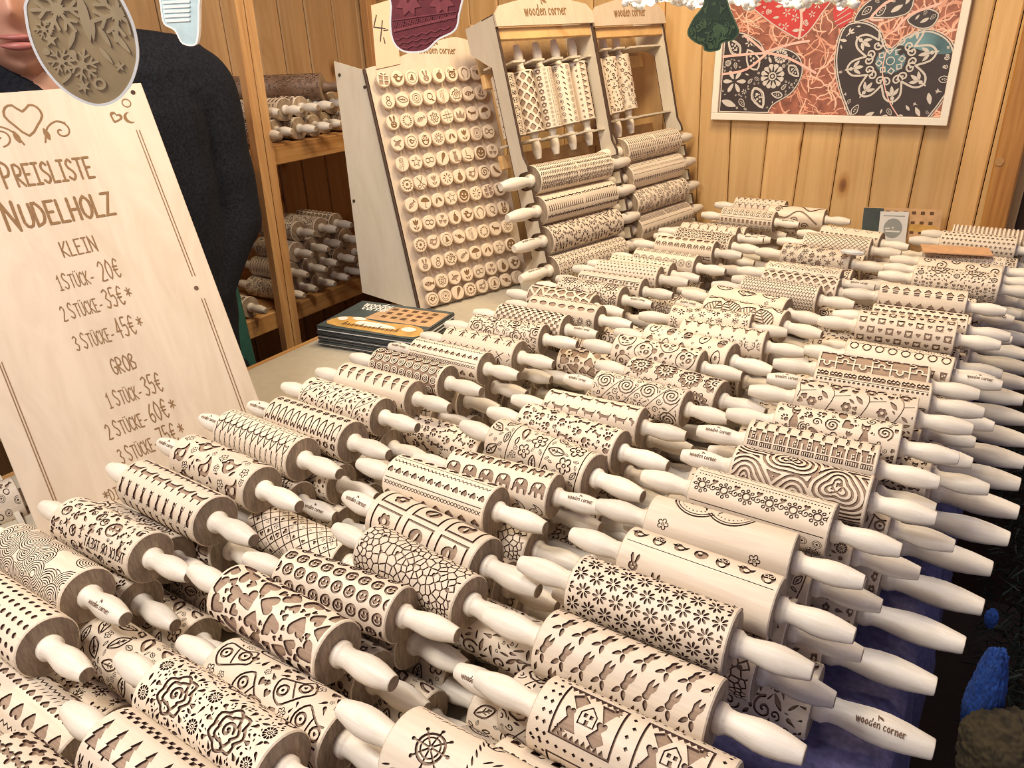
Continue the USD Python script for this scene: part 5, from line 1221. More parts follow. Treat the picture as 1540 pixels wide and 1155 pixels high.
for yy in np.arange(.10, .45, .0505):
    _pts.append((-.215 + rnd.uniform(-.01, .01), yy, CZ - .53 + .0245))
_pi.CreatePrototypesRel().SetTargets([_pr.GetPath()])
_pi.CreateProtoIndicesAttr([0] * len(_pts)); _pi.CreatePositionsAttr([Gf.Vec3f(*map(float, q)) for q in _pts])

# ------------------------------------------------------------------ price board
def plane_st(px, py, O, R, q=0.0):
    """Board coordinates (along the width, up) of a pixel on the board's plane."""
    d = CAM_R @ np.array([(px - 770) / 1130, (py - 577.5) / 1130, 1.0])
    o = np.array([0, 0, CZ]); n = R[:, 2]
    k = ((O + n * q - o) @ n) / (d @ n)
    return (o + d * k - O) @ R[:, :2]


PB_O, PB_R, PB_W, PB_H = np.array([-.8591, .2853, TT + .0005]), frame(74.83, 25.4), .2943, .5355
pb = thing('price_board', 'tall plywood price list board with burnt lettering, leaning in front of the seller', 'sign', PB_O, PB_R)
o = put('board', placed(bx(PB_W, PB_H, .006, (PB_W / 2, PB_H / 2, -.003), .0008)), 'birch_ply', pb)


def burn(shape, mat_='burnt_print', parent=None, h=.0004, name='lettering'):
    return put(name, slab(shape, h), mat_, parent)


def line_text(words, p0, p1, hpx, O, R, w=.11):
    """Words set from pixel p0 to p1 (baseline ends); hpx: height of the capitals in pixels."""
    a, b = plane_st(*p0, O, R), plane_st(*p1, O, R)
    t = plane_st(p0[0] - .3 * hpx, p0[1] - hpx, O, R)
    h = abs((t - a)[1]) * .86
    parts, x = [], 0
    for wd, k in words:
        g = text(wd, h * k, w / k ** .5, .15)
        if not g.is_empty:
            parts.append(AF.translate(g, x - g.bounds[0], 0)); x += g.bounds[2] - g.bounds[0] + (.34 if wd in '-123' or k > 1.2 else .12) * h
        else:
            x += .3 * h
    g = unary_union(parts); L = np.hypot(*(b - a))
    g = AF.scale(g, L / (g.bounds[2] - g.bounds[0]), 1, origin=(0, 0))
    g = AF.rotate(g, math.degrees(math.atan2(*(b - a)[::-1])), origin=(0, 0))
    return AF.translate(g, *a)


_L = [([('P', 1.15), ('REISLISTE', 1)], (8, 283), (144, 266), 37), ([('N', 1.2), ('UDELHOLZ', 1)], (12, 347), (176, 321), 40), ([('KLEIN', 1)], (96, 387), (148, 376), 26),
      ([('1 ', 1), ('S', 1.1), ('TÜCK', .92), ('-', .8), (' ', 1), ('20€', 1.35)], (91, 437), (184, 415.5), 25), ([('2', 1), ('S', 1.1), ('TÜCKE', .92), ('-', .8), ('35€', 1.35), ('*', 1.1)], (96, 483), (203, 453), 25), ([('3', 1), ('S', 1.1), ('TÜCKE', .92), ('-', .8), ('45€', 1.35), ('*', 1.1)], (116, 528), (219.5, 497), 25),
      ([('GROß', 1)], (172, 564), (207, 553), 27), ([('1', 1), ('S', 1.1), ('TÜCK', .92), ('-', .8), ('35€', 1.35)], (165.5, 614), (247, 587), 25), ([('2', 1), ('S', 1.1), ('TÜCKE', .92), ('-', .8), ('60€', 1.35), ('*', 1.1)], (164, 661), (269, 621), 25), ([('3', 1), ('S', 1.1), ('TÜCKE', .92), ('-', .8), ('75€', 1.35), ('*', 1.1)], (184, 698), (282, 657), 25),
      ([('*DIE', 1)], (160, 757), (188, 746), 20)]
for w_, a_, b_, h_ in _L:
    burn(line_text(w_, a_, b_, h_, PB_O, PB_R, .12 if h_ > 30 else .09), parent=pb)


def on_board(g, px, py, size, rot=0, O=PB_O, R=PB_R):
    return G(g, size, *plane_st(px, py, O, R), rot)


_orn = [on_board(PG([(0, -.5), (-.3, -.18), (-.5, .12), (-.42, .38), (-.22, .45), (0, .25), (.22, .45), (.42, .38), (.5, .12), (.3, -.18)], 2).boundary.buffer(.03), 37, 180, .040, -4)]
for px, m in ((92, 1), (0, -1)):
    c = plane_st(px, 197 if m > 0 else 206, PB_O, PB_R)
    _orn += [G(SPIRAL(1.1, .07, .46, -1), .026, *c, 90, m < 0), G(LN([(-.9, -.5), (-.6, .2), (-.1, .52), (.3, .4)], .08, 4), (.024, .024), *c, 0, m < 0), G(LEAF, .016, c[0] - .017 * m, c[1] - .002, 100)]
_orn += [on_board(HEART.difference(G(HEART, .6)), 174, 177, .015, -30), on_board(EL(0, 0, .5).difference(EL(.22, .05, .46)), 195, 177, .015), on_board(RG(0, 0, .4, .1), 190, 155, .013)]
for q in polys(unary_union(_orn)):
    burn(q, parent=pb, name='ornament_line')
_sd = []
for pts in ([(205, 196), (289, 415)], [(303, 449), (372, 640)], [(-2, 545), (80, 752)]):
    for dx in (0, 4.5):
        _sd.append(LineString([plane_st(x + dx, y, PB_O, PB_R) for x, y in pts]).buffer(.00055))
for q in _sd:
    burn(q, parent=pb, name='border_line')
for px, py in ((200, 139), (295, 433)):
    put('screw', placed(trimesh.creation.cylinder(.0028, .0012, sections=14), (*plane_st(px, py, PB_O, PB_R), .0004)), 'groove_dark' if py < 200 else 'burnt_dark', pb)
# a strut behind keeps the board up
put('back_strut', tube([np.array([PB_W / 2, PB_H * .62, -.008]), PB_R.T @ (np.array([-.9625, .494, TT + .008]) - PB_O)], .006, 8), 'pine_beam', pb)

# ------------------------------------------------------------------ cookie stamp stand
ST_O, ST_R = np.array([-1.0000, 1.1415, TT + .0005]), frame(70.06, 15.48)
st = thing('stamp_stand', 'tall plywood stand with an arched top carrying rows of cookie stamps', 'display stand', ST_O, ST_R)
_bd = Polygon([(0, 0), (.288, 0), (.288, .470)] + sm([(.280, .500), (.262, .526), (.225, .538), (.18, .533), (.12, .517), (.05, .497)], 4, False) + [(0, .488)])
put('board', slab(_bd, .005, -.005), 'birch_ply', st)
put('board_edge', slab(_bd.buffer(.0006).difference(_bd.buffer(-.0014)).intersection(box(-.01, -.01, .3, .478)), .0045, -.0046), 'ply_edge', st)
_n = ST_R.T @ np.array([-math.sin(math.radians(70.06)), math.cos(math.radians(70.06)), 0]); _up = ST_R.T @ np.array([0, 0, 1.0])
_dp = _n * math.cos(math.radians(28)) - np.array([1.0, 0, 0]) * math.sin(math.radians(28))
_sn = np.cross(np.array([0, 1.0, 0]), _dp); _sn /= np.linalg.norm(_sn)
_a = [np.array([-.003, 0, -.006]), np.array([-.003, .487, -.006])]


def hit(px, py, p0, n):
    d = ST_R.T @ (CAM_R @ np.array([(px - 770) / 1130, (py - 577.5) / 1130, 1.0])); o = ST_R.T @ (np.array([0, 0, CZ]) - ST_O)
    return o + d * (((p0 - o) @ n) / (d @ n))


_b = [hit(502, 92, _a[0], _sn), hit(545, 440, _a[0], _sn)]
_b2 = _b[0] + (_b[1] - _b[0]) * 1.0
_zw = (ST_R @ _b2)[2]
if _zw < .0:
    _b2 = _b[0] + (_b[1] - _b[0]) * ((ST_R @ _b[0])[2] / ((ST_R @ _b[0])[2] - _zw)) * .999
_q = [_a[0], _a[1], _b[0], _b2]
_off = _sn * .005
_V = np.array(_q + [p - _off for p in _q]); _pan = trimesh.convex.convex_hull(_V)
put('side_panel', _pan, 'ply_shade', st)
put('panel_edge', tube([_a[0] + (0, 0, .002), _a[1] + (0, 0, .002)], .0032, 6), 'ply_edge', st)
for p in ((.08, .93), (.86, .95), (.93, .42)):
    c = _a[1] * (1 - p[0]) + _b[0] * p[0]; c0 = _a[0] * (1 - p[0]) + _b2 * p[0]
    put('screw', placed(trimesh.creation.icosphere(1, .0034), c0 + (c - c0) * p[1]), 'groove_dark', st)
lg = G(LOGO, .058, *plane_st(658, 76, ST_O, ST_R), -4)
put('logo', slab(lg, .0004), 'burnt_print', st)
pc_ = thing('price_card', 'peach price card marked 4,- standing at the top left of the stamp stand', 'price tag', ST_O, ST_R)
_pc = [plane_st(x, y, ST_O, ST_R, .002) for x, y in ((558, 8), (592, -2), (602, 96), (566, 104))]
plain('card_peach', (0.80, 0.50, 0.33), 0.7, 0.02)
plain('ink_black', (0.02, 0.018, 0.02), 0.5)
put('card', slab(Polygon(_pc), .0012, .0008), 'card_peach', pc_)
_four = [LineString([plane_st(x, y, ST_O, ST_R, .002) for x, y in l]).buffer(.0011) for l in ([(566, 23), (562, 41), (579, 43)], [(575, 31), (572, 62)], [(577, 46), (583, 45)], [(577, 57), (579, 65)])]
put('handwriting', slab(unary_union(_four), .0003, .002), 'ink_black', pc_)

STAMPS = [('window grid', GIFT), ('rooster', BIRD), ('little tree in a ring', U(RG(0, 0, .44, .05, 20), G(TREE, .6))), ('rabbit head', RABBIT), ('apple', U(EL(0, -.05, .3), G(LEAF, .3, .1, .34, 50))), ('bear face', BEAR), ('horseshoe', U(LN([(-.2, -.4), (-.36, .1), (0, .42), (.36, .1), (.2, -.4)], .12, 3))), ('ringed planet', U(EL(0, 0, .2), LN([(-.45, .2), (0, .1), (.45, -.2), (0, -.1)], .06, 3, True))),
          ('snowman', U(RG(0, -.2, .22, .08), RG(0, .2, .15, .08), EL(0, -.2, .05))), ('leaf', VLEAF), ('ship wheel', U(RG(0, 0, .4, .05), RG(0, 0, .24, .06), EL(0, 0, .08))), ('fried egg', U(RG(0, .06, .26, .08), G(LEAF, .4, .2, -.3, -30))), ('words JUST FOR YOU', U(G(text('JUST', .3, .13), 1, -.36, .18), G(text('FOR', .28, .13), 1, -.3, -.16), G(text('YOU', .28, .13), 1, -.28, -.48))), ('rose', ROSE), ('fish', FISH), ('sailing boat', SAIL),
          ('long-eared hare', G(RABBIT, 1.1)), ('round wreath', AR(SLIM, 14, .36, (.22, .5))), ('whale', G(FISH, .9, 0, 0, 30)), ('open blossom', U(RG(0, 0, .14, .08), AR(LN([(.22, -.14), (.42, 0), (.22, .14)], .07, 3), 7))), ('hash sign', U(LN([(-.1, -.45), (-.1, .45)], .06), LN([(.16, -.45), (.16, .45)], .06), LN([(-.45, .14), (.45, .14)], .06), LN([(-.45, -.14), (.45, -.14)], .06))), ('crown', PG([(-.42, -.3), (-.46, .3), (-.2, 0), (0, .4), (.2, 0), (.46, .3), (.42, -.3)])), ('running horse', DACH), ('umbrella', U(PG([(-.42, .05), (-.2, .38), (.2, .38), (.42, .05)], 3), LN([(0, 0), (0, -.4), (.12, -.42)], .07))),
          ('aeroplane', U(G(LEAF, .9, 0, 0, 30), LN([(-.3, .25), (.2, -.3)], .12))), ('bird in a ring', U(RG(0, 0, .44, .06, 20), G(BIRD, .6))), ('owl', OWL), ('gear flower', SUN), ('leaf pair', U(G(LEAF, .6, -.18, 0, 60), G(LEAF, .6, .18, 0, 120))), ('tulip', TULIP), ('ringed rosette', RINGS), ('bow', BOW),
          ('words MADE WITH LOVE', U(G(text('MADE', .3, .13), 1, -.4, .18), G(text('WITH', .28, .13), 1, -.36, -.16), G(text('LOVE', .28, .13), 1, -.36, -.48))), ('five-point star', STAR(5, .22).difference(G(STAR(5, .22), .66))), ('infinity loop', U(RG(-.2, 0, .2, .08), RG(.2, 0, .2, .08))), ('bunch of carrots', G(DROP, 1, 0, 0, 70)), ('squirrel', CAT), ('rocking chair', U(LN([(-.3, .4), (-.2, -.1), (.2, -.1), (.24, -.3)], .08), LN([(-.4, -.3), (0, -.4), (.4, -.3)], .07, 3))), ('smiling face', SMILE), ('three hearts', U(G(HEART, .4, 0, .24), G(HEART, .4, -.22, -.18), G(HEART, .4, .22, -.18))),
          ('scalloped ring', U(RG(0, 0, .36, .06), AR(EL(.42, 0, .07, n=8), 12), EL(0, 0, .14))), ('scissors', SCISS), ('tulip bud', G(TULIP, .9)), ('eight-ray star', AR(SLIM, 8, .3, (.3, .5))), ('pear', U(EL(0, -.14, .28), EL(0, .16, .16), LN([(0, .3), (.08, .46)], .06))), ('toucan', G(BIRD, 1, 0, 0, 30)), ('coiled shell', SPIRAL(2, .1)), ('banana', PG([(-.4, .2), (-.1, -.2), (.4, -.3), (.44, -.2), (.0, .1), (-.3, .36)], 2))]
plain('stamp_wood', (0.80, 0.64, 0.46), 0.55, 0.04, 60)
_sr, _sp = .0148, {}
_rw = ['top', 'second', 'third', 'fourth', 'fifth', 'sixth', 'seventh', 'eighth', 'ninth', 'tenth', 'eleventh', 'lowest']
_cl = ['first', 'second', 'third', 'fourth', 'fifth', 'sixth', 'seventh', 'last']
SG = 'round wooden cookie stamps on the plywood stand'
for i in range(12):
    for j in range(8):
        k = (i * 8 + j) % 48 if i < 6 else (i * 8 + j * 5 + 3 * i) % 48
        nm, m = STAMPS[k]
        s_, t_ = .0247 + .0322 * j, .4614 - .0411 * i
        if i == 11:
            t_ = .0175
        pos = ST_O + ST_R @ np.array([s_, t_, .0006])
        lab = f'cookie stamp with {nm}, {_rw[i]} row of the stand, {_cl[j]} from left'
        ang = math.radians(rnd.uniform(-12, 12)); R_ = ST_R @ np.array([[math.cos(ang), -math.sin(ang), 0], [math.sin(ang), math.cos(ang), 0], [0, 0, 1]])
        if k in _sp:
            dup(_sp[k], 'cookie_stamp', lab, 'cookie stamp', pos, R_, SG)
            continue
        sp = _sp[k] = thing('cookie_stamp', lab, 'cookie stamp', pos, R_, SG)
        put('handle', lathe([(0, 0), (0, .0052), (.0035, .0056), (.0065, .0100)], 16, 'z'), 'stamp_wood', sp, smooth=40)
        put('head', lathe([(.0062, .0), (.0062, _sr - .001), (.0072, _sr), (.0152, _sr), (.0160, _sr - .0009), (.0160, .0134), (.0148, .0132)], 28, 'z'), 'stamp_wood', sp, smooth=35)
        E = G(m, .0235).simplify(.00005)
        disc = EL(0, 0, .0135, n=28).difference(E)
        ro = put('face', slab(disc, .0014, .0148), 'stamp_wood', sp)
        put('engraving', flat(EL(0, 0, .0134, n=28), .01485), 'burnt_print' if k % 3 else 'engraved_floor', ro)

# ------------------------------------------------------------------ rolling pin stands
def pin_stand(label, O, R, w, rows, head, rail_hi, rail_lo, vpins, sl):
    """Two notched side panels, an arched header with the maker's name, rails for hanging pins. Local axes: along, up the slope, outwards."""
    t = thing('pin_stand', label, 'display stand', O, R)
    lean = math.asin(R[2, 2]); tz = lambda q: (TT - O[2] - q * math.sin(lean)) / math.cos(lean) + .0006
    top = head[1] - .03
    fr = [(.016, tz(.016))]
    for r in rows:
        a = np.linspace(-PI / 2, PI / 2, 9)
        fr += [(.016, r - .017)] + [(-.004 - .0165 * math.cos(x) * 1.0, r + .017 * math.sin(x)) for x in a] + [(.016, r + .017)]
    prof = Polygon(fr + [(.016, rows[-1] + .03), (.008, rows[-1] + .05), (.008, top), (-.085, top), (-.085, top - .05), (-.030, top - .09), (-.030, .03), (-.085, -.01), (-.085, tz(-.085))]).buffer(0)
    for s_ in (sl, sl + w):
        m = slab(prof, .005, -.0025); m.vertices = np.column_stack([m.vertices[:, 2] + s_, m.vertices[:, 1], m.vertices[:, 0]])
        m.invert()
        put('side_panel', m, 'ply_shade', t)
        f = prof.buffer(.0004).difference(prof.buffer(-.0016)).intersection(box(-.03, -.2, .03, .6))
        m = slab(f, .0054, -.0027); m.vertices = np.column_stack([m.vertices[:, 2] + s_, m.vertices[:, 1], m.vertices[:, 0]]); m.invert()
        put('panel_edge', m, 'ply_edge', t)
    h0, h1 = head
    arch = Polygon([(sl - .004, h0), (sl + w + .004, h0), (sl + w + .004, h0 + .022)] + sm([(sl + w - .012, h1 - .016), (sl + w * .7, h1 - .004), (sl + w * .5, h1), (sl + w * .3, h1 - .004), (sl + .012, h1 - .016)], 4, False) + [(sl - .004, h0 + .022)])
    put('header', slab(arch, .005, .009), 'birch_ply', t)
    put('logo', slab(G(LOGO, .078, sl + w / 2, h0 + .026), .0004, .014), 'burnt_print', t)
    put('crossbar', bx(w - .006, .022, .014, (sl + w / 2, h0 - .012, -.002), .001), 'pine_plank', t)
    put('back_panel', bx(w - .006, .10, .004, (sl + w / 2, h0 - .02, -.078)), 'pine_plank_x', t)
    for (ty, d) in ((rail_hi, 1), (rail_lo, -1)):
        comb = box(sl + .003, -.05, sl + w - .003, .006)
        for v in vpins:
            comb = comb.difference(box(v - .0105, -.046, v + .0105, .02)) if d > 0 else comb.difference(box(v - .0105, -.046, v + .0105, .02))
        m = slab(comb, .004, -.002); m.vertices = m.vertices[:, [0, 2, 1]] + [0, ty, -.012]; m.invert()
        put('notched_rail', m, 'ply_shade', t)
        put('crossbar', bx(w - .006, .028, .012, (sl + w / 2, ty - (.022 if d > 0 else .030), -.071), .001), 'pine_plank', t)
    return t


S1_O, S1_R = np.array([-.794, 1.329, CZ - .466]), frame(75, 15.5)
S2_O, S2_R = np.array([-.741, 1.634, CZ - .442]), frame(79, 14.5)
pin_stand('plywood stand with arched header and five small pins hanging, next to the stamp stand', S1_O, S1_R, .272, [0, .0627, .1254, .1881], (.486, .540), .424, .268, [.0125, .067, .122, .177, .231], -.014)
pin_stand('plywood stand with arched header and three small pins hanging, in the corner', S2_O, S2_R, .268, [0, .0605, .121, .1815], (.452, .508), .408, .252, [.002, .053, .104], -.026)

def lying(R):
    """Pin axes on a leaning stand: along the board, back-up, so that the engraved side faces out."""
    return np.column_stack([R[:, 0], -R[:, 2], R[:, 1]])


_rn = ['lowest', 'second lowest', 'second highest', 'highest']
for i, (k, d) in enumerate((('posy', 'small five-petal flowers'), ('zoo', 'mixed little animals'), ('hunt', 'bands of running animals'), ('brick', 'a basket weave'))):
    PINS[k] = build_pin(k, 'g', f'large rolling pin with {d}, lying {_rn[i]} in the middle stand', 'large rolling pins lying in the notched stands', S1_O + S1_R @ np.array([.112, .0627 * i, 0]), lying(S1_R) @ turn(0, rnd.uniform(-8, 8)), 1.0, 'l' if i in (0, 1) else 'r' if i == 3 else '')
for i, (k, d) in enumerate((('columns', 'rows of little columns'), ('toys', 'round toys and suns'), ('cottage', 'cats and a dotted band'), ('fishr', 'rows of sitting cats'))):
    PINS[k] = build_pin(k, 'g', f'large rolling pin with {d}, lying {_rn[i]} in the corner stand', 'large rolling pins lying in the notched stands', S2_O + S2_R @ np.array([.104, .0605 * i, 0]), lying(S2_R) @ turn(0, rnd.uniform(-8, 8)), .985)


def hanging(R):
    """Small pin upright on the slope: axis up the board, engraving outwards."""
    x, out = -R[:, 1], R[:, 2]
    a, c, sn = np.cross(out, x), math.cos(math.radians(40)), math.sin(math.radians(40))
    return np.column_stack([x, c * a - sn * out, sn * a + c * out])


for i, (k, d) in enumerate((('city', 'fir trees and houses'), ('lace', 'a lace lattice'), ('mallow', 'mallow flower bands'), ('swiss', 'hearts and rings'), ('night', 'a dark flower band'))):
    PINS[k] = build_pin(k, 'k', f'small rolling pin with {d}, hanging {("first", "second", "third", "fourth", "last")[i]} from left in the middle stand', 'small rolling pins hanging in the stands', S1_O + S1_R @ np.array([(.0125, .067, .122, .177, .231)[i], .343 + .003 * i, -.036]), hanging(S1_R), 1.0)
for i, (k, d) in enumerate((('rosette', 'rosettes'), ('meadow', 'meadow flowers'), ('buddies', 'rings and little figures'))):
    PINS[k] = build_pin(k, 'k', f'small rolling pin with {d}, hanging {("first", "second", "third")[i]} from left in the corner stand', 'small rolling pins hanging in the stands', S2_O + S2_R @ np.array([(.002, .053, .104)[i], .328 + .003 * i, -.036]), hanging(S2_R), 1.0)

# a third stand, cut by the left edge of the picture
_e = at(33, 752, 0, -.97)
S3_R = frame(76, 15); S3_O = _e - S3_R[:, 0] * .111
t3 = thing('pin_stand', 'low plywood pin stand cut by the left edge of the picture, beside the price board', 'display stand', S3_O, S3_R)
_z3 = (TT - S3_O[2]) / math.cos(math.radians(15))
for s_ in (-.126, .100):
    m = slab(Polygon([(.05, _z3 - .012), (.05, -.0325), (-.052, -.0325), (-.052, .03), (-.10, .03), (-.10, _z3 + .029)]), .006, -.003); m.vertices = np.column_stack([m.vertices[:, 2] + s_, m.vertices[:, 1], m.vertices[:, 0]]); m.invert()
    put('side_panel', m, 'ply_shade', t3)
put('front_board', bx(.226, -.0325 - (_z3 - .012) - .002, .005, (-.013, ((_z3 - .012) - .0325) / 2 + .001, .0485), .001), 'ply_shade', t3)
PINS['left'] = build_pin('buddies', 'g', 'large rolling pin cut by the left edge of the picture, left of the price board', 'large rolling pins lying in the notched stands', S3_O + S3_R @ np.array([0, -.0015, -.018]), lying(S3_R), 1.0)

# ------------------------------------------------------------------ shelf behind the seller
SX, SZ1, SZ2 = -1.40, CZ - .21, CZ - .57
sh = thing('shelf_unit', 'rough pine shelving behind the seller, stacked with rolling pins', 'shelf', (0, 0, 0))
for z, n in ((SZ1, 3), (SZ2, 3), (SZ2 - .36, 3)):
    for k in range(n):
        put('shelf_board', bx(.118, 1.72, .018, (SX - .065 - k * .122, 1.06, z - .009), .0015), 'pine_beam', sh)
    put('front_beam', bx(.022, 1.72, .042, (SX + .010, 1.06, z - .022), .002), 'pine_beam', sh)
for y in (1.072,):
    for k, dy in enumerate((0, .0235)):
        V = np.array([(SX + .022 + dx * .02, y + dy + dd * .0215 + (.036 if zz_ > 1 else -.03), zz_) for zz_ in (.0075, 2.2) for dd in (0, 1) for dx in (0, 1)])
        put('post', trimesh.convex.convex_hull(V), 'pine_post', sh)
for y in (.24, 1.90):
    put('post', bx(.03, .045, 2.19, (SX - .36, y, 1.102), .002), 'pine_post', sh)
put('post', bx(.02, .045, 2.19, (SX + .034, .24, 1.102), .002), 'pine_post', sh)
wood('shelf_roller', (0.30, 0.19, 0.12), (0.20, 0.12, 0.075), (40, 400, 400), 0.7, 0.2)
PINS['dark'] = build_pin('buddies', 'g', 'big dark brown rolling pin lying crosswise on top of the upper shelf stack', 'rolling pins stacked on the back shelves', (SX - .085, 1.262, SZ1 + .1055), turn(32), 1.0, '', 'walnut_handle')
_SG = 'rolling pins stacked on the back shelves'
_src = ['hearts', 'geo', 'roses', 'leaf', 'smil', 'orn', 'celt', 'foxes']
_q = 0


def shelf_rows(z0, rows, nm):
    global _q
    for r, ys in enumerate(rows):
        for i, y in enumerate(ys):
            lab = f'rolling pin on the {nm} back shelf, {("bottom", "second", "third", "fourth")[r]} row, {_cl[i]} from the left'
            dup(PINS[_src[_q % len(_src)]], 'rolling_pin', lab, 'rolling pin', (SX - .062 + rnd.uniform(-.012, .012), y, z0 + .0246 + r * .0428), turn(rnd.uniform(-1.2, 1.2), rnd.uniform(-40, 40)), _SG); _q += 1


shelf_rows(SZ1, [[1.128 + .0505 * i for i in range(6)], [1.153 + .0505 * i for i in range(5)]], 'upper')
shelf_rows(SZ2, [[1.126 + .0505 * i for i in range(6)], [1.151 + .0505 * i for i in range(5)], [1.176 + .0505 * i for i in range(4)], [1.201 + .0505 * i for i in range(3)]], 'lower')
dup(PINS['smil'], 'rolling_pin', 'single rolling pin on the lower back shelf, left of the wooden post', 'rolling pin', (SX - .055, 1.012, SZ2 + .0246), turn(0, 20), _SG)

# ------------------------------------------------------------------ flyers on the table
fa, fb, fc = at(481, 520, 2, TT), at(622, 512, 2, TT + .040), at(549, 452, 2, TT + .040)
fh = .041
e1 = (fb - fa); e1[2] = 0; fw = np.linalg.norm(e1); e1 /= fw
e2 = np.cross([0, 0, 1], e1)
FR = np.column_stack([e1, e2, [0, 0, 1]]); fd = .148
plain('paper_dark', (0.05, 0.055, 0.06), 0.35, 0.2, 8)
plain('paper_white', (0.72, 0.70, 0.66), 0.5, 0.03)
plain('print_gold', (0.62, 0.36, 0.10), 0.4, 0.25, 40)
plain('print_tan', (0.62, 0.38, 0.19), 0.4, 0.18, 30)
plain('print_brown', (0.13, 0.065, 0.03), 0.4, 0.1)
plain('print_teal', (0.065, 0.085, 0.085), 0.35, 0.2, 30)
plain('print_white', (0.85, 0.82, 0.74), 0.4, 0.05)
fs = thing('flyer_stack', 'thick stack of dark printed flyers on the cloth left of the stamp stand', 'flyers', fa + np.array([0, 0, .001]), FR)
nb = 22
for k in range(nb):
    h = (fh - .002) / nb
    dx, dy = rnd.uniform(-.0016, .0016), rnd.uniform(-.002, .002)
    put('flyer_bundle', bx(fw, fd, h * .93, (fw / 2 + dx, fd / 2 + dy, (k + .5) * h)), 'paper_white' if k % 4 == 2 else 'paper_dark' if k % 2 else 'print_teal', fs)
ft = thing('flyer', 'top flyer of the stack, dark with a gold gingerbread-house picture', 'flyer', fa + np.array([0, 0, fh]), FR)
put('sheet', bx(fw, fd, .0008, (fw / 2, fd / 2, .0004)), 'print_teal', ft)


def cover(t, w, d, z):
    """Printed picture: a tan gingerbread facade with dark windows, a gold strip, a maker's line."""
    put('picture', slab(Polygon([(w * .30, d * .42), (w * .98, d * .42), (w * .98, d * .92), (w * .42, d * .92), (w * .34, d * .8)]), .0002, z), 'print_tan', t)
    win = [box(w * x, d * y, w * (x + .055), d * (y + .075)) for y in (.52, .66, .80) for x in np.arange(.42, .94, .105)]
    put('window_print', slab(unary_union(win), .0002, z + .0002), 'print_brown', t)
    put('gold_strip', slab(PG([(w * .06, d * .10), (w * .06, d * .34), (w * .22, d * .42), (w * .5, d * .36), (w * .8, d * .40), (w * .97, d * .30), (w * .97, d * .06), (w * .5, d * .05)], 3), .0002, z + .0001), 'print_gold', t)
    put('snow_print', slab(U(EL(w * .12, d * .32, w * .05, d * .06), EL(w * .27, d * .38, w * .07, d * .05), EL(w * .84, d * .26, w * .07, d * .07), PG([(w * .30, d * .22), (w * .34, d * .32), (w * .60, d * .31), (w * .72, d * .22), (w * .5, d * .18)], 3)), .0002, z + .0003), 'print_white', t)
    sc = []
    for i in range(13):
        x = w * (.2 + .045 * i); sc.append(LN([(x, d * .13), (x + w * .012, d * (.24 if i % 4 == 0 else .19)), (x + w * .02, d * .13), (x + w * .034, d * .18)], w * .008, 2))
    put('script_print', slab(unary_union(sc), .0002, z + .0004), 'print_brown', t)
    tx = AF.translate(text('wooden', d * .16, .13, .15), w * .10, d * .82); tx2 = AF.translate(text('corner', d * .16, .13, .15), w * .13, d * .70)
    put('maker_name', slab(U(tx, tx2).intersection(box(0, 0, w * .40, d)), .0002, z + .0004), 'print_white', t)


cover(ft, fw, fd, .0008)

# ------------------------------------------------------------------ brochure and card at the back wall
BY = WY - .075


def upright(px, y):
    return [at(x, yy, 1, y) for x, yy in px]


def facing(corners):
    """Origin bottom left, axes along the bottom edge and up."""
    bl, br, tr, tl = [np.array(c) for c in corners]
    a = br - bl; w = np.linalg.norm(a); a /= w; b = tl - bl; b -= a * (a @ b); h = np.linalg.norm(b); b /= h
    return bl, np.column_stack([a, b, np.cross(a, b)]), w, h


bl, R_, w_, h_ = facing(upright([(1294, 356), (1411, 362), (1417, 322), (1307, 312)], BY))
br_ = thing('brochure', 'landscape brochure with a gingerbread-house picture leaning at the back wall', 'brochure', bl, R_)
put('sheet', bx(w_, h_, .003, (w_ / 2, h_ / 2, -.0015)), 'print_tan', br_)
put('picture', slab(box(.001, .001, w_ * .27, h_ - .001), .0002), 'print_teal', br_)
put('window_print', slab(unary_union([box(w_ * x, h_ * y, w_ * (x + .05), h_ * (y + .10)) for y in (.18, .5, .82) for x in np.arange(.30, .95, .11)]), .0002, .0001), 'print_brown', br_)
put('gold_strip', slab(PG([(w_ * .55, h_ * .3), (w_ * .6, h_ * .5), (w_ * .95, h_ * .46), (w_ * .96, h_ * .26)], 2), .0002, .0002), 'print_gold', br_)
bl, R_, w_, h_ = facing(upright([(1319, 367), (1361, 369), (1374, 322), (1331, 318)], BY - .012))
cd = thing('business_card', 'white card with a round grey emblem standing before the brochure', 'card', bl, R_)
put('card', bx(w_, h_, .0012, (w_ / 2, h_ / 2, -.0006)), 'paper_white', cd)
plain('print_grey', (0.30, 0.31, 0.29), 0.5, 0.05)
put('emblem', slab(EL(w_ * .5, h_ * .5, w_ * .33, h_ * .30, 0, 28), .0002), 'print_grey', cd)
put('emblem_print', slab(U([EL(w_ * .5, h_ * .52, w_ * .035, h_ * .03, n=8), LN([(w_ * .24, h_ * .49), (w_ * .38, h_ * .50)], h_ * .035), LN([(w_ * .27, h_ * .41), (w_ * .74, h_ * .41)], h_ * .05)]), .0002, .0002), 'paper_white', cd)
for q in (box(w_ * .12, h_ * .86, w_ * .88, h_ * .885), box(w_ * .12, h_ * .09, w_ * .85, h_ * .112)):
    put('small_print', slab(q, .0002), 'print_grey', cd)
k0 = at(1388, 380, 2, CZ - .377); k1 = at(1494, 386, 2, CZ - .377)
ka = k1 - k0; kw = np.linalg.norm(ka); ka /= kw
plain('kraft', (0.60, 0.34, 0.17), 0.8, 0.10, 60)
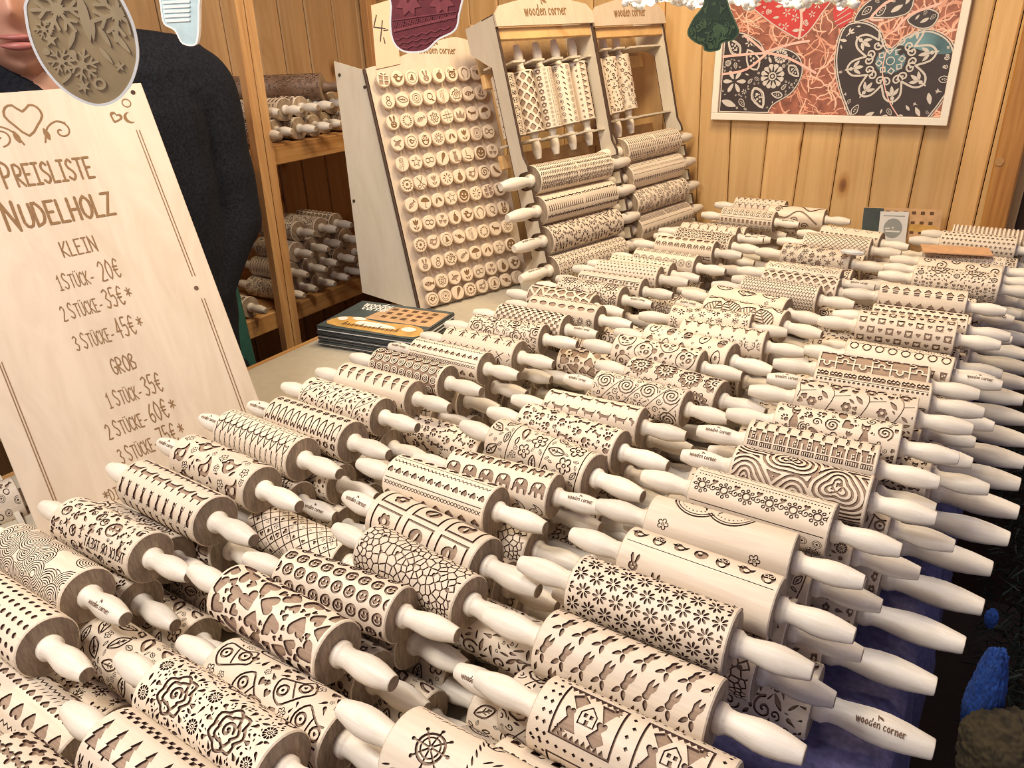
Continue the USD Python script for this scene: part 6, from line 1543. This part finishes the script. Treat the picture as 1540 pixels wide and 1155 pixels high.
kc = thing('cardboard_piece', 'brown strip of cardboard lying across the moustache and mini-blossom pins', 'cardboard', k0, np.column_stack([ka, np.cross([0, 0, 1], ka), [0, 0, 1]]))
put('sheet', bx(kw, .052, .002, (kw / 2, .026, .001)), 'kraft', kc)
wp = at(1282, 380, 2, CZ - .388)
wv = trimesh.creation.icosphere(3, 1.0); wv.vertices *= (1 + .3 * (meshkit.noise(wv.vertices * 3) - .5))[:, None] * np.array([.020, .010, .005])
tag(put('paper_tuft', placed(wv, wp + np.array([0, 0, .001])), 'paper_white', None, smooth=True), 'crumpled bit of white paper lying on the snow-star pin', 'paper')

# ------------------------------------------------------------------ poster
PQ = [at(1068, 180, 1, WY - .042), at(1424, 187.5, 1, WY - .042)]
PWD, PHT = float(PQ[1][0] - PQ[0][0]), .40
ps = thing('poster', 'white-framed poster of ornamented gingerbread hearts on salmon shreds, on the back wall', 'poster', PQ[0], np.column_stack([[1, 0, 0], [0, 0, 1.0], [0, -1, 0]]))
plain('frame_white', (0.80, 0.74, 0.62), 0.45, 0.02)
for x, y, w, h in ((0, 0, PWD, .016), (0, PHT - .016, PWD, .016), (0, .016, .016, PHT - .032), (PWD - .016, .016, .016, PHT - .032)):
    put('frame', bx(w, h, .020, (x + w / 2, y + h / 2, -.012), .001), 'frame_white', ps)
plain('print_shreds', (0.30, 0.105, 0.065), 0.4, 0.35, 60)
plain('print_salmon', (0.68, 0.33, 0.22), 0.4, 0.12, 60)
plain('print_peach', (0.80, 0.50, 0.36), 0.4, 0.08, 60)
plain('print_dark', (0.045, 0.032, 0.030), 0.4, 0.1)
plain('print_cream', (0.60, 0.54, 0.47), 0.4, 0.05)
plain('print_red', (0.50, 0.045, 0.04), 0.4, 0.15, 20)
plain('print_petrol', (0.10, 0.20, 0.22), 0.4, 0.5, 16)
plain('print_pink', (0.78, 0.47, 0.39), 0.4, 0.06)
put('print', bx(PWD - .03, PHT - .03, .004, (PWD / 2, PHT / 2, -.012)), 'print_shreds', ps)
CLIP = box(.017, .017, PWD - .017, PHT - .017)


def pp_(px, py):
    p = at(px, py, 1, WY - .042) - PQ[0]
    return np.array([p[0], p[2]])


def layer(g, m, k, name='print_shape'):
    g = g.intersection(CLIP)
    if not g.is_empty:
        put(name, slab(g, .0002, -.0100 + .0002 * k), m, ps)


def deco(outline, seed, n, lo, hi, motifs, line=True):
    """Ornament lines fitted inside an outline."""
    r = random.Random(seed); x0, y0, x1, y1 = outline.bounds; ins = outline.buffer(-.004); out = [outline.buffer(-.002).boundary.buffer(.0012)] if line else []; pts = []
    for k in range(n * 40):
        x, y = r.uniform(x0, x1), r.uniform(y0, y1); s = hi - (hi - lo) * min(1, k / (n * 25))
        if ins.contains(Point(x, y).buffer(s * .42)) and all((x - a) ** 2 + (y - b) ** 2 > ((s + c) * .5) ** 2 for a, b, c in pts):
            pts.append((x, y, s)); out.append(G(motifs[len(out) % len(motifs)], s, x, y, r.uniform(0, 360)))
            if len(out) > n:
                break
    return unary_union(out).intersection(outline)


SCROLL = U(SPIRAL(1.5, .12, .3), LN([(.3, 0), (.4, .2), (.2, .46), (-.1, .4)], .10, 3))
PALM = U(G(LEAF, .5, 0, .2, 90), G(LEAF, .45, -.2, .1, 130), G(LEAF, .45, .2, .1, 50), EL(0, -.2, .1), LN([(0, -.5), (0, 0)], .07))
POD = U(LN([(-.45, 0), (-.1, .26), (.45, 0), (-.1, -.26)], .07, 3, True), EL(-.16, 0, .06), EL(0, .06, .05, n=6), EL(.02, -.06, .05, n=6), EL(.16, 0, .05, n=6))
_r = random.Random(17)
for m_, n_, z_ in (('print_salmon', 420, 0.2), ('print_peach', 170, 0.5)):
    cur = []
    for k in range(n_):
        x, y, a = _r.uniform(.01, PWD - .01), _r.uniform(.01, PHT - .01), _r.uniform(0, 2 * PI); p = [(x, y)]
        for j in range(5):
            a += _r.uniform(-.75, .75); x += .011 * math.cos(a); y += .011 * math.sin(a); p.append((x, y))
        cur.append(LN(p, _r.uniform(.0016, .0034), 2))
    layer(unary_union(cur), m_, z_, 'shred_print')
# big heart on the right: dark icing ground, petrol lobe, symmetric scrollwork
hc = pp_(1338, 92)
big = PG([pp_(*p) for p in ((1335, 75), (1322, 45), (1295, 32), (1268, 40), (1256, 75), (1256, 110), (1266, 150), (1290, 200), (1330, 230), (1385, 190), (1430, 130), (1436, 85), (1425, 58), (1395, 45), (1362, 55))], 4)
layer(big.buffer(.0025), 'print_cream', 0); layer(big, 'print_dark', 1)
layer(PG([pp_(*p) for p in ((1350, 66), (1372, 50), (1400, 46), (1424, 60), (1430, 80), (1400, 80), (1372, 72))], 3), 'print_petrol', 2)
layer(EL(*hc, .030, .026), 'print_petrol', 2)
art = [RG(*hc, .008, .0022)]
for i in range(8):
    a = i * PI / 4 + .2
    art += [G(LN([(-.3, -.3), (-.3, .3), (.3, .3), (.3, -.3)], .16, 0, True), .015, hc[0] + .023 * math.cos(a), hc[1] + .021 * math.sin(a), math.degrees(a) + 45)]
    for d in (-1, 1):
        art += [G(SPIRAL(1.4, .14, .46, d), .024, hc[0] + .045 * math.cos(a + .24 * d), hc[1] + .043 * math.sin(a + .24 * d), math.degrees(a) + 90 * d)]
    art += [G(PALM, .040, hc[0] + .072 * math.cos(a), hc[1] + .07 * math.sin(a), math.degrees(a) + 90)]
    art += [LN([(hc[0] + r * math.cos(a + t), hc[1] + r * .97 * math.sin(a + t)) for r, t in ((.052, -.39), (.078, -.2), (.088, 0), (.078, .2), (.052, .39))], .0042, 4)]
art += [deco(big.difference(EL(*hc, .098, .095)), 4, 60, .009, .026, [PALM, SCROLL, POD, LEAF], False), big.buffer(-.003).boundary.buffer(.0014)]
layer(unary_union(art).intersection(big), 'print_cream', 3, 'icing_print')
# paisley heart on the left
lh = PG([pp_(*p) for p in ((1084, 62), (1110, 48), (1140, 62), (1152, 78), (1176, 72), (1200, 84), (1206, 110), (1190, 140), (1160, 160), (1140, 185), (1060, 185), (1060, 72))], 4)
layer(lh, 'print_dark', 1)
PODD = U(POD, LN([(-.40, 0), (-.1, .19), (.40, 0), (-.1, -.19)], .03, 3, True), AR(EL(.14, 0, .035, n=6), 5))
layer(deco(lh.intersection(CLIP), 8, 90, .006, .056, [PODD, MAND, PODD, POD, G(DAISY(6), 1), PODD, LEAF]), 'print_cream', 3, 'icing_print')
lh2 = PG([pp_(*p) for p in ((1282, 34), (1296, 8), (1330, -12), (1372, -10), (1368, 18), (1340, 28), (1310, 28))], 3)
layer(lh2, 'print_dark', 1); layer(deco(lh2, 9, 22, .012, .026, [POD, POD, LEAF]), 'print_cream', 3, 'icing_print')
lh3 = PG([pp_(*p) for p in ((1362, 30), (1390, 12), (1412, 20), (1402, 40), (1380, 44))], 3)
layer(lh3, 'print_dark', 1); layer(deco(lh3, 10, 12, .010, .018, [POD, LEAF]), 'print_cream', 3, 'icing_print')
rd = PG([pp_(*p) for p in ((1128, 8), (1150, -10), (1250, -14), (1236, 20), (1205, 58), (1180, 50), (1150, 30))], 3)
layer(rd, 'print_red', 1); layer(deco(rd, 11, 26, .008, .018, [SCROLL, DAISY(5), LEAF]), 'print_cream', 3, 'icing_print')
rd2 = PG([pp_(*p) for p in ((1262, -10), (1282, -6), (1282, 20), (1268, 42), (1254, 34), (1252, 12))], 3)
layer(rd2, 'print_red', 1); layer(unary_union([LN([pp_(1250 + 4 * i, 34 - 9 * i + 8), pp_(1278, 20 - 9 * i + 8)], .0016) for i in range(-1, 6)]).intersection(rd2), 'print_cream', 3, 'icing_print')
_rb = [[(1200, -5), (1204, 30), (1200, 58)], [(1082, 86), (1120, 82), (1152, 80)], [(1152, 80), (1185, 88), (1225, 110)], [(1150, 82), (1120, 105), (1085, 112)], [(1150, 80), (1130, 62), (1118, 54)], [(1150, 78), (1190, 66), (1215, 62)], [(1345, 46), (1368, 22), (1412, 6)], [(1325, 30), (1308, 28), (1330, 5), (1352, -4)], [(1332, 76), (1326, 110), (1335, 150), (1350, 176)]]
layer(unary_union([LN([pp_(*p) for p in l], .0055 if i not in (8,) else .0022, 3) for i, l in enumerate(_rb)]), 'print_pink', 5, 'ribbon_print')
layer(unary_union([EL(*pp_(1151, 97), .0062), EL(*pp_(1354, 79), .0056)]), 'print_dark', 6)

# ------------------------------------------------------------------ hanging ornaments
def ornament(name, label, cat, px, dist, thick, body_mat, edge_mat, reliefs, relief_mat, hang, twist=0.0):
    """An outline seen in the photograph, built facing the lens at its own distance as a thick glazed plaque on a string."""
    c = np.mean(px, axis=0); o = ray(*c, dist)
    n = np.array([0, 0, CZ]) - o; n /= np.linalg.norm(n)
    z = np.array([0, 0, 1.0]); x = np.cross(z, n); x /= np.linalg.norm(x); y = np.cross(n, x)
    ca, sa = math.cos(twist), math.sin(twist)
    R = np.column_stack([ca * x + sa * n, y, ca * n - sa * x])
    def loc(p):
        d = CAM_R @ np.array([(p[0] - 770) / 1130, (p[1] - 577.5) / 1130, 1.0]); k = ((o - [0, 0, CZ]) @ R[:, 2]) / (d @ R[:, 2])
        return ((np.array([0, 0, CZ]) + d * k - o) @ R)[:2]
    g = Polygon(sm([loc(p) for p in px], 4)).buffer(0)
    t = thing(name, label, cat, o, R)
    put('body', slab(g.buffer(-.0012), thick, -thick), body_mat, t)
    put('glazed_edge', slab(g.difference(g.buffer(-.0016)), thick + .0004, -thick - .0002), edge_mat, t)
    gi = g.buffer(-.003)
    for k, sh_ in enumerate(reliefs(loc)):
        s2 = sh_.intersection(gi)
        if not s2.is_empty:
            put('relief', slab(s2, .0009, -.0001), relief_mat, t)
    h = loc(hang); top = R.T @ np.array([0, 0, .55])
    put('string', tube([np.array([*h, -thick / 2]), np.array([*h, -thick / 2]) + top], .0007, 6), 'paper_white', t)
    return t


plain('glaze_olive', (0.36, 0.265, 0.135), 0.35, 0.10, 60)
plain('glaze_olive_light', (0.42, 0.325, 0.185), 0.35, 0.10, 60)
plain('glaze_white', (0.82, 0.82, 0.78), 0.25, 0.03)  # white glaze; on the oval it paints the backlit rim
plain('glaze_ice', (0.52, 0.66, 0.66), 0.15, 0.10, 80)
plain('glaze_red', (0.150, 0.020, 0.026), 0.5, 0.15, 120)
plain('glaze_red_light', (0.235, 0.045, 0.05), 0.5, 0.15, 120)
plain('glaze_green', (0.020, 0.042, 0.022), 0.25, 0.3, 90)
plain('glaze_green_light', (0.055, 0.095, 0.040), 0.25, 0.3, 120)
ov = [(38, 0), (37, 25), (45, 62), (62, 98), (88, 130), (118, 151), (148, 160), (176, 152), (196, 130), (206, 104), (209, 78), (203, 42), (190, 10), (172, -18), (140, -38), (100, -42), (62, -28)]


def rel_oval(L):
    s = lambda px, py, g, k, a=0: G(g, k, *L((px, py)), a)
    return [unary_union([s(86, 14, SNOW, .030), s(176, 20, SNOW, .034, 15), s(128, 30, G(SLIM, 1), .026, 90), s(76, 60, STAR(5), .009), s(108, 60, SLIM, .012, 60), s(140, 46, SLIM, .012, 80), s(158, 56, SLIM, .013, 110), s(183, 64, SLIM, .016, 120), s(92, 92, SNOW, .016), s(124, 98, SNOW, .020, 10), s(150, 126, RG(0, 0, .3, .16), .010), s(160, 84, SLIM, .012, 120), s(100, 118, SLIM, .010, 40), s(126, 130, STAR(6), .009), s(66, 44, SNOW, .012), s(180, 100, STAR(5), .007), s(110, 80, EL(0, 0, .4), .005), s(70, 78, EL(0, 0, .4), .005)])]


ornament('oval_ornament', 'large oval olive-brown glazed ornament hanging in front of the price board', 'ornament', ov, .60, .007, 'glaze_olive', 'glaze_white', rel_oval, 'glaze_olive_light', (112, -36), .10)  # white edge colour stands in for light from behind the oval
ice = [(240, -30), (241, 10), (246, 36), (262, 46), (274, 66), (294, 68), (299, 50), (300, 10), (298, -30)]
ornament('stocking_ornament', 'ice-blue glazed stocking ornament hanging above the seller shoulder', 'ornament', ice, .85, .008, 'glaze_ice', 'glaze_white', lambda L: [unary_union([LN([L((244, 4 + 7 * k)), L((284, 2 + 7 * k))], .0022) for k in range(-4, 5)])], 'glaze_white', (270, -28), .25)
red = [(590, -30), (587, 10), (586, 40), (591, 64), (604, 77), (622, 80), (642, 76), (660, 60), (684, 47), (691, 24), (691, -30)]


def rel_red(L):
    out = [U(LN([L((588, 48)), L((690, 24))], .0016), LN([L((588, 31)), L((691, 16))], .0010), LN([L((588, 46)), L((690, 22))], .0008))]
    for k in range(9):
        out.append(G(CROSSP, .0058, *L((596 + 10.5 * k, 38 - 1.6 * k)), 20))
    for x, y in ((614, 2), (664, 0), (640, -22)):
        out.append(G(NSTAR, .026, *L((x, y)), 22))
    for r in range(3):
        out.append(LN([L((592 + 7 * k, 58 + r * 8 - 1.5 * k + (3 if k % 2 else 0))) for k in range(13)], .0010))
    return [unary_union(out)]


ornament('stocking_ornament', 'dark red stocking ornament with knit relief hanging over the stamp stand', 'ornament', red, .80, .008, 'glaze_red', 'glaze_white', rel_red, 'glaze_red_light', (650, -26), .12)
grn = [(1061, -8), (1056, 10), (1043, 27), (1034, 46), (1036, 56), (1047, 65), (1057, 69), (1059, 76), (1069, 78), (1082, 75), (1086, 65), (1102, 61), (1110, 52), (1111, 44), (1104, 27), (1097, 10), (1092, -8), (1085, -26), (1068, -26)]


def rel_grn(L):
    r = random.Random(5); out = [AF.translate(EL(0, 0, .0008, n=6), *L((1044 + 4.4 * k, 28.6))) for k in range(13)]
    for k in range(60):
        y = r.uniform(34, 72); hw = 36 - max(0, y - 52) * 1.3
        out.append(G([LEAF, SLIM, SPIRAL(1.2, .16)][k % 3], r.uniform(.006, .010), *L((1072 + r.uniform(-hw, hw), y)), r.uniform(0, 360)))
    out += [G(REIN, .012, *L((1060, 14)), 20), G(REIN, .012, *L((1086, 13)), -20), G(STAR(5), .007, *L((1074, 6))), G(RG(0, 0, .3, .2), .006, *L((1076, 37))), G(RG(0, 0, .3, .2), .006, *L((1079, 42)))]
    return [unary_union(out)]


ornament('tree_ornament', 'dark green glazed tree ornament with leafy relief hanging before the poster', 'ornament', grn, 1.0, .008, 'glaze_green', 'glaze_green_light', rel_grn, 'glaze_green_light', (1076, -24), .06)

# a rail above the frame carries the strings and the snow garland
rail = struct('trim_2', [bx(1.9, .05, .03, (-.55, .42, 1.995), .003), bx(1.9, .05, .03, (-.55, .62, 1.995), .003), bx(.05, 2.3, .03, (-.35, .8, 2.027), .003)], 'pine_beam')
tag(rail, 'pine slats above the stall that carry the hanging ornaments')
plain('tinsel_white', (0.90, 0.87, 0.80), 0.7, 0.02)
mat('led_warm', {'e': ('emission', {'color': (1.0, 0.80, 0.52), 'strength': 9.0})}, [], surface='e.emission')
gl = thing('snow_garland', 'fluffy white light garland hanging along the top edge before the poster', 'garland', (0, 0, 0), kind='stuff')
r = random.Random(12); bl_, ld = [], []
ico = trimesh.creation.icosphere(1, 1.0)
for k in range(520):
    x = r.uniform(940, 1290)
    if 986 < x < 992 or 1046 < x < 1052:
        continue
    low = 5 + 5.5 * math.sin(x * .08) + 3 * math.sin(x * .23)
    p = ray(x, low - abs(r.gauss(0, 13)) , 1.30 + r.uniform(-.02, .02)); m = ico.copy()
    m.vertices = m.vertices * (1 + .5 * (meshkit.noise(m.vertices * 2.2 + k) - .5))[:, None] * r.uniform(.0028, .0062) * [1, 1, .9]
    m.apply_translation(p); (ld if k % 9 == 0 else bl_).append(m)
put('tinsel', bl_, 'tinsel_white', gl, smooth=True)
put('led_bulb', ld, 'led_warm', gl, smooth=True)
put('wire', tube([ray(x, -16, 1.30) for x in range(930, 1310, 20)], .0015, 6), 'paper_white', gl)

# ------------------------------------------------------------------ customer side: dark greenery, blue plush, darkness
plain('plush_blue', (0.006, 0.035, 0.17), 0.95, 0.5, 300)
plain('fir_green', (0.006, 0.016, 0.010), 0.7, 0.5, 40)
plain('moss_brown', (0.030, 0.020, 0.006), 0.9, 0.5, 120)
fg = thing('fir_garland', 'dark green fir greenery along the customer side of the table', 'greenery', (0, 0, 0), kind='stuff')
g = np.random.default_rng(4); N = 15000
c = np.column_stack([np.clip(g.normal(.18, .05, N), .085, .34), g.uniform(-.2, 1.62, N), TT - .17 + g.normal(0, .05, N) - .10 * np.abs(g.normal(0, .5, N))])
d = g.normal(0, 1, (N, 3)); d[:, 2] = d[:, 2] * .5 - .3; d /= np.linalg.norm(d, axis=1, keepdims=True)
s_ = np.cross(d, g.normal(0, 1, (N, 3))); s_ /= np.linalg.norm(s_, axis=1, keepdims=True)
V = np.concatenate([c - s_ * .0013, c + s_ * .0013, c + d * g.uniform(.018, .034, (N, 1))]); i = np.arange(N)
put('needle', (V, np.stack([i, i + N, i + 2 * N], 1)), 'fir_green', fg)
put('twig', [tube([(.165 + .03 * math.sin(k + 5 * y), y, TT - .18 + .03 * math.cos(2 * k + 7 * y)) for y in np.linspace(-.2, 1.62, 40)], .006, 6) for k in range(3)], 'moss_brown', fg)
def lump(name, label, cat, c, r, m, seed, amp=.35):
    b = trimesh.creation.icosphere(5, 1.0); v = b.vertices
    b.vertices = v * (1 + amp * (meshkit.fbm(v * 2.3 + seed, 4) - .5) + .10 * (meshkit.noise(v * 14 + seed) - .5))[:, None] * r + c
    return tag(put(name, b, m, None, smooth=True), label, cat)
lump('plush_bag', 'bright blue plush cloth among the greenery at the lower right', 'cloth', ray(1478, 1060, .80), [.014, .017, .062], 'plush_blue', 3)
lump('plush_bag', 'small blue plush tip peeking out of the dark greenery at the right edge', 'cloth', ray(1491, 930, .93), [.006, .006, .012], 'plush_blue', 8)
lump('moss_cushion', 'dark olive-brown moss cushion in the lower right corner', 'moss', ray(1512, 1140, .80), [.035, .035, .045], 'moss_brown', 5)
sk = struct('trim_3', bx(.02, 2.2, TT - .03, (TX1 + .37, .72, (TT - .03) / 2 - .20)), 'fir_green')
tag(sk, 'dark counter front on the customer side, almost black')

# ------------------------------------------------------------------ the seller
import manifold3d as mf

PX = -1.235


def ball(p, r, n=20):
    return mf.Manifold.sphere(float(r), n).translate([float(q) for q in p])


def chain(js):
    """Union of hulls of consecutive balls: [(point, radius), ...]."""
    out = None
    for (a, ra), (b, rb) in zip(js, js[1:]):
        h = mf.Manifold.batch_hull([ball(a, ra), ball(b, rb)])
        out = h if out is None else out + h
    return out


def skinned(man, edge, it=12, fold=None):
    m = man.refine_to_length(edge).to_mesh()
    t = trimesh.Trimesh(m.vert_properties[:, :3], m.tri_verts, process=True)
    trimesh.smoothing.filter_taubin(t, 0.5, 0.53, it)
    if fold:
        t.vertices = t.vertices + t.vertex_normals * fold(np.array(t.vertices))[:, None]
    return t


sl_, el_, wl_ = at(285, 138, 0, PX), at(338, 322, 0, PX + .01), at(296, 470, 0, PX + .06)
sr_ = np.array([PX, sl_[1] - .40, sl_[2] - .005]); el2 = np.array([PX + .02, sr_[1] - .06, sr_[2] - .24]); wr2 = np.array([PX + .10, sr_[1] + .05, el2[2] - .19])
mid = (sl_ + sr_) / 2; cy = mid[1]
neck = np.array([PX + .005, cy - .015, sl_[2] + .055])
hc_ = at(4, -24, 0, PX + .055)
fdir = np.array([0, 0, CZ - .10]) - hc_; fdir /= np.linalg.norm(fdir)
# head with brow, nose, lips and chin
hd = trimesh.creation.icosphere(5, 1.0); v = np.array(hd.vertices)
low_ = np.clip(-v[:, 2], 0, 1); fr_ = np.clip(v[:, 0], 0, 1)
p = v * [.097, .076, .116]
p[:, 1] *= 1 - .30 * low_ ** 1.6
p[:, 0] = np.where(v[:, 0] < 0, p[:, 0] * (1 - .35 * low_ ** 1.5), p[:, 0] * (1 + .06 * low_))
def bump(c, s, h):
    c = np.array(c) / np.linalg.norm(c); return h * np.exp(-((v - c) ** 2 / np.array(s) ** 2).sum(1))
p[:, 0] += bump((1, 0, -.06), (.6, .13, .22), .018) + bump((1, 0, -.20), (.5, .17, .10), .012)
for d in (-1, 1):
    p[:, 0] -= bump((.85, .38 * d, .10), (.4, .20, .13), .010)
    p[:, 0] += bump((.85, .40 * d, .30), (.4, .26, .08), .004)
p[:, 0] += bump((.85, 0, -.47), (.4, .26, .06), .005) + bump((.8, 0, -.60), (.4, .24, .06), .006) - bump((.82, 0, -.535), (.4, .26, .022), .006) + bump((.6, 0, -.85), (.4, .22, .14), .010) - bump((.7, 0, -.70), (.4, .3, .05), .003)
hx = fdir; hy = np.cross([0, 0, 1.0], hx); hy /= np.linalg.norm(hy); hz_ = np.cross(hx, hy); HR = np.column_stack([hx, hy, hz_])
headm = mf.Manifold(mf.Mesh(np.asarray(p @ HR.T + hc_, np.float32), np.asarray(hd.faces, np.uint32)))


def hand(w, d, side, up):
    """Palm and five curled fingers from the wrist w along d."""
    d = d / np.linalg.norm(d); a = np.cross(up, d); a /= np.linalg.norm(a); n = np.cross(d, a)
    out = mf.Manifold.batch_hull([ball(w, .022), ball(w + d * .085 + a * .030, .011), ball(w + d * .085 - a * .032, .011), ball(w + d * .04 + a * .03, .013), ball(w + d * .04 - a * .03, .013)])
    for k, (o, l) in enumerate(((.031, .070), (.011, .080), (-.010, .075), (-.031, .060))):
        b = w + d * .085 + a * o; q = b + d * l * .5 - n * .006; e = q + d * l * .32 - n * .020; f = e + d * l * .14 - n * .018
        out += chain([(b - d * .012, .0098), (q, .0090), (e, .0084), (f, .0076)])
    t0 = w + d * .030 + a * side * .030; t1 = t0 + d * .032 + a * side * .026 - n * .006; t2 = t1 + d * .032 + a * side * .004 - n * .010
    return out + chain([(w + d * .018 + a * side * .012, .016), (t0, .0125), (t1, .0105), (t2, .0088)])


hipc = np.array([PX, cy, .86]); X = np.array([1.0, 0, 0]); Y = np.array([0, 1.0, 0]); Z = np.array([0, 0, 1.0])
legs = [[(hipc + Y * .085 * d, .088), (hipc + Y * .095 * d - Z * .40 + X * .012, .058), (hipc + Y * .10 * d - Z * .765, .040)] for d in (-1, 1)]
feet = [mf.Manifold.batch_hull([ball(hipc + Y * .10 * d - Z * .800 - X * .02, .040), ball(hipc + Y * .105 * d + X * .12 - Z * .822, .030)]) for d in (-1, 1)]
body = headm + chain([(hc_ - hz_ * .06 - hx * .025, .055), (neck, .056), (mid, .09)]) + chain([(sr_, .055), (mid, .10), (sl_, .055)]) + mf.Manifold.batch_hull([ball(mid + Y * .07, .095), ball(mid - Y * .07, .095), ball(hipc + Y * .06, .095), ball(hipc - Y * .06, .095)])
body += chain([(sl_, .052), (el_, .042), (wl_, .030)]) + chain([(sr_, .052), (el2, .042), (wr2, .030)]) + hand(wl_, np.array([.55, -.35, -.42]), -1, Z) + hand(wr2, np.array([.5, .5, -.38]), 1, Z)
for l, f in zip(legs, feet):
    body += chain(l) + f
plain('skin', (0.56, 0.29, 0.20), 0.5, 0.06, 40, subsurface_weight=0.12, subsurface_scale=0.01)
plain('lips', (0.36, 0.115, 0.095), 0.45, 0.05)
plain('fleece_black', (0.0125, 0.0135, 0.018), 0.95, 0.5, 240, specular_ior_level=0.15)
plain('scarf_navy', (0.014, 0.020, 0.038), 0.95, 0.6, 160, specular_ior_level=0.2)
plain('apron_green', (0.010, 0.085, 0.065), 0.85, 0.15, 80)
plain('hair_brown', (0.045, 0.028, 0.018), 0.7, 0.3, 120)
plain('eye_white', (0.75, 0.73, 0.70), 0.2, 0.02)
se = thing('person', 'seller in a black fleece jacket and navy scarf behind the price board', 'person', (0, 0, 0))
bo = put('body', skinned(body, .012, 3), 'skin', se, smooth=True)
lp = trimesh.creation.icosphere(3, 1.0)
for zc, h, k in ((-.053, .0042, .0), (-.0635, .0052, .001)):
    m = lp.copy(); q = np.array(m.vertices); m.vertices = np.column_stack([q[:, 0] * .006 - .010 * q[:, 1] ** 2, q[:, 1] * .0250, q[:, 2] * h * (1 - .55 * q[:, 1] ** 2)]) + [.0905 + k, 0, zc]
    put('lip', placed(m, hc_, HR), 'lips', bo, smooth=True)
for d in (-1, 1):
    put('eye', placed(trimesh.creation.icosphere(2, .0118), hc_ + HR @ np.array([.078, .031 * d, .012]), HR), 'eye_white', bo, smooth=True)
    put('pupil', placed(trimesh.creation.icosphere(2, .0056), hc_ + HR @ np.array([.0855, .031 * d, .012]), HR), 'groove_dark', bo, smooth=True)
    ear = trimesh.creation.icosphere(3, 1.0); ear.vertices = ear.vertices * [.018, .007, .030]
    put('ear', placed(ear, hc_ + HR @ np.array([-.008, .075 * d, -.008]), HR), 'skin', bo, smooth=True)
hr = trimesh.creation.icosphere(4, 1.0); q = np.array(hr.vertices); keep = ~((q[:, 0] > .25) & (q[:, 2] < .50)) & (q[:, 2] > -.35)
hr.vertices = q * ([.103, .082, .123] + .004 * (meshkit.noise(q * 9)[:, None] - .5)); hr.update_faces(keep[hr.faces].all(1))
put('hair', placed(hr, hc_, HR), 'hair_brown', se, smooth=True)
fold = lambda P: .005 * (meshkit.fbm(P * [12, 12, 8], 3, 5) - .5) + .0012 * np.sin(P[:, 2] * 60 + 9 * meshkit.noise(P * 7))
jk = chain([(sr_, .078), (mid + Z * .0, .102), (sl_, .080)]) + chain([(neck - Z * .03, .078), (mid, .11)]) + mf.Manifold.batch_hull([ball(mid + Y * .10 - Z * .02, .102), ball(mid - Y * .10 - Z * .02, .102), ball(hipc + Y * .075 - Z * .02, .102), ball(hipc - Y * .075 - Z * .02, .102)])
jk += mf.Manifold.batch_hull([ball(mid + Y * .08 + Z * .01, .100), ball(sl_ - Y * .02 + Z * .012, .080)]) + chain([(sl_, .080), (sl_ * .5 + el_ * .5, .074), (el_, .066), (wl_, .048)]) + chain([(sr_, .078), (el2, .064), (wr2, .048)])
put('jacket', skinned(jk, .014, 10, fold), 'fleece_black', se, smooth=True)
sc_ = chain([(neck + np.array([.070 * math.cos(a), .075 * math.sin(a), .018 + .012 * math.sin(3 * a)]), .027) for a in np.linspace(0, 2 * PI, 15)]) + chain([(neck + X * .07 - Z * .0, .03), (neck + X * .105 - Z * .10 + Y * .02, .03)])
put('scarf', skinned(sc_, .009, 6, lambda P: .004 * np.sin(P[:, 2] * 160 + P[:, 1] * 60)), 'scarf_navy', se, smooth=True)
tr_ = None
for l in legs:
    c = chain([(q, r + .012) for q, r in l]); tr_ = c if tr_ is None else tr_ + c
put('trousers', skinned(tr_, .016, 6, lambda P: .003 * np.sin(P[:, 2] * 60)), 'fleece_black', se, smooth=True)
for f, d in zip(feet, (-1, 1)):
    put('shoe', skinned(mf.Manifold.batch_hull([ball(hipc + Y * .10 * d - Z * .800 - X * .025, .047), ball(hipc + Y * .105 * d + X * .125 - Z * .815, .036)]).trim_by_plane([0, 0, 1], .0075), .012, 2), 'ink_black', se, smooth=True)
ap = []
for a in np.linspace(-1.75, 1.75, 30):
    for z in np.linspace(.70, CZ - .26, 18):
        w = .175 + .120 * 0; c = np.array([PX + .004 + .106 * math.cos(a), cy + (.192 + .02 * (1 - (z - .7) / .5)) * math.sin(a), z])
        ap.append(c)
ap = np.array(ap); ap[:, 0] += .004 * np.sin(ap[:, 1] * 60)
F = [q for i in range(29) for j in range(17) for q in ((i * 18 + j, (i + 1) * 18 + j, (i + 1) * 18 + j + 1), (i * 18 + j, (i + 1) * 18 + j + 1, i * 18 + j + 1))]
put('apron', (ap, np.array(F)), 'apron_green', se, smooth=True)
